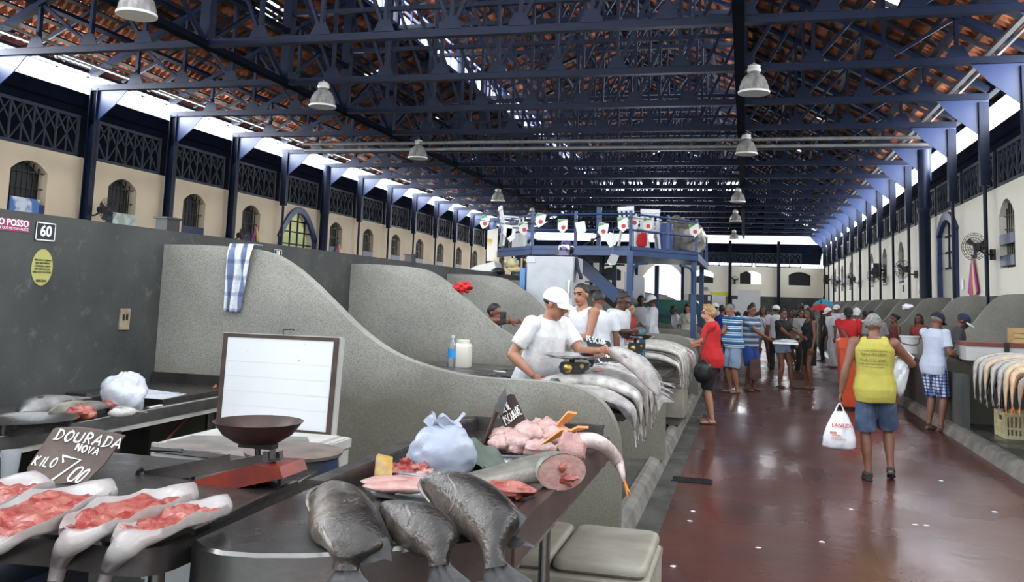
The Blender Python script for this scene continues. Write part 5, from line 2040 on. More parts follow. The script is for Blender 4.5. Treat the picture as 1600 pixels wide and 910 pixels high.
F_LIP = M('pale_lip_gill_highlight', (.26, .23, .20), .25, col2=(.12, .10, .09), scale=30)  # pale lips, and the white highlight painted along gill ridges
U_, H_ = V((0, -.45, .9)), V((0, -1, .25))
flank_fish('big slate grey fish slumped over the counter end, head beside the gutted fish tray',
           [(508, 757, 531, 755, 2.98, .03), (491, 766, 562, 763, 2.92, .07), (481, 786, 584, 784, 2.80, .095), (480, 806, 595, 804, 2.70, .10), (482, 826, 601, 824, 2.62, .095), (492, 846, 600, 843, 2.57, .08), (508, 860, 588, 859, 2.54, .06), (518, 870, 568, 870, 2.525, .045), (521, 880, 557, 880, 2.52, .032), (521, 892, 556, 892, 2.51, .022)],
           [(521, 888, 556, 888, 2.515), (515, 900, 562, 900, 2.51), (507, 913, 571, 912, 2.50), (494, 935, 588, 932, 2.49), (484, 955, 602, 950, 2.48)], [U_, U_, U_, U_ * .6 + H_ * .4, H_, H_, H_],
           [('anal_fin', [(556, 864, 2.56), (585, 848, 2.57), (604, 842, 2.57), (610, 858, 2.565), (613, 878, 2.56), (600, 874, 2.56), (582, 880, 2.555), (562, 880, 2.55)])],
           [('gill_edge', [(503, 822, 2.52), (509, 838, 2.48), (515, 852, 2.465), (521, 864, 2.47)], .007), ('lip', [(484, 800, 2.74), (480, 784, 2.80), (484, 770, 2.88), (497, 761, 2.93)], .007)], 1)
flank_fish('slate grey fish lying lowest, half under its two neighbours on the counter end',
           [(594, 800, 604, 782, 2.88, .03), (598, 822, 632, 780, 2.82, .055), (606, 842, 668, 786, 2.74, .07), (626, 857, 692, 806, 2.68, .07), (648, 864, 704, 832, 2.64, .055), (662, 868, 703, 852, 2.62, .04), (668, 876, 698, 868, 2.60, .028), (669, 886, 698, 882, 2.59, .020)],
           [(669, 882, 698, 879, 2.595), (668, 892, 704, 888, 2.59), (664, 912, 727, 908, 2.58), (658, 938, 748, 930, 2.57)], [U_, U_, U_ * .6 + H_ * .4, H_, H_],
           [('anal_fin', [(612, 846, 2.70), (640, 862, 2.66), (622, 866, 2.66), (606, 858, 2.68)])], [('gill_edge', [(634, 790, 2.70), (640, 806, 2.67), (636, 824, 2.66)], .004)], 2)
flank_fish('big slate grey fish lying on top of the others, head towards the white bag',
           [(655, 759, 660, 750, 3.02, .02), (662, 773, 685, 735, 3.0, .06), (676, 793, 718, 736, 2.93, .09), (692, 812, 750, 748, 2.85, .095), (714, 828, 777, 770, 2.77, .09), (736, 844, 794, 797, 2.70, .075), (749, 857, 793, 826, 2.66, .055), (754, 869, 784, 856, 2.63, .038), (755, 882, 786, 876, 2.61, .028), (755, 890, 790, 884, 2.60, .022)],
           [(755, 886, 788, 881, 2.605), (753, 897, 802, 893, 2.60), (752, 914, 825, 908, 2.59), (750, 940, 848, 930, 2.58)], [U_, U_, U_, U_ * .6 + H_ * .4, H_, H_],
           [('dorsal_fin', [(790, 788, 2.74), (806, 796, 2.74), (823, 811, 2.73), (812, 826, 2.72), (796, 842, 2.71), (788, 822, 2.72)]), ('anal_fin', [(790, 852, 2.72), (805, 838, 2.73), (822, 847, 2.72), (839, 856, 2.71), (816, 853, 2.71), (800, 860, 2.71)])],
           [('lip', [(658, 748, 2.98), (655, 758, 2.98), (660, 770, 2.96), (672, 786, 2.90)], .007), ('gill_edge', [(700, 746, 2.84), (712, 766, 2.78), (708, 790, 2.76), (698, 806, 2.78)], .004)], 3)

# ---------------------------------------------------------------- goods in the tray
WBAGB = M('bluish_plastic_bag', (.30, .33, .41), .35, bump=.4, bscale=14)
zt = ZT + .006
c = at(690, 716, Z=zt + .06)
blob_o = blob('white_bag', (c.x, c.y, zt + .07), .150, .135, .14, WBAGB, None, amp=.13, freq=4, seed=4, n=40, m=24, base=-.068)
tag(blob_o, 'crumpled white plastic bag standing in the fish tray', 'plastic bag')
mb = MB()
tp_ = V((c.x - .01, c.y, zt + .19))
mb.grid(lambda a, b: tp_ + V(((a - .5) * .16 + .02 * sin(b * 9), .05 * sin(a * 6 + b * 2), .07 * b - .02 + .02 * sin(a * 14))), 14, 6)
mb.build('gathered_mouth', WBAGB, blob_o, 60)
c = at(752, 712, Z=zt + .04)
mb = MB()
mb.grid(lambda a, b: V((c.x + (a - .5) * .26, c.y + (b - .5) * .34, zt + .015 + .09 * max(0, 1 - ((a - .4) * 2.4) ** 2) * max(0, 1 - ((b - .5) * 2) ** 2) + .016 * sin(a * 13 + b * 7))), 24, 18)
tag(mb.build('damp_cloth', CLOTHG, None, 60), 'damp grey-green cloth draped behind the white bag', 'cloth')


def tray(label, corners, z, hh, group=None):
    P = [at(x, y, Z=z) for x, y in corners]
    c_ = sum(P, V()) / 4
    g = E('aluminium_tray', label, 'tray', (c_.x, c_.y, z), group)
    mb = MB()
    inn = [c_ + (p - c_) * .86 for p in P]
    mb.loft([[p + V((0, 0, 0)) for p in inn], [p + V((0, 0, hh)) for p in P]], caps=False)
    mb.add(inn, [(0, 1, 2, 3)])
    mb.build('dish', TRAYM, g)
    mb = MB()
    for a in range(4):
        mb.bar(P[a] + V((0, 0, hh)), P[(a + 1) % 4] + V((0, 0, hh)), .016, .006)
    mb.build('rim', TRAYM, g)
    return g


tray('bright aluminium tray edge under the pink fillets behind the grey fish', [(574, 777), (722, 800), (745, 765), (605, 748)], .915, .03)
tray('aluminium tray holding pink roe beneath the brown sign', [(770, 722), (838, 724), (850, 696), (785, 694)], zt, .03)
tray('wide flat aluminium tray along the counter centre', [(770, 745), (842, 748), (860, 722), (740, 722)], zt, .02)
def goods(name, label, cat, x, y, z, rx, ry, rz, mat, group=None, **k):
    c_ = at(x, y, Z=z)
    return lump(name, label, cat, (c_.x, c_.y, z + rz * .3), rx, ry, rz, mat, group, **k)
goods('fish_fillet', 'long pale pink fillet with a dark centre line in the tray behind the grey fish', 'fillet', 632, 764, .955, .15, .06, .022, FLESHP, amp=.15, rot=.5)
goods('fish_fillet', 'second pale pink fillet lying behind the first, nearer the offal', 'fillet', 618, 755, .955, .14, .06, .02, FLESHP, amp=.15, rot=.4, seed=3)
for i, (x, y, rx, ry, rz, mt, lb) in enumerate(((616, 742, .05, .07, .03, FLESH, 'dark red piece of offal beside the yellow fin'), (633, 738, .045, .06, .04, FLESH, 'upright dark red piece of offal next to the white bag'), (652, 742, .06, .06, .03, FLESH, 'red offal lump lying against the white bag'), (664, 747, .05, .05, .022, FLESHP, 'small pink offal lump in front of the white bag'))):
    goods('fish_offal', lb, 'offal', x, y, .925, rx, ry, rz, mt, 'offal by the white bag', amp=.5, seed=i, freq=8)
c = at(596, 745, Z=.94)
mb = MB()
mb.prism([c + V((-.02, -.03, .0)), c + V((.06, -.06, .01)), c + V((.015, .05, .06)), c + V((-.045, .04, .07)), c + V((-.03, .0, .03))], V((.01, .0, .012)))
tag(mb.build('yellow_tail_fin', FIN_Y), 'yellow cut tail fin standing by the tray rim', 'fish tail')
roes = [(787, 698, .075, .09, .045), (806, 700, .07, .10, .06), (826, 690, .08, .10, .075), (848, 684, .08, .11, .08), (866, 692, .07, .10, .07), (790, 684, .08, .09, .04), (814, 676, .08, .08, .055), (842, 706, .07, .08, .045)]
rl = ['lowest, at the tray corner by the knife', 'beside the knife handle', 'topmost in the middle of the heap', 'topmost, towards the orange fins', 'next to the fish tail over the edge', 'at the back under the brown sign', 'right behind the brown sign', 'in front, touching the cut fish']
for i, (x, y, rx, ry, rz) in enumerate(roes):
    goods('fish_roe', 'glossy pink roe sac ' + rl[i], 'roe', x, y, .955, rx, ry, rz, ROE, 'pink roe sacs', amp=.2, seed=i + 5, rot=i * .7, freq=7)
# orange fins sticking up at the back
for i, (x, y, lx, lz) in enumerate(((868, 672, .10, .08), (880, 678, .12, .03), (855, 690, .11, .05))):
    c = at(x, y, Z=1.02)
    mb = MB()
    mb.prism([c + V((-.03, 0, -.02)), c + V((0, .02, -.01)), c + V((lx, .03, lz)), c + V((lx * .6, .0, lz * 1.1))], V((0, .006, .01)))
    tag(mb.build('orange_fin', FIN_O), ['orange fin standing up behind the roe', 'flat orange fin pointing to the aisle above the roe', 'yellow-orange fin lying on the scaly fish'][i], 'fish fin', 'cut orange fins')
# headless scaly fish with its cut face to the aisle
g = E('headless_fish', 'large headless scaly fish with pink cut end on the counter lip', 'fish', at(820, 735, Z=.97))
fr = frames([at(735, 752, Z=.955), at(778, 745, Z=.96), at(825, 735, Z=.975), at(862, 730, Z=.99), at(878, 738, Z=.985)], [U] * 5, 20)
mb = MB()
rings = []
for i, (p, t, N, D) in enumerate(fr):
    u = i / 19
    w_ = .05 + .06 * u
    hh = .03 + .045 * u
    rings.append([p + D * (cos(2 * pi * j / 18) * w_) + N * (sin(2 * pi * j / 18) * hh) for j in range(18)])
mb.loft(rings)
me_ = mb.mesh('body', F_BROWN, 60)
at_ = me_.attributes.new('dv', 'FLOAT', 'POINT')
at_.data.foreach_set('value', [.5 + .5 * sin(2 * pi * (i % 18) / 18) for i in range(len(me_.vertices))])
link('body', me_, g)
p, t, N, D = fr[-1]
mb = MB()
mb.grid(lambda a, b: p + t * (.004) + D * (cos(2 * pi * a) * .105 * b) + N * (sin(2 * pi * a) * .072 * b), 24, 2)
mb.build('cut_face', FLESHP, g, 60)
blob('backbone', p + t * .006 + N * .02, .018, .018, .018, FLESH, g, amp=.3, n=10, m=7)
blob('belly_cavity', p + t * .004 - N * .028 + D * .02, .045, .018, .022, FLESH, g, amp=.5, seed=3)
goods('fish_steak', 'folded pink fish flap hanging by the cut end of the scaly fish', 'fish piece', 893, 712, .98, .06, .05, .085, FLESHP, amp=.3, seed=8)
goods('fish_steak', 'red and white cut steak under the headless fish at the counter lip', 'fish piece', 800, 770, .93, .10, .05, .03, FLESH, amp=.4, seed=9)
# fish tail over the far corner
fish('slim pink fish whose orange tail hangs over the far counter corner', 'fish', [at(868, 700, Z=.97), at(900, 690, Z=.985), at(935, 692, Z=.98), at(962, 716, Y=4.72), at(972, 742, Y=4.70), at(975, 752, Y=4.70)], [U, U, U + V((.3, 0, 0)), V((1, -.4, .2)), V((1, -.4, 0)), V((1, -.4, 0))], .045, .04, fmat('pink_scaly_skin', (.46, .30, .27), (.60, .45, .42), (.6, .5, .47), .3), FIN_O, None, 1, prof=HPS, tail=.10, tspread=.35, dorsal=0, eye=False, pect=False, seed=5)
# knife stuck in the roe and the brown sign
knife('long knife standing upright in the roe beside the brown sign', at(790, 606, Y=4.55), at(757, 694, Y=4.55), .17, .05, (0, -1, 0), WOODH)
g = E('price_sign', 'small dark brown chalked sign tilted above the pink roe', 'price sign', at(800, 675, Y=4.62))
cor = [(773, 636), (779, 627), (797, 616), (803, 617), (823, 660), (822, 665), (801, 681), (796, 680)]
mb = MB()
mb.prism([at(x, y, Y=4.60) for x, y in cor], V((0, .012, 0)))
mb.build('board', BROWNB, g)
mb = MB()
LS = lambda x, y: at(x, y, Y=4.594)
for tx, a, b_, c_ in (("FILE DE", (784, 647), (800, 637), (779, 638)), ("PSCAMARE", (791, 665), (816, 646), (785, 653))):
    o0 = LS(*a)
    ux, uy = LS(*b_) - o0, LS(*c_) - o0
    chalk(mb, tx, o0, ux.normalized(), uy.normalized(), uy.length, ux.length / (len(tx) - .3), .0024, seed=7, nrm=(0, -1, 0))
mb.build('chalk_lettering', CHALK, g)

# ---------------------------------------------------------------- cooler box by the kerb
g = E('cooler_box', 'grimy off-white cooler box with a two part lid standing at the kerb', 'cooler box', (-.75, 4.75, .0))
c0, c1, c2, c3 = at(1020, 888, Z=.42), at(1030, 838, Z=.45), at(870, 806, Z=.45), at(790, 850, Z=.42)
x0, x1, ya, yb = -1.30, -.43, 4.36, 5.12
def rbox(mb, lo, hi, r, mi=0, n=5):
    rings = []
    for z, k in ((lo[2], r * .5), (lo[2] + r * .4, 0), (hi[2] - r * .5, 0), (hi[2] - r * .15, r * .15), (hi[2], r * .5)):
        ring = []
        for cx_, cy_, a0 in ((hi[0] - r, hi[1] - r, 0), (lo[0] + r, hi[1] - r, pi / 2), (lo[0] + r, lo[1] + r, pi), (hi[0] - r, lo[1] + r, 3 * pi / 2)):
            for j in range(n + 1):
                a = a0 + pi / 2 * j / n
                ring.append(V((cx_ + cos(a) * max(r - k, .002), cy_ + sin(a) * max(r - k, .002), z)))
        rings.append(ring)
    mb.loft(rings, mi)
mb = MB()
rbox(mb, (x0, ya, .004), (x1, yb, .37), .06)
mb.build('body', OFFW, g, 50)
mb = MB()
rbox(mb, (x0 - .005, ya - .005, .33), (x1 + .005, yb + .005, .355), .06)
mb.build('rim', OFFW, g, 50)
for a, b_, nm in ((x0 + .005, -.91, 'lid'), (-.90, x1 - .012, 'lid')):
    mb = MB()
    rbox(mb, (a, ya + .01, .365), (b_, yb - .01, .435), .06)
    mb.build(nm, OFFW, g, 50)

# ---------------------------------------------------------------- side counter goods
zs = ZT + .026
gs = 'cut fish on the side counter'
fish('dark fish lying farthest along the centre wall on the side counter', 'fish', [at(30, 648, Z=zs + .05), at(60, 636, Z=zs + .06), at(100, 628, Z=zs + .06), at(140, 622, Z=zs + .05)], [U, U, U, U], .09, .06, fmat('dark_grey_fish_skin', (.05, .05, .05), (.12, .12, .12), (.25, .24, .24), .3), F_GREYFIN, gs, 1, n=18, tail=.1, seed=2, eye=False)
fish('gutted dark fish with a red belly cut on the side counter', 'fish', [at(75, 648, Z=zs + .05), at(110, 642, Z=zs + .06), at(150, 636, Z=zs + .05), at(188, 634, Z=zs + .04)], [U, U, U, U], .085, .05, F_BROWN, F_GREYFIN, gs, -1, n=18, tail=.09, seed=3, eye=False)
goods('fish_offal', 'bright red opened belly cut on the side counter', 'fish piece', 124, 648, zs + .05, .10, .06, .035, FLESH, amp=.35, seed=2)
goods('fish_offal', 'second dark red cut beside the small silver fish', 'fish piece', 172, 636, zs + .04, .06, .05, .03, FLESH, amp=.35, seed=4)
fish('small silver fish at the front edge of the side counter', 'fish', [at(168, 647, Z=zs + .03), at(188, 645, Z=zs + .035), at(206, 643, Z=zs + .03), at(214, 642, Z=zs + .03)], [U, U, U, U], .05, .03, F_SILV, FIN_S, gs, 1, n=14, tail=.06, seed=4)
knife('thin white handled knife at the edge of the side counter', at(205, 643, Z=zs + .01), at(252, 634, Z=zs + .012), .12, .03, (0, 0, 1), WPAINT)
c = at(196, 618, Z=zs + .1)
bg_ = blob('plastic_bag', (c.x, c.y, zs + .10), .12, .11, .15, WPLAST, None, amp=.22, freq=5, seed=12, n=40, m=24, base=-.098, smooth=70)
tag(bg_, 'crinkled clear-white plastic bag standing upright on the side counter', 'plastic bag')
mb = MB()
c2 = at(225, 622, Z=zs + .04)
mb.grid(lambda a, b: V((c2.x + (a - .5) * .22, c2.y - .25 + b * .9, zs + .006 + .14 * (1 - b) ** 1.5 * (1 - (2 * a - 1) ** 2 * .6) + .008 * sin(a * 20 + b * 8))), 16, 16)
tag(mb.build('plastic_sheet', WPLAST, None, 40), 'white plastic film trailing from the bag on the side counter', 'plastic film')
# little cup at the frame edge
c = at(14, 745, Z=ZT + .006)
mb = MB()
mb.lathe([(.03, 0), (.038, .10), (.036, .10), (.028, .004), (.001, .004)], (c.x, c.y, ZT + .006), 18)
tag(mb.build('plastic_cup', M('clear_cup_plastic', (.7, .72, .75), .15, trans=.6), None, 40), 'clear plastic cup beside the painted price board', 'cup')

# ---------------------------------------------------------------- on the dark centre wall
XW = XWALL + .004
wx, wz = V((0, 1, 0)), V((0, 0, 1))
PLB = M('black_number_plate', (.012, .012, .02), .4)
PRW = M('white_print_ink', (.82, .83, .85), .5)
for n_, (a, b_, lb) in {'60': ((54, 375), (87, 350), 'black plate numbered 60 on the dark centre wall'), '58': ((427, 402), (440, 391), 'black plate numbered 58 high on the centre wall past the towel')}.items():
    p, q = at(*a, X=XW), at(*b_, X=XW)
    mb = MB()
    mb.box((XWALL + .001, p.y, p.z), (XWALL + .008, q.y, q.z))
    o = mb.build('number_sign', PLB)
    tag(o, lb, 'number plate', 'stall number plates')
    w_, h_ = q.y - p.y, q.z - p.z
    mb = MB()
    b2 = .06 * h_
    X2 = XWALL + .0085
    for (y0, y1, z0, z1) in ((p.y, q.y, p.z, p.z + b2), (p.y, q.y, q.z - b2, q.z), (p.y, p.y + b2, p.z, q.z), (q.y - b2, q.y, p.z, q.z)):
        mb.box((XWALL + .008, y0, z0), (X2, y1, z1))
    mb.build('border', PRW, o)
    printed(n_, h_ * .85, (XWALL + .008, (p.y + q.y) / 2, (p.z + q.z) / 2), (0, 1, 0), (0, 0, 1), PRW, o, bold=.0022 * h_ / .1)
PINK = M('magenta_sticker', (.30, .022, .12), .45)
p, q = at(-44, 372, X=XW), at(46, 361, X=XW)
o = MB().box((XWALL + .001, p.y, q.z - .012), (XWALL + .003, q.y, q.z + .062)).build('wall_sticker', PINK)
tag(o, 'magenta strip sticker lettered in white on the dark centre wall', 'sticker')
printed('TUDO POSSO', .056, (XWALL + .003, q.y - .01, q.z + .038), (0, 1, 0), (0, 0, 1), PRW, o, bold=.0015, align='RIGHT')
printed('NAQUELE QUE ME FORTALECE', .022, (XWALL + .003, q.y - .01, q.z + .004), (0, 1, 0), (0, 0, 1), PRW, o, align='RIGHT')
c = at(66, 418, X=XW)
mb = MB()
mb.prism([(XWALL + .001, c.y + .088 * cos(2 * pi * i / 28), c.z + .115 * sin(2 * pi * i / 28)) for i in range(28)], (.003, 0, 0))
o = mb.build('notice_sign', M('yellow_notice', (.40, .38, .12), .5))
tag(o, 'yellow oval notice with small dark text under the number 60 plate', 'notice')
INK = M('dark_print_ink', (.05, .05, .03), .6)
for i, s_ in enumerate(('PREZADO CLIENTE', 'SEJA BEM VINDO', 'CONSERVE LIMPO', 'ESTE ESPACO DO', 'MERCADO DO PEIXE')):
    printed(s_, .0165, (XWALL + .004, c.y, c.z + .045 - i * .019), (0, 1, 0), (0, 0, 1), INK, o)
printed('MERCADO', .018, (XWALL + .004, c.y, c.z - .085), (0, 1, 0), (0, 0, 1), INK, o, bold=.0008)
c = at(194, 499, X=XW)
g = E('wall_socket', 'grimy beige wall socket on the dark centre wall', 'wall socket', (XWALL, c.y, c.z))
mb = MB()
mb.box((XWALL + .001, c.y - .052, c.z - .075), (XWALL + .012, c.y + .052, c.z + .075))
mb.build('cover', M('grimy_beige_plastic', (.33, .27, .17), .5, col2=(.2, .15, .1), scale=20), g)
mb = MB()
for s_ in (-1, 1):
    mb.box((XWALL + .012, c.y + s_ * .018 - .010, c.z - .005), (XWALL + .015, c.y + s_ * .018 + .010, c.z + .035))
mb.build('socket_slot', BLKP, g)
# faint chalk scribbles on the partitions
# striped towel over the first partition
mb = MB()
t0, t1 = at(357, 384, Y=5.89), at(398, 386, Y=5.89)
def towel(a, b):
    w_ = (t1.x - t0.x)
    wid = w_ * (.95 - .42 * b)
    z = t0.z + .012 - b * .50
    x = t0.x + w_ * .06 * b + wid * (a) + .05 * w_
    y = 5.895 - .012 - .018 * (1 + sin(a * 15 + b * 2)) * min(1, b * 4 + .3)
    if b < .06:
        y = 5.895 + .12 * (1 - b / .06) - .01
        z = t0.z + .016
    return V((x, y, z))
mb.grid(towel, 40, 34)
TOW = M('blue_striped_towel', (.72, .74, .78), .9, bump=.4, bscale=60)
nt, b = base_of(TOW)
tc = nt.nodes.new('ShaderNodeTexCoord')
wv = nt.nodes.new('ShaderNodeTexWave')
wv.wave_type = 'BANDS'
wv.bands_direction = 'X'
wv.inputs['Scale'].default_value = 3.2
wv.inputs['Distortion'].default_value = 1.0
nt.links.new(tc.outputs['Object'], wv.inputs['Vector'])
w2 = nt.nodes.new('ShaderNodeTexWave')
w2.bands_direction = 'Z'
w2.inputs['Scale'].default_value = 2.6
nt.links.new(tc.outputs['Object'], w2.inputs['Vector'])
r1 = ramp(nt, wv.outputs['Fac'], [(.62, (1, 1, 1)), (.80, (.22, .27, .42))])
r2 = ramp(nt, w2.outputs['Fac'], [(.75, (1, 1, 1)), (.95, (.6, .64, .74))])
nt.links.new(mixc(nt, 1., mixc(nt, 1., (.72, .74, .78), r1.outputs['Color'], 'MULTIPLY'), r2.outputs['Color'], 'MULTIPLY'), b.inputs['Base Color'])
tw_o = mb.build('striped_towel', TOW, None, 70)
sm = tw_o.modifiers.new('s', 'SOLIDIFY')
sm.thickness = .006
tag(tw_o, 'blue and white striped towel hung over the first wave partition', 'towel')
# ================================================================ further stalls: fish, scales, boards
U = V((0, 0, 1))


def stall_table(label, x0, x1, y0, y1, z=.88, group='steel counters of the row of stalls'):
    o = [(x1, y0), (x1, y1), (x0, y1), (x0, y0)]
    return slab_table(label, o, z, .06, STEELD, STEELD, [(x0 + .1, y0 + .1), (x0 + .1, y1 - .1), (x1 - .2, y0 + .15), (x1 - .2, y1 - .95)], group)


stall_table('steel counter piled with silver fish behind the first partition', -1.44, -.84, 6.5, 8.5)
stall_table('steel counter piled with striped fish behind the second partition', -1.44, -.84, 9.9, 12.5)
stall_table('steel counter with pale fish behind the third partition', -1.75, -.84, 13.2, 15.4)
stall_table('steel counter with pale fish behind the fourth partition', -1.75, -.84, 16.6, 18.3)
# small work table with bottle and jug
wt_ = slab_table('grey work table behind the first partition holding a bottle and jug', [(-1.98, 7.75), (-1.98, 9.2), (-3.3, 9.2), (-3.3, 7.75)], .96, .05, WETZINC, STEELD, [(-2.15, 7.85), (-2.15, 9.1), (-3.2, 7.85), (-3.2, 9.1)])


def drape(label, Y, x_in, x_edge, z0, zt, h, w, mat, fin, group, side, sd, sweep=0., **k):
    """fish lying head inward on a counter, tail hanging over the aisle edge"""
    q = random.Random(sd)
    sg = 1 if x_edge > x_in else -1
    path = [V((x_in, Y, z0)), V((x_in + sg * abs(x_edge - x_in) * .35, Y + sweep * .2, z0 + .03)), V((x_in + sg * abs(x_edge - x_in) * .72, Y + sweep * .5, z0 + .025)), V((x_edge + sg * .02, Y + sweep * .8, z0 - .04)), V((x_edge + sg * .075, Y + sweep, zt + (z0 - zt) * .45)), V((x_edge + sg * .085, Y + sweep * 1.05, zt))]
    ns = [U, U, U, (U + V((sg, 0, 0))), V((sg, 0, .1)), V((sg, 0, 0))]
    return fish(label, 'fish', path, ns, h, w, mat, fin, group, side, **k)


# stall of silver fish (behind the first partition)
q = random.Random(3)
N_ = 8
for i in range(N_):
    t = i / (N_ - 1)
    layer = i % 2
    Y = 6.60 + 1.35 * t + q.uniform(-.03, .03)
    hv = [.15, .13, .14][i % 3]
    drape('silver fish draped over the aisle edge behind the first partition, %s from that partition' % ORD[i], Y, -1.50 + q.uniform(-.06, .10), -.84 + .02 * layer, .96 + .08 * layer + q.uniform(0, .02), .75 + q.uniform(-.04, .06), hv, .06, F_SILV if i % 3 else F_PALE, FIN_S, 'silver fish over the aisle edge', 1 if i % 3 else -1, i + 40, sweep=-.10, prof=HPS, tail=.13, n=20, seed=i, dorsal=.2, tspread=.7)
for i, (Y, zz) in enumerate(((6.95, 1.02), (7.30, 1.05), (7.7, 1.04))):
    fish(['silver fish lying along the top of the heap nearest the green scale', 'silver fish on top of the heap beneath the reaching hand', 'silver fish on top of the heap at its far side'][i], 'fish', [V((-1.55, Y + .1, zz)), V((-1.35, Y + .05, zz + .03)), V((-1.1, Y, zz + .02)), V((-.92, Y - .06, zz - .03))], [U, U, U, U + V((.3, 0, 0))], .085, .045, F_PALE, FIN_S, 'silver fish over the aisle edge', 1, prof=HPS, tail=.12, n=16, seed=i + 80)
# the fish in the vendor's hand
hd = at(947, 549, Y=7.0)
fish('pale fish being lifted by the man in the white cap', 'fish', [hd + V((-.02, 0, .01)), at(972, 555, Y=6.98), at(1000, 575, Y=6.95), at(1020, 602, Y=6.95), at(1030, 618, Y=6.95)], [V((0, -.8, .6))] * 5, .075, .05, F_PALE, FIN_S, None, 1, prof=HPS, tail=.12, n=20, seed=90)
for i, (x, y) in enumerate(((938, 580), (948, 588), (922, 592))):
    c = at(x, y, Y=7.1)
    lump('fish_offal', ['pink cut piece on the silver heap under the chalkboard', 'red strip of gill lying on the silver fish', 'pink flap at the back of the silver heap'][i], 'fish piece', (c.x, c.y, c.z), .07, .05, .02, FLESHP, 'pink cuts on the silver fish', amp=.4, seed=i)
# second small pile on the far end of that counter, tails to the aisle
for i in range(3):
    fish(['slim pale fish at the far end of the silver fish counter, lowest', 'slim pale fish in the middle of the far end of that counter', 'slim pale fish topmost at the far end of the silver counter'][i], 'fish', [V((-1.55, 8.18 + .1 * i, .94 + .03 * i)), V((-1.25, 8.2 + .1 * i, .96 + .03 * i)), V((-.95, 8.24 + .1 * i, .95 + .03 * i)), V((-.74, 8.27 + .1 * i, .88 + .03 * i))], [U, U, U, U + V((.6, 0, 0))], .06, .04, F_PALE, FIN_S, 'slim pale fish', 1, prof=HPS, tail=.14, n=16, seed=i + 60)

# stall of striped fish
N_ = 10
for i in range(N_):
    t = i / (N_ - 1)
    Y = 11.15 + 1.25 * t + q.uniform(-.03, .03)
    drape('dark striped fish bent over the aisle edge by the blonde woman, %s from partition two' % ORD[i], Y, -1.50 + q.uniform(-.08, .1), -.84 + .03 * (i % 2), .97 + .11 * (i % 2) + q.uniform(0, .03), .72 + q.uniform(-.06, .08), .075, .045, F_STRI, FIN_S, 'striped fish over the aisle edge', 1, i + 140, sweep=-.05, prof=HPS, tail=.13, n=18, seed=i, dorsal=.25, pect=False, eye=i < 3)
for i in range(5):
    drape('pale slim fish hanging behind the striped fish, %s from the third partition' % ORD[4 - i], 13.35 + .32 * i, -1.6, -.84, .94 + .03 * (i % 2), .66, .055, .04, F_PALE, FIN_S, 'pale fish by the third partition', 1, i + 170, prof=HPS, tail=.12, n=14, seed=i, pect=False, eye=False)
for i in range(4):
    Y = 16.8 + .45 * i
    fish('pale fish laid on the fourth stall counter, %s from its partition' % ORD[i], 'fish', [V((-1.7, Y, .95)), V((-1.4, Y + .05, .97)), V((-1.1, Y, .97)), V((-.9, Y, .96))], [U] * 4, .07, .05, F_PALE, FIN_S, 'pale fish on the fourth stall', 1, prof=HPS, tail=.12, n=12, seed=i, pect=False, eye=False)

# ---------------------------------------------------------------- green scale with a chrome pan
GRN = M('chipped_green_enamel', (.045, .14, .085), .35, col2=(.02, .05, .035), scale=12)
GRNB = M('blue_green_enamel', (.02, .10, .13), .35, col2=(.02, .06, .08), scale=12)
BRASS = M('brass', (.45, .30, .08), .3, .9)
CHROME = M('bright_chrome', (.62, .62, .63), .15, 1.)


def counter_scale(label, x, y, z, s, paint, sv=1.):
    g = E('counter_scale', label, 'scale', (x, y, z))
    T = lambda a, b, c: (x + a * s * (.8 if abs(c) > .1 else 1), y + b * s, z + c * s * sv)
    mb = MB()
    mb.prism([T(-.17, -.11, .0), T(.17, -.11, .0), T(.15, .11, .0), T(-.15, .11, .0)], (0, 0, .045 * s * sv))
    mb.box(T(-.18, -.13, .005), T(.18, -.11, .04))
    mb.build('base', WPAINT, g)
    mb = MB()
    mb.lathe([(r_, z_ * sv) for r_, z_ in [(.07 * s, .045 * s), (.05 * s, .07 * s), (.04 * s, .16 * s), (.045 * s, .26 * s)]], (x - .05 * s, y, z), 14)
    mb.lathe([(r_, z_ * sv) for r_, z_ in [(.055 * s, .045 * s), (.06 * s, .09 * s), (.04 * s, .13 * s)]], (x - .13 * s, y - .02 * s, z), 12)
    mb.lathe([(r_, z_ * sv) for r_, z_ in [(.055 * s, .045 * s), (.06 * s, .09 * s), (.04 * s, .13 * s)]], (x + .02 * s, y - .02 * s, z), 12)
    mb.build('pillar', paint, g, 50)
    mb = MB()
    mb.prism([T(-.12, -.05, .20), T(.05, -.05, .19), T(.13, -.05, .25), T(.14, -.05, .32), T(.06, -.05, .33), T(-.12, -.05, .33), T(-.14, -.05, .27)], (0, .10 * s, 0))
    mb.build('beam_housing', BLKP, g)
    mb = MB()
    mb.lathe([(.034 * s, 0), (.034 * s, .012 * s), (.014 * s, .02 * s)], T(-.05, -.05, .26), 16, 0, (0, -1, 0))
    mb.lathe([(.018 * s, 0), (.016 * s, .012 * s)], T(.085, -.05, .295), 14, 0, (0, -1, 0))
    mb.build('brass_dial', BRASS, g, 40)
    mb = MB()
    mb.lathe([(r_, z_ * sv) for r_, z_ in [(.02 * s, .31 * s), (.02 * s, .37 * s), (.06 * s, .385 * s)]], (x - .02 * s, y, z), 10)
    mb.build('pan_support', BLKP, g)
    mb = MB()
    mb.lathe([(r_, z_ * sv) for r_, z_ in [(.05 * s, .378 * s), (.19 * s, .385 * s), (.235 * s, .42 * s), (.24 * s, .425 * s), (.23 * s, .423 * s), (.185 * s, .392 * s), (.001, .39 * s)]], (x - .01 * s, y, z), 30)
    mb.build('pan', CHROME, g, 40)
    return g


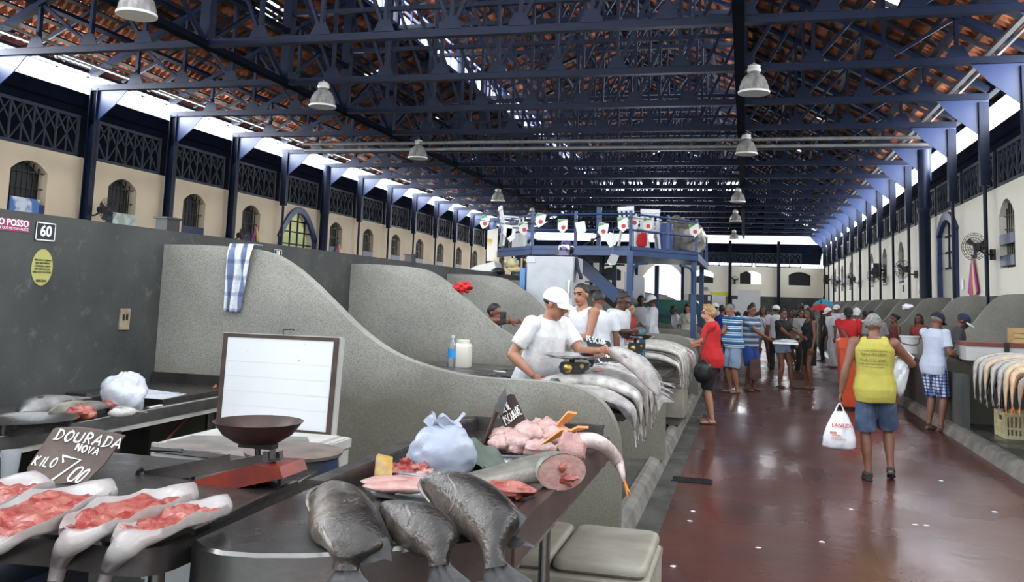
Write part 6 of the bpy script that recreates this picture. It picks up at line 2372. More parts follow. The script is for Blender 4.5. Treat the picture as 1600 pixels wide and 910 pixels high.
c = at(897, 598, Y=6.75)
counter_scale('green counter scale with a wide chrome pan before the white-capped vendor', c.x, 6.75, 1.0, 1.0, GRN, .62)
mb = MB()
mb.box((c.x - .2, 6.60, .882), (c.x + .2, 6.9, .998))
tag(mb.build('wooden_block', GREYW), 'grey wooden block raising the green scale above the counter', 'block')
c = at(995, 528, Y=10.6)
counter_scale('blue-green scale with round pan beyond the second partition', c.x, 10.6, .90, .9, GRNB)
mb = MB()
c = at(997, 520, Y=10.75)
mb.lathe([(.07, .0), (.075, .04), (.04, .07), (.038, .36), (.045, .40), (.03, .46), (.0, .48)], (c.x + .03, 10.95, .89), 16)
tag(mb.build('scale_column', GRNB, None, 50), 'tall blue-green scale column standing behind the round pan', 'scale column')

# chalkboard PESCADE ... C PECA
g = E('chalkboard', 'black chalkboard lettered in white behind the reaching arm', 'chalkboard', at(945, 570, Y=7.95))
YB2 = 7.9
cor = [(914, 524), (952, 534), (968, 572), (974, 588), (936, 592), (922, 560)]
mb = MB()
mb.prism([at(x, y, Y=YB2) for x, y in cor], V((0, .02, 0)))
mb.build('board', BLACKC, g)
mb = MB()
LS = lambda x, y: at(x, y, Y=YB2 - .004)
for tx, a, b_, c_ in (("PESCADE", (917, 533), (949, 540), (915, 525)), ("NOVINHA", (926, 556), (964, 561), (924, 548)), ("C", (936, 566), (943, 567), (934, 557)), ("PECA", (947, 578), (968, 579), (945, 567))):
    o0 = LS(*a)
    ux, uy = LS(*b_) - o0, LS(*c_) - o0
    chalk(mb, tx, o0, ux.normalized(), uy.normalized(), uy.length, ux.length / max(1, len(tx) - .25), .0045, seed=17, nrm=(0, -1, 0))
mb.build('chalk_lettering', CHALK, g)
mb = MB()
mb.bar(at(921, 562, Y=YB2 + .03), V((at(940, 600, Y=YB2).x, YB2 + .1, .90)), .02, .02)
mb.build('prop', BLKP, g)
mb = MB()
mb.bar(at(930, 557, Y=7.3), V((at(908, 600, Y=7.3).x, 7.3, .91)), .022, .022)
tag(mb.build('iron_prop', BLKP), 'black iron rod slanting between the green scale and the chalkboard', 'rod')

# ---------------------------------------------------------------- bottle, jug, knives
c = at(706, 576, Z=.965)
zt2 = .961
g = E('water_bottle', 'clear water bottle with a blue label beside the white jug', 'bottle', (c.x, 8.6, zt2))
k_ = 1.2
c = at(706, 576, Y=8.6)
PETC = M('clear_bottle_plastic', (.75, .80, .85), .08, trans=.75)
mb = MB()
mb.lathe([(.030 * k_, 0), (.038 * k_, .012), (.038 * k_, .20), (.032 * k_, .235), (.014 * k_, .275), (.014 * k_, .295)], (c.x, 8.6, zt2), 20)
mb.build('body', PETC, g, 40)
mb = MB()
mb.lathe([(.0388 * k_, .10), (.0388 * k_, .18)], (c.x, 8.6, zt2), 20, caps=False)
mb.build('label', M('blue_label', (.03, .30, .70), .4), g, 40)
mb = MB()
mb.lathe([(.018, .29), (.018, .318), (.0, .318)], (c.x, 8.6, zt2), 14)
mb.build('cap', WPAINT, g)
c = at(722, 576, Y=8.66)
g = E('plastic_jug', 'squarish white plastic jar next to the water bottle', 'jar', (c.x + .0, 8.62, zt2))
mb = MB()
def sqr(r, z, rr=.35, n=24, cx=c.x, cy=8.66):
    o = []
    for i in range(n):
        a = 2 * pi * i / n
        m_ = max(abs(cos(a)), abs(sin(a)))
        k3 = r / (m_ ** .75)
        o.append((cx + cos(a) * k3, cy + sin(a) * k3, zt2 + z))
    return o
mb.loft([sqr(.075, 0), sqr(.082, .012), sqr(.082, .20), sqr(.074, .232), sqr(.064, .242)])
mb.build('body', M('milky_jar_plastic', (.72, .68, .58), .4), g, 40)
mb = MB()
mb.lathe([(.066, .242), (.069, .245), (.069, .272), (.064, .275), (.0, .275)], (c.x, 8.66, zt2), 22)
mb.build('lid', M('milky_jar_lid', (.66, .64, .52), .4), g, 40)
knife('knife with black handle on the work table by the white jar', at(742, 582, Z=.985), at(800, 590, Z=.985), .13, .035, U, BLKP, 'knives on the work table')
knife('long pale knife lying behind the other on the work table', at(735, 577, Z=.972), at(790, 582, Z=.972), .12, .03, U, WPAINT, 'knives on the work table')
knife('dark knife at the wave edge next to the vendor', at(755, 590, Z=.97), at(792, 579, Z=.97), .10, .03, U, WOODH, 'knives on the work table')
c = at(852, 596, Z=.94)
lump('white_cloth', 'small white cloth under the vendor fist', 'cloth', (c.x, 6.75, .93), .09, .05, .03, WBAG, amp=.3, seed=4)
c = at(722, 449, Y=9.30)
mb_o = blob('red_cloth', (c.x, 9.32, c.z), .10, .07, .055, REDC, None, amp=.5, seed=3, freq=8)
tag(mb_o, 'small red cloth bundle lying on the second wave partition', 'cloth')
c = at(787, 496, Y=9.5)
mb = MB()
mb.box((c.x - .035, 9.48, c.z - .06), (c.x + .03, 9.50, c.z + .06))
mb.lathe([(.022, 0), (.022, .02)], (c.x, 9.48, c.z + .02), 14, 0, (0, -1, 0))
tag(mb.build('camera_phone', BLKP), 'black phone held up by the man in blue', 'phone')
c = at(1000, 650, Z=.12)
p = at(1037, 656, Z=.13)
lump('litter', 'orange and white scrap lying at the foot of the silver fish stall', 'scrap', (p.x, p.y, .13), .05, .06, .03, FIN_O, amp=.4, seed=5)

# white cooler block at the end of the third stall
g = E('cooler_box', 'white cooler block standing on the kerb below the striped fish', 'cooler box', (-.95, 12.1, .1))
mb = MB()
rbox(mb, (-1.30, 11.7, .22), (-.74, 12.5, .60), .03)
mb.build('body', OFFW, g, 50)
mb = MB()
rbox(mb, (-1.31, 11.69, .60), (-.73, 12.51, .66), .03)
mb.build('lid', OFFW, g, 50)
mb = MB()
mb.box((-1.25, 11.75, .13), (-.80, 12.45, .22))
mb.build('plinth', STALLG, g)

# ---------------------------------------------------------------- bags and things people carry
def carrier(label, top, w, h, d, print_=None, mat=WBAG, seed=1, group=None, yaw=0.):
    """two-handled plastic bag hanging from top"""
    top = V(top)
    g = E('carrier_bag', label, 'bag', top, group)
    cs, sn = cos(yaw), sin(yaw)
    tr_ = lambda x, y, z: top + V((x * cs - y * sn, x * sn + y * cs, z))
    rings = []
    for i, (zz, kx, ky) in enumerate(((-.07, .34, .30), (-.11, .5, .55), (-.2 * h / .4, .78, .85), (-.3 * h / .4, .97, 1.), (-.38 * h / .4, 1.0, 1.), (-h, .86, .75), (-h - .012, .5, .4))):
        rg = []
        for j in range(30):
            a = 2 * pi * j / 30
            e = 1 + .09 * sin(a * 5 + seed + i * .7) + .05 * sin(a * 9 + i)
            rg.append(tr_(cos(a) * w / 2 * kx * e, sin(a) * d / 2 * ky * e, zz))
        rings.append(rg)
    mb = MB().loft(rings)
    mb.build('body', mat, g, 60)
    mb = MB()
    for sg in (-1, 1):
        mb.tube([tr_(sg * w * .17, 0, -.10), tr_(sg * w * .10, .0, -.04), tr_(sg * .012, 0, .0), tr_(-sg * .01, 0, .012)], [.028, .018, .012, .010], 8, flat=.4)
    mb.build('handle', mat, g, 60)
    if print_:
        col, txt = print_
        f = -d / 2 * 1.02
        n_ = V((sn, -cs, 0)).normalized()
        mm_ = M('red_bag_print', col, .5)
        printed(txt, .052, tr_(.01, f * .92, -h * .46), (cs, sn, 0), (0, 0, 1), mm_, g, lift=.012, bold=.001)
        mb = MB()
        for x0, z0, x1, z1 in ((-.12, -.60, -.045, -.655), (-.10, -.67, .0, -.69), (-.11, -.72, .02, -.735), (-.11, -.76, .06, -.772)):
            P = [tr_(x0 * w / .35, f - .012, z0 * h), tr_(x1 * w / .35, f - .012, z0 * h), tr_(x1 * w / .35, f - .012, z1 * h), tr_(x0 * w / .35, f - .012, z1 * h)]
            mb.prism(P, n_ * .002)
        mb.build('print', M('faded_red_print', (.62, .25, .2), .5), g)
    return g


carrier('white carrier bag with red print hanging from the yellow-vested man, low by his knee', at(1312, 632, Y=9.60), .30, .43, .17, ((.62, .05, .05), 'LANLEX'), seed=2)
c = at(1416, 560, Y=9.95)
g = E('carrier_bag', 'plain white plastic bag slung over the forearm of the man in yellow', 'bag', c)
mb = MB()
rings = []
edL = [at(x, y, Y=9.76) for x, y in ((1404, 556), (1394, 562), (1386, 574), (1378, 588), (1372, 597), (1376, 601))]
edR = [at(x, y, Y=9.80) for x, y in ((1418, 556), (1421, 565), (1420, 582), (1416, 600), (1411, 617), (1404, 620))]
EL, ER = cr(edL, 14), cr(edR, 14)
for i in range(14):
    v_ = i / 13
    c_, h_ = (EL[i] + ER[i]) / 2, (ER[i] - EL[i]) / 2
    th = .03 + .09 * sin(pi * min(1, v_ * .95 + .05)) ** .7
    rg = []
    for j in range(30):
        a_ = 2 * pi * j / 30
        e = .012 * sin(j * 2.1 + i * .9) + .010 * sin(j * 3.7 - i * 1.7)
        rg.append(c_ + h_ * cos(a_) + V((0, (th + e) * sin(a_), e * .6)))
    rings.append(rg)
mb.loft(rings)
mb.build('body', WBAG, g, 60)
mb = MB()
mb.tube([at(1410, 560, Y=9.8), at(1418, 552, Y=9.92), at(1426, 560, Y=10.0)], [.02, .014, .02], 8)
mb.build('handle', WBAG, g, 60)
# print on the yellow vest is part of the vest
vest = [o for o in COL.objects if o.name.startswith('shirt') and o.parent and 'yellow vest' in o.parent.get('label', '')][0]
PRV = M('grey_green_print', (.20, .19, .05), .8)
GL = []
for i, (s_, sz) in enumerate((('PROJETO SOCIAL', .034), ('PREAMAR', .075), ('COMUNIDADE DO', .04), ('VER O PESO MERCADO', .034), ('BELEM', .04))):
    pass
mb = MB()
q = random.Random(9)
me = vest.data
from mathutils.bvhtree import BVHTree
bv = BVHTree.FromPolygons([v.co.copy() for v in me.vertices], [tuple(p.vertices) for p in me.polygons])
sY = 1.64 / 1.70


def on_back(x, z):
    h_ = bv.ray_cast(V((x, -1, z)), V((0, 1, 0)))
    return (h_[0] + V((0, -.002, 0))) if h_[0] is not None else None


for row, (z, hgt, wid, n) in enumerate(((1.265, .016, .26, 13), (1.222, .034, .24, 11), (1.185, .010, .26, 3), (1.165, .016, .24, 12), (1.135, .020, .27, 11), (1.11, .012, .20, 9))):
    for i in range(n):
        x0 = -wid / 2 - .01 + wid * i / n
        lw = wid / n * .72
        hh = hgt * q.uniform(.6, 1)
        for (a, b_, c_, d_) in ((0, 0, .28, 1), (.3, .75 * q.random(), 1, 1), (.72, 0, 1, .8)):
            P = [on_back(x0 + lw * a, z + hh * b_), on_back(x0 + lw * c_, z + hh * b_), on_back(x0 + lw * c_, z + hh * d_), on_back(x0 + lw * a, z + hh * d_)]
            if all(P):
                mb.quad(*P)
o = mb.build('vest_print', PRV)
o.parent = vest

# handbag of the blonde woman
BAGB = M('black_leather', (.010, .010, .011), .45, bump=.2, bscale=30)
c = at(1099, 581, Y=12.72)
g = E('handbag', 'black rounded handbag hanging from the blonde woman shoulder', 'handbag', c)
blob('pouch', c, .14, .09, .16, BAGB, g, amp=.15, seed=2, freq=5)
mb = MB()
mb.tube(cr([at(1090, 566, Y=12.85), at(1100, 535, Y=12.9), at(1112, 508, Y=13.05), at(1118, 515, Y=13.3), at(1112, 545, Y=13.3), at(1105, 570, Y=13.05)], 24), .010, 7)
mb.build('strap', BAGB, g, 60)
# tray carried by the woman in black T-shirt
c = at(1226, 534, Y=19.2)
g = E('food_tray', 'foil covered tray carried by the woman in denim shorts', 'tray', c)
mb = MB()
mb.box((c.x - .24, c.y - .14, c.z - .05), (c.x + .26, c.y + .16, c.z - .01))
mb.build('dish', TRAYM, g)
blob('cover', (c.x, c.y, c.z), .24, .14, .05, WBAG, g, amp=.4, seed=3, base=-.03)
c = at(1180, 577, Y=18.25)
g = E('shopping_bag', 'dark patterned shopping bag hanging beside the blue shorts', 'bag', (c.x, 18.25, c.z))
mb = MB()
mb.prism([(c.x - .10, 18.2, c.z + .18), (c.x + .09, 18.2, c.z + .20), (c.x + .12, 18.2, c.z - .17), (c.x - .02, 18.2, c.z - .22), (c.x - .11, 18.2, c.z - .15)], (0, .12, 0))
mb.build('body', M('dark_printed_bag', (.03, .015, .012), .4, col2=(.10, .03, .015), scale=9), g)
mb = MB()
mb.tube([(c.x - .05, 18.25, c.z + .18), (c.x - .0, 18.27, c.z + .32), (c.x + .05, 18.25, c.z + .19)], .008, 6)
mb.build('handle', BLKP, g, 60)
c = at(1202, 522, Y=25.8)
g = E('shoulder_bag', 'small red bag on the hip of the woman in the white vest', 'bag', c)
mb = MB()
rbox(mb, (c.x - .13, 25.74, c.z - .16), (c.x + .13, 25.84, c.z + .10), .03)
mb.build('pouch', REDC, g, 50)
mb = MB()
mb.tube([(c.x - .1, 25.8, c.z + .08), at(1186, 485, Y=25.75), (c.x + .12, 25.85, c.z + .08)], .012, 6)
mb.build('strap', BLKP, g)

# ---------------------------------------------------------------- stalls by the fan wall
rt = slab_table('steel counter with orange tinged fish on the fan-wall side', [(3.10, 10.6), (4.2, 10.6), (4.2, 13.3), (3.10, 13.3)], .86, .10, STEEL, STEELD, [(3.3, 10.9), (3.3, 13.1), (4.1, 10.9), (4.1, 13.1)])
N_ = 14
for i in range(N_):
    t = i / (N_ - 1)
    Y = 11.3 + 1.85 * t + RND.uniform(-.03, .03)
    drape('%s fish drooping over the fan-wall counter edge, %s from the crate end' % ('orange finned' if i < 5 else 'greyish', ORD[i]), Y, 4.0 + RND.uniform(-.08, .08), 3.08 - .04 * (i % 2), .95 + .11 * (i % 2) + RND.uniform(0, .03), .62 + RND.uniform(-.06, .10), .088, .06, F_ORAN if i < 5 else (F_STRI if i % 3 else F_ORAN), FIN_O if i < 5 else FIN_S, 'fish over the fan-wall counter edge', -1 if i % 2 else 1, i + 240, sweep=.02, prof=HPS, tail=.10, n=18, seed=i, dorsal=.2, pect=False, eye=False, tspread=.8)
for i, (x, y, mt) in enumerate(((1562, 553, ROE), (1580, 552, F_SILV), (1577, 562, FLESHP))):
    c = at(x, y, Z=1.02)
    lump('fish_fillet', ['pink cut end on top of the fan-wall fish heap', 'grey fish slab on top of the fan-wall heap', 'pink fillet in the middle of the fan-wall heap'][i], 'fish piece', (c.x, c.y, 1.03), .16, .09, .05, mt, 'cuts on the fan-wall heap', amp=.3, seed=i)
struct(MB().box((2.84, 13.4, .1), (2.94, 14.28, .84)).build('wall_stall_front', DADO), 'short grey front panel between the fish counter and the first wave partition', 'wall')
struct(MB().box((2.84, 14.45, .1), (2.94, 17.6, .88)).build('wall_stall_front', DADO), 'low grey concrete front of the stall between the fish counter and the bins', 'wall')
# crate
CRATE = M('cream_crate_plastic', (.66, .58, .36), .5, col2=(.50, .42, .24), scale=5)
c0 = at(1572, 688, Z=.11)
cx0, cy0 = 3.02, 10.55
g = E('fish_crate', 'cream plastic crate with slotted sides on the floor under the fan-wall counter', 'crate', (cx0 + .3, cy0 + .3, .1))
W_, D_, H_ = .62, .46, .33
cx0 = at(1572, 686, Z=.11).x
cy0 = at(1572, 686, Z=.11).y
g.location = (cx0 + W_ / 2, cy0 + D_ / 2, .105)
def crate_side(mb, p, u, L, H, z0):
    p, u = V(p), V(u)
    nn = u.cross(U)
    for z_, hh in ((0, .05), (.12, .025), (H - .05, .05)):
        mb.bar(p + U * (z0 + z_ + hh / 2), p + u * L + U * (z0 + z_ + hh / 2), .018, hh)
    k = int(L / .045)
    for i in range(k + 1):
        if k * .32 < i < k * .68:
            mb.bar(p + u * (L * i / k) + U * z0, p + u * (L * i / k) + U * (z0 + H * .62), .012, .02, up=tuple(u))
        else:
            mb.bar(p + u * (L * i / k) + U * z0, p + u * (L * i / k) + U * (z0 + H), .012, .02, up=tuple(u))
    mb.bar(p + u * L * .3 + U * (z0 + H * .62), p + u * L * .7 + U * (z0 + H * .62), .018, .03)
for p, u, L in (((cx0, cy0, 0), (1, 0, 0), W_), ((cx0, cy0 + D_, 0), (1, 0, 0), W_), ((cx0, cy0, 0), (0, 1, 0), D_), ((cx0 + W_, cy0, 0), (0, 1, 0), D_)):
    mb = MB()
    crate_side(mb, p, u, L, H_, .105)
    mb.build('side_panel', CRATE, g)
mb = MB()
for x, y in ((cx0, cy0), (cx0 + W_, cy0), (cx0, cy0 + D_), (cx0 + W_, cy0 + D_)):
    mb.bar((x, y, .105), (x, y, .105 + H_), .035, .035)
mb.box((cx0, cy0, .105), (cx0 + W_, cy0 + D_, .12))
mb.build('base', CRATE, g)
# chest with red-brown top, wooden box
zc0 = at(1530, 534, Y=13.6).z
slab_table('dark counter under the rusty red chest', [(3.4, 13.5), (4.9, 13.5), (4.9, 14.2), (3.4, 14.2)], zc0 - .265, .06, STEELD, STEELD, [(3.5, 13.6), (3.5, 14.1), (4.8, 13.6), (4.8, 14.1)])
g = E('ice_chest', 'white chest with a rusty red top behind the fan-wall fish', 'chest', (4.6, 13.8, zc0 - .26))
xa, xb = at(1508, 545, Y=13.6).x, 4.95
zc = at(1530, 534, Y=13.6).z
mb = MB()
mb.box((xa, 13.55, zc - .26), (xb, 14.1, zc - .05))
mb.build('body', WPAINT, g)
mb = MB()
mb.box((xa - .02, 13.53, zc - .06), (xb, 14.12, zc - .01))
mb.build('lid', M('rust_red_lid', (.20, .05, .035), .6, col2=(.14, .04, .03), scale=6), g)
mb = MB()
mb.bar((xa + .5, 13.52, zc - .12), (xa + .5, 13.52, zc + .0), .06, .02)
mb.build('hasp', IRON, g)
c = at(1590, 523, Y=13.7)
g = E('wooden_box', 'small pale wooden box on the rusty red chest', 'box', (c.x + .1, 13.8, zc))
mb = MB()
mb.box((c.x - .05, 13.65, zc - .005), (c.x + .5, 14.0, zc + .20))
mb.build('body', M('pale_pine', (.55, .36, .16), .7, col2=(.45, .28, .12), scale=8, stretch=(1, 1, 5)), g)
mb = MB()
for z_ in (.06, .13):
    mb.box((c.x - .052, 13.648, zc + z_), (c.x + .5, 13.65, zc + z_ + .006))
mb.build('slat_gap', BLKP, g)

# ---------------------------------------------------------------- orange wheeled bins and buckets
ORB = M('orange_red_bin_plastic', (.62, .075, .018), .4, col2=(.5, .05, .015), scale=3)
def wheelie(label, x, y, w, d, h, group):
    g = E('wheeled_bin', label, 'bin', (x, y, 0), group)
    mb = MB()
    r = lambda z, k: [(x - w / 2 * k, y - d / 2 * k, z), (x + w / 2 * k, y - d / 2 * k, z), (x + w / 2 * k, y + d / 2 * k, z), (x - w / 2 * k, y + d / 2 * k, z)]
    mb.loft([r(.06, .78), r(h - .1, 1.), r(h - .1, 1.06), r(h - .02, 1.06)])
    mb.build('body', ORB, g)
    mb = MB()
    mb.loft([r(h - .02, 1.08), r(h + .02, 1.08), r(h + .06, .8)])
    mb.build('lid', ORB, g)
    for sg in (-1, 1):
        MB().lathe([(.10, -.03), (.10, .03)], (x + sg * w * .36, y + d * .42, .10), 16, 0, (1, 0, 0)).build('wheel', BLKP, g, 40)
    mb = MB()
    mb.tube([(x - w * .4, y + d * .56, h - .06), (x + w * .4, y + d * .56, h - .06)], .018, 8)
    mb.build('handle', ORB, g)
    return g
p = at(1331, 560, Y=16.2)
wheelie('tall orange-red wheeled bin beside the yellow vest', p.x, 16.2, .44, .5, 1.12, 'orange bins')
p = at(1367, 540, Y=16.8)
wheelie('second orange-red wheeled bin partly behind the yellow-vested man', p.x + .1, 17.0, .62, .6, 1.02, 'orange bins')
def bucket(label, x, y, z, r, h, mat):
    g = E('bucket', label, 'bucket', (x, y, z))
    MB().lathe([(r * .78, 0), (r, h), (r * 1.05, h), (r * 1.05, h - .02), (r * .96, h - .02), (r * .75, .01), (.001, .01)], (x, y, z), 20).build('body', mat, g, 40)
    MB().tube(cr([(x - r, y, z + h * .9), (x - r * .9, y - r * .5, z + h * .6), (x, y - r * 1.02, z + h * .5), (x + r * .9, y - r * .5, z + h * .6), (x + r, y, z + h * .9)], 14), .006, 6).build('handle', IRON, g)
p = at(1303, 552, Z=0)
bucket('white bucket on the aisle floor near the red T-shirt', p.x, p.y, .002, .17, .30, OFFW)
p = at(1421, 540, Y=14.9)
bucket('white tub on the stall front beside the pale blue shirt', at(1421, 552, Y=14.9).x, 14.9, at(1421, 552, Y=14.9).z, .14, .26, WPAINT)
g = slab_table('low pale block counter with fish trays far along the aisle', [(2.2, 21.6), (3.2, 21.6), (3.2, 23.6), (2.2, 23.6)], .92, .08, STEEL, STEELD, [(2.3, 21.7), (3.1, 21.7), (2.3, 23.5), (3.1, 23.5)])
mb = MB()
mb.box((2.3, 21.75, .1), (3.1, 23.4, .70))
tag(mb.build('concrete_plinth', KERBM), 'pale concrete block under the far fish trays', 'block')
for i in range(4):
    fish('pale fish on the low block counter, %s from the aisle' % ORD[i], 'fish', [V((2.35 + .2 * i, 21.9, .97)), V((2.35 + .2 * i, 22.2, .98)), V((2.35 + .2 * i, 22.5, .97))], [U] * 3, .07, .05, F_PALE, FIN_S, 'fish on the low block counter', 1, n=12, seed=i, pect=False, eye=False)
# umbrellas far off
for i, (x, y, Y, col, lb) in enumerate(((1283, 480, 28.5, (.5, .02, .03), 'small red umbrella folded low over the far stall'), (1287, 473, 30, (.02, .30, .42), 'small turquoise umbrella behind the red one'))):
    c = at(x, y, Y=Y)
    g = E('umbrella', lb, 'umbrella', (c.x, Y, .1), 'stall umbrellas')
    MB().lathe([(.34, -.10), (.24, .02), (.12, .08), (.0, .1)], (c.x, Y, c.z), 8).build('canopy', cloth(col), g)
    MB().tube([(c.x, Y, .1), (c.x, Y, c.z + .2)], .02, 8).build('pole', IRON, g)
# goods in distance on left: green car/bin
c = at(1046, 490, Y=24)
g = E('skip_bin', 'teal green skip bin under the bright archway', 'bin', (c.x, 24, .02))
mb = MB()
mb.prism([(c.x - .9, 23.6, .1), (c.x + .9, 23.6, .1), (c.x + 1.05, 23.6, 1.35), (c.x + .7, 23.6, 1.75), (c.x - .7, 23.6, 1.75), (c.x - 1.05, 23.6, 1.35)], (0, 1.2, 0))
mb.build('body', M('teal_plastic', (.03, .19, .15), .4, col2=(.02, .12, .10), scale=3), g)
mb = MB()
mb.box((c.x - 1.08, 23.55, 1.30), (c.x + 1.08, 24.85, 1.40))
mb.build('rim', GRNB, g)

# scraps of litter on the red aisle
for i, (x, y) in enumerate(((1083, 800), (1078, 815), (1330, 797), (1430, 821), (1447, 822), (1284, 848), (1051, 886), (1184, 857), (1470, 752), (1555, 801))):
    p = at(x, y, Z=0)
    lump('paper_scrap', 'tiny pale paper scrap on the red aisle floor, %s counting from the drain grate' % ORD[i], 'scrap', (p.x, p.y, .003), .022, .014, .005, WBAG, 'paper scraps on the red aisle', amp=.4, seed=i, n=10, m=6)
# ================================================================ lamps, fans, ribbons, platform
LAMPG = M('ribbed_lamp_glass', (.78, .77, .74), .2, spec=.6, trans=.45, bump=.6, bscale=30, col2=(.42, .41, .39), scale=6, stretch=(2, 2, .6))
LAMPW = M('white_lamp_cap', (.78, .78, .76), .4)


def make_lamp():
    g = E('hanging_lamp', 'x', 'lamp')
    R_ = .30
    MB().lathe([(.075, .40), (.14, .365), (.205, .30), (.255, .21), (.285, .11), (R_, .0), (R_ + .012, -.01), (R_ + .012, -.03), (R_ - .005, -.03), (.275, .10), (.245, .20), (.195, .285), (.13, .345), (.06, .38)], n=32).build('shade', LAMPG, g, 50)
    MB().lathe([(R_, .0), (R_ + .015, .005), (R_ + .015, -.035), (R_, -.035)], n=32).build('rim', LAMPW, g, 50)
    MB().lathe([(.075, .40), (.13, .41), (.14, .46), (.12, .50), (.13, .53), (.09, .56), (.04, .57), (.02, .60), (.0, .60)], n=20).build('ballast_cap', LAMPW, g, 40)
    MB().lathe([(.03, .36), (.05, .25), (.045, .12), (.0, .08)], n=14).build('bulb', M('lamp_bulb', (.85, .85, .82), .2), g, 50)
    m1 = MB()
    m1.tube([(0, 0, .58), (0, 0, .80)], .012, 6)
    m1.build('hanger', IRON, g)
    return g


lp = make_lamp()
LP = [(214, 5, 'beige', 'first'), (504, 150, 'beige', 'second'), (653, 232, 'beige', 'third'), (778, 300, 'beige', 'fourth'), (831, 328, 'beige', 'fifth'), (1178, 128, 'red', 'first'), (1166, 225, 'red', 'second'), (1153, 301, 'red', 'third'), (1149, 332, 'red', 'fourth'), (1147, 360, 'red', 'fifth')]
for i, (x, y, row, o_) in enumerate(LP):
    o = lp if i == 0 else dup(lp)
    p = at(x, y + 12, Z=6.0)
    o.location = (p.x, p.y, 5.95)
    o['label'] = 'dome glass lamp hanging in the row %s, %s from the camera end' % ('over the red aisle' if row == 'red' else 'nearer the beige wall', o_)
    o['group'] = 'dome lamps'

# wall fans
FANM = M('dark_fan_cage', (.02, .02, .024), .45)


def make_fan():
    """faces local -y, arm back to +y"""
    g = E('wall_fan', 'x', 'fan')
    m1 = MB()
    for r in (.08, .14, .20, .26, .30):
        m1.tube([(cos(2 * pi * j / 28) * r, -.10 + .04 * (r / .3), sin(2 * pi * j / 28) * r) for j in range(29)], .006, 5)
    for j in range(20):
        a = 2 * pi * j / 20
        m1.tube([(cos(a) * .05, -.11, sin(a) * .05), (cos(a) * .3, -.055, sin(a) * .3), (cos(a) * .08, .07, sin(a) * .08)], .004, 4)
    m1.build('cage', FANM, g)
    for j in range(3):
        a = 2 * pi * j / 3 + .4
        u, v = V((cos(a), 0, sin(a))), V((-sin(a), 0, cos(a)))
        m1 = MB()
        m1.prism([u * .05 - v * .03, u * .25 - v * .07 + V((0, .02, 0)), u * .26 + v * .06 - V((0, .02, 0)), u * .06 + v * .03], (0, .008, 0))
        m1.build('blade', FANM, g)
    MB().lathe([(.09, 0), (.10, .08), (.08, .18), (.03, .20)], (0, .02, 0), 18, 0, (0, 1, 0)).build('motor', BLKP, g, 40)
    m1 = MB()
    m1.tube([(0, .14, -.05), (0, .30, -.14), (0, .56, -.14)], .022, 8)
    m1.box((-.06, .56, -.26), (.06, .60, -.02))
    m1.build('bracket', BLKP, g)
    return g


fan = make_fan()
FS = [(1525, 386, 22.0), (1412, 421, 31.5), (1366, 431, 38.4), (1330, 437, 46.4), (1308, 441, 52.6)]
for i, (x, y, Y) in enumerate(FS):
    o = fan if i == 0 else dup(fan)
    X = XR - .52
    p = at(x, y, Y=Y)
    o.location = (X, Y * X / max(p.x, .1) if False else at(x, y, X=X).y, at(x, y, X=X).z)
    o.rotation_euler.z = -pi / 2 + .9 - .0
    o.rotation_euler.z = -pi / 2 + .75
    o['label'] = 'dark caged wall fan on the pale wall, %s from the pink and yellow ribbons' % ORD[i]
    o['group'] = 'fans on the pale wall'
for i, (x, y) in enumerate(((165, 328), (380, 368))):
    o = dup(fan)
    p = at(x, y, X=XL + .68)
    o.location = p
    o.rotation_euler.z = pi / 2
    o['label'] = 'dark wall fan on the beige wall, %s' % ('above the number 60 end of the centre wall', 'above the striped towel')[i]
    o['group'] = 'fans on the beige wall'
# speaker boxes
for i, (x, y, Xw, lb) in enumerate(((1290, 437, XR - .35, 'small black loudspeaker in the far corner of the pale wall'), (1368, 422, XR - .3, 'small dark blue box above the third wall fan'))):
    c = at(x, y, X=Xw)
    g = E('loudspeaker', lb, 'speaker', c)
    s_ = .30 if i == 0 else .26
    mb = MB()
    mb.box((c.x - .12, c.y - s_, c.z - s_), (c.x + .2, c.y + s_, c.z + s_))
    mb.build('body', BLKP if i == 0 else BLUEDK, g)
    mb = MB()
    mb.box((c.x + .2, c.y - .04, c.z - .04), (XR - .02, c.y + .04, c.z + .04))
    mb.build('bracket', IRON, g)
    MB().lathe([(.18, 0), (.16, -.01), (.05, .03)], (c.x, c.y - s_ - .001, c.z - .05), 16, 0, (0, -1, 0)).build('cone', FANM, g, 40)

# carnival ribbons
RCOL = [(.40, .01, .20), (.22, .01, .22), (.70, .06, .16), (.85, .45, .05), (.85, .62, .18), (.75, .55, .45)]
RM = [M('ribbon_cloth', c, .6) for c in RCOL]


def ribbons(label, top, L, spread, ux, n=6, seed=0):
    q = random.Random(seed)
    top, ux = V(top), V(ux)
    g = E('hanging_ribbons', label, 'ribbons', top, 'hanging ribbon bunches')
    for i in range(n):
        t = (i / (n - 1) - .5) * 2
        if abs(t) < .15:
            continue
        m1 = MB()
        w_ = spread * .20
        pts = [top + ux * (t * spread * u_ ** .9) + V((0, 0, -L * u_ * (1 - .12 * abs(t) * q.random()))) for u_ in (0, .25, .5, .75, 1)]
        m1.tube(pts, [w_ * .25, w_ * .6, w_ * .8, w_, w_ * .9], 6, flat=.25, up=(1, 0, 0))
        m1.build('ribbon', RM[i % len(RM)], g, 60)
    MB().ell(top, .03, .03, .03).build('knot', RM[0], g, 60)
    return g


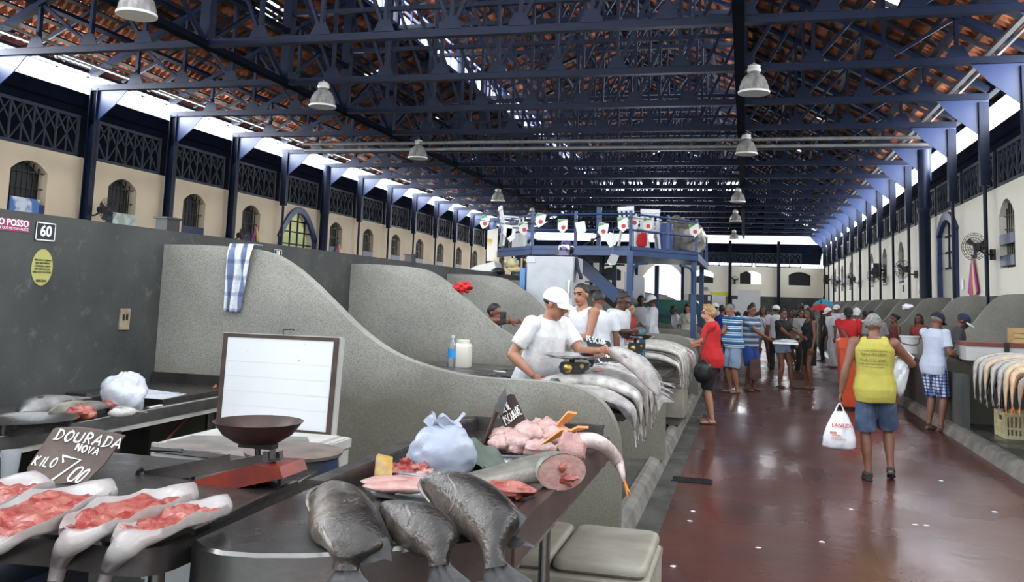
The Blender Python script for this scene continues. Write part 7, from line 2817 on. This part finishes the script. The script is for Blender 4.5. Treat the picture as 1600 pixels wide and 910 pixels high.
a, b_ = at(1519, 400, X=XR - .06), at(1519, 462, X=XR - .06)
ribbons('bunch of purple, pink and yellow ribbons under the fan beside the pale arch window', a, a.z - b_.z, .42, (0, -1, 0), 7, 1)
a, b_ = at(1440, 417, X=XR - .06), at(1440, 463, X=XR - .06)
ribbons('bunch of pink and purple ribbons beside the round post in the pale wall', a, a.z - b_.z, .42, (0, -1, 0), 6, 2)
for i, (x, y, y2, lb) in enumerate(((401, 353, 378, 'pink ribbon bunch on the beige wall by the second fan'), (530, 380, 396, 'pink ribbon bunch on the beige wall past the archway'))):
    a, b_ = at(x, y, X=XL + .06), at(x, y2, X=XL + .06)
    ribbons(lb, a, a.z - b_.z, .22, (0, 1, 0), 5, i + 4)
# blue picture banner in the first beige-wall window and grey-green one in the second
for i, (p0, p1, col, col2, lb) in enumerate((((14, 334), (62, 316), (.10, .22, .55), (.75, .80, .9), 'blue and white banner in the window above the magenta sticker'), ((176, 349), (214, 340), (.45, .55, .48), (.75, .8, .75), 'pale green banner in the window above the first fan'))):
    p, q_ = at(*p0, X=XL + .03), at(*p1, X=XL + .03)
    mb = MB()
    mb.box((XL + .01, p.y, p.z), (XL + .03, q_.y, q_.z + .05))
    tag(mb.build('hanging_banner', M('printed_banner', col, .6, col2=col2, scale=3, lo=.45, hi=.55)), lb, 'banner', 'window banners')
# dark boxes standing on the centre wall
for i, (x, y, lb) in enumerate(((262, 353, 'small dark box on the centre wall between the two fans'), (641, 403, 'small dark box on the centre wall above the second partition'))):
    c = at(x, y, X=XWALL - .06)
    mb = MB()
    mb.box((c.x - .05, c.y - .08, 2.101), (c.x + .05, c.y + .08, 2.19))
    mb.box((c.x - .06, c.y - .10, 2.19), (c.x + .06, c.y + .10, 2.205))
    tag(mb.build('junction_box', BLKP), lb, 'box', 'boxes on the centre wall')

# ---------------------------------------------------------------- blue platform with stair
STEELB = M('platform_blue_paint', (.022, .055, .15), .4, col2=(.03, .07, .18), scale=3)
YP = 17.0
zT = at(985, 383, Y=YP).z
pA = [at(772, 388, Y=19.0), at(832, 384, Y=17.4), at(985, 384, Y=YP), at(1088, 394, Y=18.6)]
pts = [(p.x, p.y) for p in pA]
g = E('platform', 'blue steel viewing platform with railing and bunting over the stalls', 'platform', (-2.5, 18.5, .1))
outl = pts + [(pts[3][0], 23.5), (pts[0][0], 23.5)]
zD = zT - .02
mb = MB()
mb.prism([(x, y, zD - .07) for x, y in outl], (0, 0, .07))
mb.build('deck', STEELB, g)
mb = MB()
for (a, b_) in zip(pts, pts[1:]):
    mb.bar((*a, zD - .045), (*b_, zD - .045), .08, .05)
    mb.bar((*a, zD - .11), (*b_, zD - .11), .05, .10)
    mb.bar((*a, zD - .17), (*b_, zD - .17), .10, .03)
mb.bar((*pts[3], zD - .10), (pts[3][0], 23.5, zD - .10), .08, .16)
mb.build('edge_beam', STEELB, g)
for i, (x, y) in enumerate((pts[2], (pts[3][0] - .05, pts[3][1] + .05), (pts[0][0] + .3, 20), (-2.2, 23.2), (pts[3][0] - .1, 23.2), (-3.3, 23.2))):
    m1 = MB()
    m1.bar((x, y, .1), (x, y, zD - .1), .11, .11)
    m1.bar((x, y, .1), (x, y, .16), .26, .26)
    m1.build('post', STEELB, g)
# curved braces of the front bay
for (a, sg, o_) in ((pts[2], 1, pts[3]), (pts[3], -1, pts[2])):
    d = (V((*o_, 0)) - V((*a, 0))).normalized()
    m1 = MB()
    m1.tube(cr([V((*a, zD - .85)) + d * .06, V((*a, zD - .5)) + d * .08, V((*a, zD - .34)) + d * .2, V((*a, zD - .30)) + d * .5], 14), .03, 6)
    m1.build('brace', STEELB, g)
def rail(P, h, n):
    for k, (a, b_) in enumerate(zip(P, P[1:])):
        m1 = MB()
        for zz in (h, h * .5):
            m1.tube([V((*a, zD + zz)), V((*b_, zD + zz))], .022, 7)
        m1.build('handrail', STEELB, g)
    for k, a in enumerate(P):
        m1 = MB()
        m1.bar((*a, zD), (*a, zD + h + (.06)), .06, .06)
        m1.build('rail_post', STEELB, g)
mid = lambda a, b_, t: (a[0] + (b_[0] - a[0]) * t, a[1] + (b_[1] - a[1]) * t)
rail([pts[0], mid(pts[0], pts[1], .99), mid(pts[1], pts[2], .45), pts[2], mid(pts[2], pts[3], .55), pts[3], (pts[3][0], 21), (pts[3][0], 23.5)], .62, 1)
m1 = MB()
for (x, y) in ((pts[1][0] + 1.0, 19.5), (-2.5, 21)):
    m1.bar((x, y, zD), (x, y, zD + 1.0), .1, .1)
m1.build('roof_post', STEELB, g)
# spiral stair
cxs, cys = at(940, 430, Y=19.6).x, 19.6
sg_ = E('spiral_stair', 'blue spiral staircase rising to the platform behind the fridge', 'staircase', (cxs, cys, .1))
MB().tube([(cxs, cys, .1), (cxs, cys, zD)], .06, 10).build('pole', STEELB, sg_)
for i in range(12):
    a = i * .42 + .6
    z = .3 + i * (zD - .4) / 12
    m1 = MB()
    m1.prism([(cxs, cys, z), (cxs + cos(a) * .75, cys + sin(a) * .75, z), (cxs + cos(a + .36) * .75, cys + sin(a + .36) * .75, z)], (0, 0, .03))
    m1.build('tread', STEELB, sg_)
m1 = MB()
m1.tube([(cxs + cos(i * .14 + .6) * .78, cys + sin(i * .14 + .6) * .78, .3 + i / 36 * (zD - .4) + .8) for i in range(37)], .022, 7)
m1.build('handrail', IRON, sg_)
m1 = MB()
a, b_ = at(903, 408, Y=18.2), at(966, 466, Y=18.0)
m1.bar(a, b_, .06, .26, up=(0, 0, 1))
m1.build('stringer', STEELB, sg_)
# fridge and helmet
FRW = M('scuffed_white_metal', (.47, .49, .51), .4, col2=(.38, .40, .42), scale=5, lo=.45, hi=.8)
f0, f1 = at(824, 400, Y=13.0), at(906, 400, Y=13.0)
xm_ = at(897, 400, Y=13.0).x
g = E('fridge', 'tall scuffed white metal cabinet standing behind the man in a vest', 'cabinet', (f0.x + .4, 13.4, .1))
zf = f0.z
mb = MB()
mb.box((f0.x, 13.0, .1), (xm_, 13.75, zf))
mb.build('body', FRW, g)
mb = MB()
mb.box((f0.x + .01, 12.975, .2), (xm_ - .01, 13.0, zf - .01))
dr = mb.build('door', FRW, g)
mb = MB()
mb.box((f0.x - .005, 12.965, zf - .10), (f0.x + .13, 12.975, zf - .02))
mb.build('door_label', WPAINT, dr)
mb = MB()
mb.box((xm_ - .07, 12.93, zf - .6), (xm_ - .04, 12.975, zf - .35))
mb.build('door_handle', CHROME, dr)
HEL = M('violet_helmet_gloss', (.012, .008, .05), .2, col2=(.10, .09, .2), scale=5, lo=.52, hi=.56, coat=.5)
c = at(884, 392, Y=13.3)
g = E('motorcycle_helmet', 'dark violet motorcycle helmet on top of the white cabinet', 'helmet', (c.x, 13.35, zf))
mb = MB()
mb.ell((c.x, 13.35, zf + .135), .125, .15, .135)
mb.build('shell', HEL, g, 60)
mb = MB()
mb.prism([(c.x - .14, 13.24, zf + .03), (c.x - .05, 13.17, zf + .03), (c.x + .08, 13.18, zf + .03), (c.x + .08, 13.18, zf + .10), (c.x - .05, 13.17, zf + .10), (c.x - .14, 13.24, zf + .10)], (0, .1, 0))
mb.build('chin_bar', HEL, g, 30)
mb = MB()
mb.prism([(c.x - .115, 13.27, zf + .11), (c.x - .03, 13.195, zf + .11), (c.x + .08, 13.21, zf + .12), (c.x + .07, 13.215, zf + .19), (c.x - .03, 13.2, zf + .19), (c.x - .105, 13.275, zf + .18)], (0, .05, 0))
mb.build('visor', M('dark_visor', (.02, .02, .03), .08), g, 30)
mb = MB()
mb.grid(lambda a, b: V((c.x + .14 + a * .14, 13.15 + b * .22 - .2 * a, zf + .04 - a * .38 + .03 * sin(a * 9))), 12, 6)
o = mb.build('dark_cloth', cloth((.012, .014, .04)), None, 60)
o.modifiers.new('s', 'SOLIDIFY').thickness = .02
tag(o, 'dark cloth hanging down the side of the white cabinet', 'cloth')

# bunting: every pennant a thing on its string
PW = M('pennant_white', (.80, .80, .78), .7)
PR_ = M('pennant_red', (.62, .06, .05), .7)
PG = M('pennant_green', (.12, .38, .10), .7)
BL = [(757, 348, 0), (793, 362, 1), (818, 358, 0), (844, 345, 0), (879, 354, 0), (908, 358, 1), (942, 360, 0), (973, 352, 0), (990, 347, 0), (1012, 352, 0), (1085, 361, 0), (956, 376, 1), (798, 368, 1)]
for i, (x, y, plain) in enumerate(BL):
    Yb = 16.85 if x > 832 else 17.6
    if x > 985:
        Yb = 17.0 + (x - 985) / 100 * 1.5
    c = at(x, y, Y=Yb)
    g = E('hanging_pennant', 'white pennant %s on the bunting, %s from the hanging banner' % ('without print' if plain else 'with a red round print', ORD[i]), 'pennant', c, 'platform bunting')
    w_, h_ = .095, .14
    tl_ = (i * 37 % 11 - 5) * .05
    P = [(-w_, h_), (w_, h_), (w_, -h_ * .35), (0, -h_), (-w_, -h_ * .35)]
    rot = lambda x_, z_: c + V((x_ * cos(tl_) - z_ * sin(tl_), 0, x_ * sin(tl_) + z_ * cos(tl_)))
    mb = MB()
    mb.prism([rot(*p) for p in P], (0, .004, 0))
    mb.build('cloth', PW, g)
    if not plain:
        mb = MB()
        mb.prism([rot(.015 + cos(2 * pi * j / 14) * .042, -.02 + sin(2 * pi * j / 14) * .042) + V((0, -.003, 0)) for j in range(14)], (0, .003, 0))
        mb.build('red_disc', PR_, g)
        mb = MB()
        mb.prism([rot(*p) + V((0, -.003, 0)) for p in ((-w_ * .95, h_ * .95), (w_ * .5, h_ * .95), (-w_ * .95, h_ * .45))], (0, .003, 0))
        mb.build('green_corner', PG, g)
m1 = MB()
m1.tube([at(745, 343, Y=17.6), at(800, 352, Y=17.6), at(880, 344, Y=16.85), at(985, 340, Y=16.9), at(1090, 352, Y=18.6)], .006, 5)
tag(m1.build('bunting_string', BLKP), 'thin string carrying the platform bunting', 'string')
# white lantern-like paper under the platform
c = at(957, 405, Y=16.8)
g = E('paper_lantern', 'folded white paper hanging on a thread under the platform edge', 'paper', c)
mb = MB()
mb.prism([c + V((-.11, 0, -.06)), c + V((-.03, -.05, .08)), c + V((.12, 0, .05)), c + V((.06, .02, -.10)), c + V((-.05, 0, -.12))], (0, .06, .02))
mb.build('paper', WPAINT, g)
MB().tube([c + V((0, .02, .07)), c + V((0, .02, .55))], .003, 4).build('thread', WPAINT, g)
# hanging banner at the far corner of the platform
mb = MB()
p, q_ = at(760, 408, Y=17.9), at(778, 357, Y=17.9)
BNR = M('printed_white_banner', (.78, .74, .66), .6, col2=(.60, .45, .10), scale=5, lo=.55, hi=.66)
mb.prism([(p.x, 17.9, p.z), (q_.x, 17.9, p.z), (q_.x, 17.9, q_.z + .0), (p.x, 17.9, q_.z - .04)], (0, .01, 0))
tag(mb.build('hanging_banner', BNR), 'tall white banner with yellow-green print hanging at the platform corner', 'banner')
# things on the deck
PLA = M('white_chair_plastic', (.74, .75, .78), .4)


def chair():
    g = E('plastic_chair', 'x', 'chair')
    MB().box((-.2, -.2, .40), (.2, .2, .43)).build('seat', PLA, g)
    m1 = MB()
    for x in (-.17, -.06, .06, .17):
        m1.bar((x, .2, .43), (x, .27, .80), .05, .02)
    m1.bar((-.2, .275, .80), (.2, .275, .80), .03, .08)
    m1.build('backrest', PLA, g)
    for sx in (-1, 1):
        for sy in (-1, 1):
            MB().bar((sx * .18, sy * .18, .40), (sx * .22, sy * .22, 0), .04, .04).build('leg', PLA, g)
        m1 = MB()
        m1.bar((sx * .21, -.2, .60), (sx * .21, .25, .62), .05, .03)
        m1.bar((sx * .21, -.19, .60), (sx * .2, -.18, .42), .04, .03)
        m1.build('armrest', PLA, g)
    return g


ch = chair()
for i, (x, rz, lb) in enumerate(((990, 2.6, 'white plastic chair at the platform rail above the corner post'), (1012, 3.4, 'white plastic chair next to the red cloth on the platform'), (800, 2.0, 'white plastic chair at the banner end of the platform'), (1018, .4, 'white plastic chair turned round behind the red cloth on the platform'))):
    o = ch if i == 0 else dup(ch)
    Yc = 18.1 + .5 * (i % 2)
    o.location = (at(x, 380, Y=Yc).x, Yc + (.4 if i == 3 else 0), zD + .005)
    o.rotation_euler.z = rz
    o['label'] = lb
    o['group'] = 'platform chairs'
c = at(1003, 376, Y=17.8)
lump('red_cloth', 'dark red cloth hung between the platform chairs', 'cloth', (c.x, 17.8, zD + .17), .10, .05, .17, REDC, amp=.2, seed=4)
c = at(1060, 375, Y=18.9)
mb_o = blob('tarp_bundle', (c.x, 19.4, zD + .34), .52, .4, .42, M('silver_tarp', (.40, .38, .33), .3, .3, col2=(.16, .15, .13), scale=4, lo=.45, hi=.6, bump=.4, bscale=8), None, amp=.18, seed=6, freq=4, n=30, m=18, base=-.335, smooth=25)
tag(mb_o, 'tall bundle wrapped in crumpled silvery tarpaulin on the platform', 'tarpaulin bundle')
c = at(1040, 372, Y=18.4)
mb = MB()
rbox(mb, (c.x - .13, 18.5, zD), (c.x + .13, 18.8, zD + .58), .05)
tag(mb.build('blue_drum', M('blue_drum_plastic', (.02, .05, .22), .4), None, 40), 'dark blue drum beside the silvery tarpaulin bundle', 'drum')
mb = MB()
c0, c1 = at(800, 372, Y=19.6), at(822, 372, Y=19.6)
mb.box((c0.x, 19.6, zD), (c1.x, 19.7, zD + .60))
tag(mb.build('partition_screen', M('pale_grey_panel', (.60, .60, .58), .6)), 'pale grey panel standing on the platform near the banner', 'panel')

# stuff on the centre wall under the platform: white slope, helmet-like goods
mb = MB()
p0, p1, p2 = at(730, 420, Y=17.2), at(772, 408, Y=17.2), at(775, 424, Y=17.2)
mb.prism([at(728, 424, Y=17.2), at(745, 415, Y=17.2), at(772, 409, Y=17.2), at(776, 424, Y=17.2)], (0, .5, 0))
tag(mb.build('white_tarp', M('white_tarp_cloth', (.75, .74, .72), .6)), 'white tarpaulin slope showing above the centre wall near the platform', 'tarpaulin')
for i, (x, y, mt, lb) in enumerate(((800, 412, 'g', 'greenish toy-like helmet on the centre wall under the platform'), (806, 422, 'b', 'pale yellow box on the centre wall under the platform'), (778, 424, 'n', 'dark bundle on the centre wall under the platform'))):
    c = at(x, y, Y=15.5)
    lump('bundle', lb, 'bundle', (c.x, 15.5, c.z), .14, .10, .06 + .03 * (i == 0), {'g': M('olive_bundle', (.22, .26, .12), .5, col2=(.6, .5, .3), scale=9), 'b': M('straw_box', (.5, .38, .2), .6), 'n': BLKP}[mt], 'bundles on the centre wall', amp=.25, seed=i)
c = at(820, 440, Y=13.1)
mb = MB()
mb.box((c.x - .08, 13.1, .1), (c.x - .0, 13.3, c.z + .2))
tag(mb.build('blue_drum', M('sky_blue_plastic', (.10, .26, .55), .4)), 'light blue drum edge beside the tall white cabinet', 'drum')

# white sloped awning / corrugated panel beyond platform
mb = MB()
a, b_ = at(988, 435, Y=26), at(1005, 465, Y=26)
mb.prism([at(975, 425, Y=27), at(1006, 433, Y=27), at(1006, 470, Y=27), at(975, 462, Y=27)], (0, .3, 0))
tag(mb.build('grey_panel', M('pale_blue_grey_panel', (.45, .47, .52), .5)), 'pale grey panel standing behind the platform post', 'panel')

# far wall: yellow sign and doorway, notices, vent
for (x0, y0, x1, y1, col, lb, nm) in ((1112, 463, 1137, 457, (.78, .74, .06), 'long bright yellow sign over the far doorway', 'yellow_sign'), (1100, 454, 1106, 449, (.30, .29, .26), 'small grey vent plate on the far wall above the yellow sign', 'vent_plate'), (1106, 470, 1110, 463, (.75, .75, .75), 'small white notice on the far wall beside the yellow doorway', 'wall_notice'), (1068, 472, 1076, 460, (.72, .72, .7), 'white notice on the dark dado by the bright archway', 'wall_notice')):
    p, q_ = at(x0, y0, Y=YF - .06), at(x1, y1, Y=YF - .06)
    mb = MB()
    mb.box((p.x, YF - .12, p.z), (q_.x, YF - .06, q_.z))
    tag(mb.build(nm, M(nm + '_face', col, .5)), lb, 'sign')
p, q_ = at(1112, 463, Y=YF), at(1137, 463, Y=YF)
o = struct(MB().box((p.x + .05, YF - .07, 0), (q_.x, YF - .055, p.z - .05)).build('door_3', M('olive_door_paint', (.22, .22, .03), .5)))
fan2 = dup(fan)
c = at(1148, 438, Y=YF - .7)
fan2.location = (c.x, YF - .72, c.z)
fan2.rotation_euler.z = 0
fan2['label'] = 'dark fan on the far end wall between two navy posts'
fan2['group'] = 'fan on the far wall'
for i, (x, y, w_, h_) in enumerate(((1166, 477, 1.0, 1.3), (1120, 485, .6, 1.0))):
    c = at(x, y, Y=34)
    mb = MB()
    mb.box((c.x - w_ / 2, 34, .0), (c.x + w_ / 2, 34.6, c.z + .2))
    mb.box((c.x - w_ * .3, 34, c.z + .2), (c.x + w_ * .5, 34.5, c.z + .55))
    tag(mb.build('foam_box', WPAINT), ['stack of white foam boxes behind the tall man in black', 'white foam box by the far yellow doorway'][i], 'foam box', 'white foam boxes')
# wall switch by the pale arch
c = at(1411, 450, X=XR - .02)
for i, (x, y, lb) in enumerate(((1505, 445, 'small switch plate on the pale wall by the archway'), (1411, 451, 'small blue-grey box under the pale wall fan'))):
    c = at(x, y, X=XR - .02)
    mb = MB()
    mb.box((XR - .04, c.y - .10, c.z - .12), (XR - .001, c.y + .10, c.z + .12))
    tag(mb.build('wall_switch', WPAINT if i == 0 else BLUEDK), lb, 'switch')
c = at(1418, 478, Y=17.6)
lump('white_bundle', 'white bundle lying on the wave partition below the round post', 'bundle', (at(1418, 480, Y=16.86).x, 16.86, at(1418, 480, Y=16.86).z), .09, .08, .05, WBAG, amp=.3, seed=7)
c = at(1414, 472, Y=26)
# ================================================================ light
w = bpy.data.worlds.new('sky')
SC.world = w
w.use_nodes = True
bg = w.node_tree.nodes['Background']
bg.inputs['Color'].default_value = (.86, .93, 1, 1)
bg.inputs['Strength'].default_value = 3.0


def area(name, loc, rot, sx, sy, power, col=(.93, .96, 1)):
    l = bpy.data.lights.new(name, 'AREA')
    l.shape = 'RECTANGLE'
    l.size, l.size_y = sx, sy
    l.energy = power
    l.color = col
    o = bpy.data.objects.new(name, l)
    COL.objects.link(o)
    o.location = loc
    o.rotation_euler = rot
    return o


# daylight through the eave strips and the lantern windows
YM, LY = 31.5, 68
area('daylight_eave', (XL - .14, YM, 6.75), (0, radians(-88), 0), .6, LY, 7400)
area('daylight_eave', (XR + .14, YM, 6.3), (0, radians(88), 0), .75, LY, 4200)
area('daylight_lantern', (XC - HW - .2, YM, 10.45), (0, radians(-88), 0), .8, LY, 4400)
area('daylight_lantern', (XC + HW + .2, YM, 10.45), (0, radians(88), 0), .8, LY, 4400)
# unseen: aisle end taken as open, wide one added to light beige wall
area('fill_behind_camera', (-10.5, -3.2, 3.2), (radians(84), 0, 0), 11, 4.6, 900)
area('fill_behind_camera', (1.0, -3.2, 2.2), (radians(84), 0, 0), 3.6, 3.6, 6)
# the street door and the strip at the far end
area('daylight_far_door', (-5.88, YF + 1.2, 2.4), (radians(-90), 0, 0), 2.8, 4.2, 1500)
area('daylight_far_strip', (XC, YF + .4, 6.45), (radians(-95), 0, 0), 20, .6, 1500)
SC.view_settings.view_transform = 'Standard'
SC.view_settings.look = 'None'
SC.view_settings.gamma = 1
SC.view_settings.use_curve_mapping = False
SC.view_settings.exposure = -0.32
SC.cycles.max_bounces = 6
SC.cycles.diffuse_bounces = 4
SC.cycles.glossy_bounces = 3
SC.cycles.transmission_bounces = 4
SC.cycles.transparent_max_bounces = 6
SC.cycles.sample_clamp_indirect = 6
SC.cycles.caustics_reflective = False
SC.cycles.caustics_refractive = False
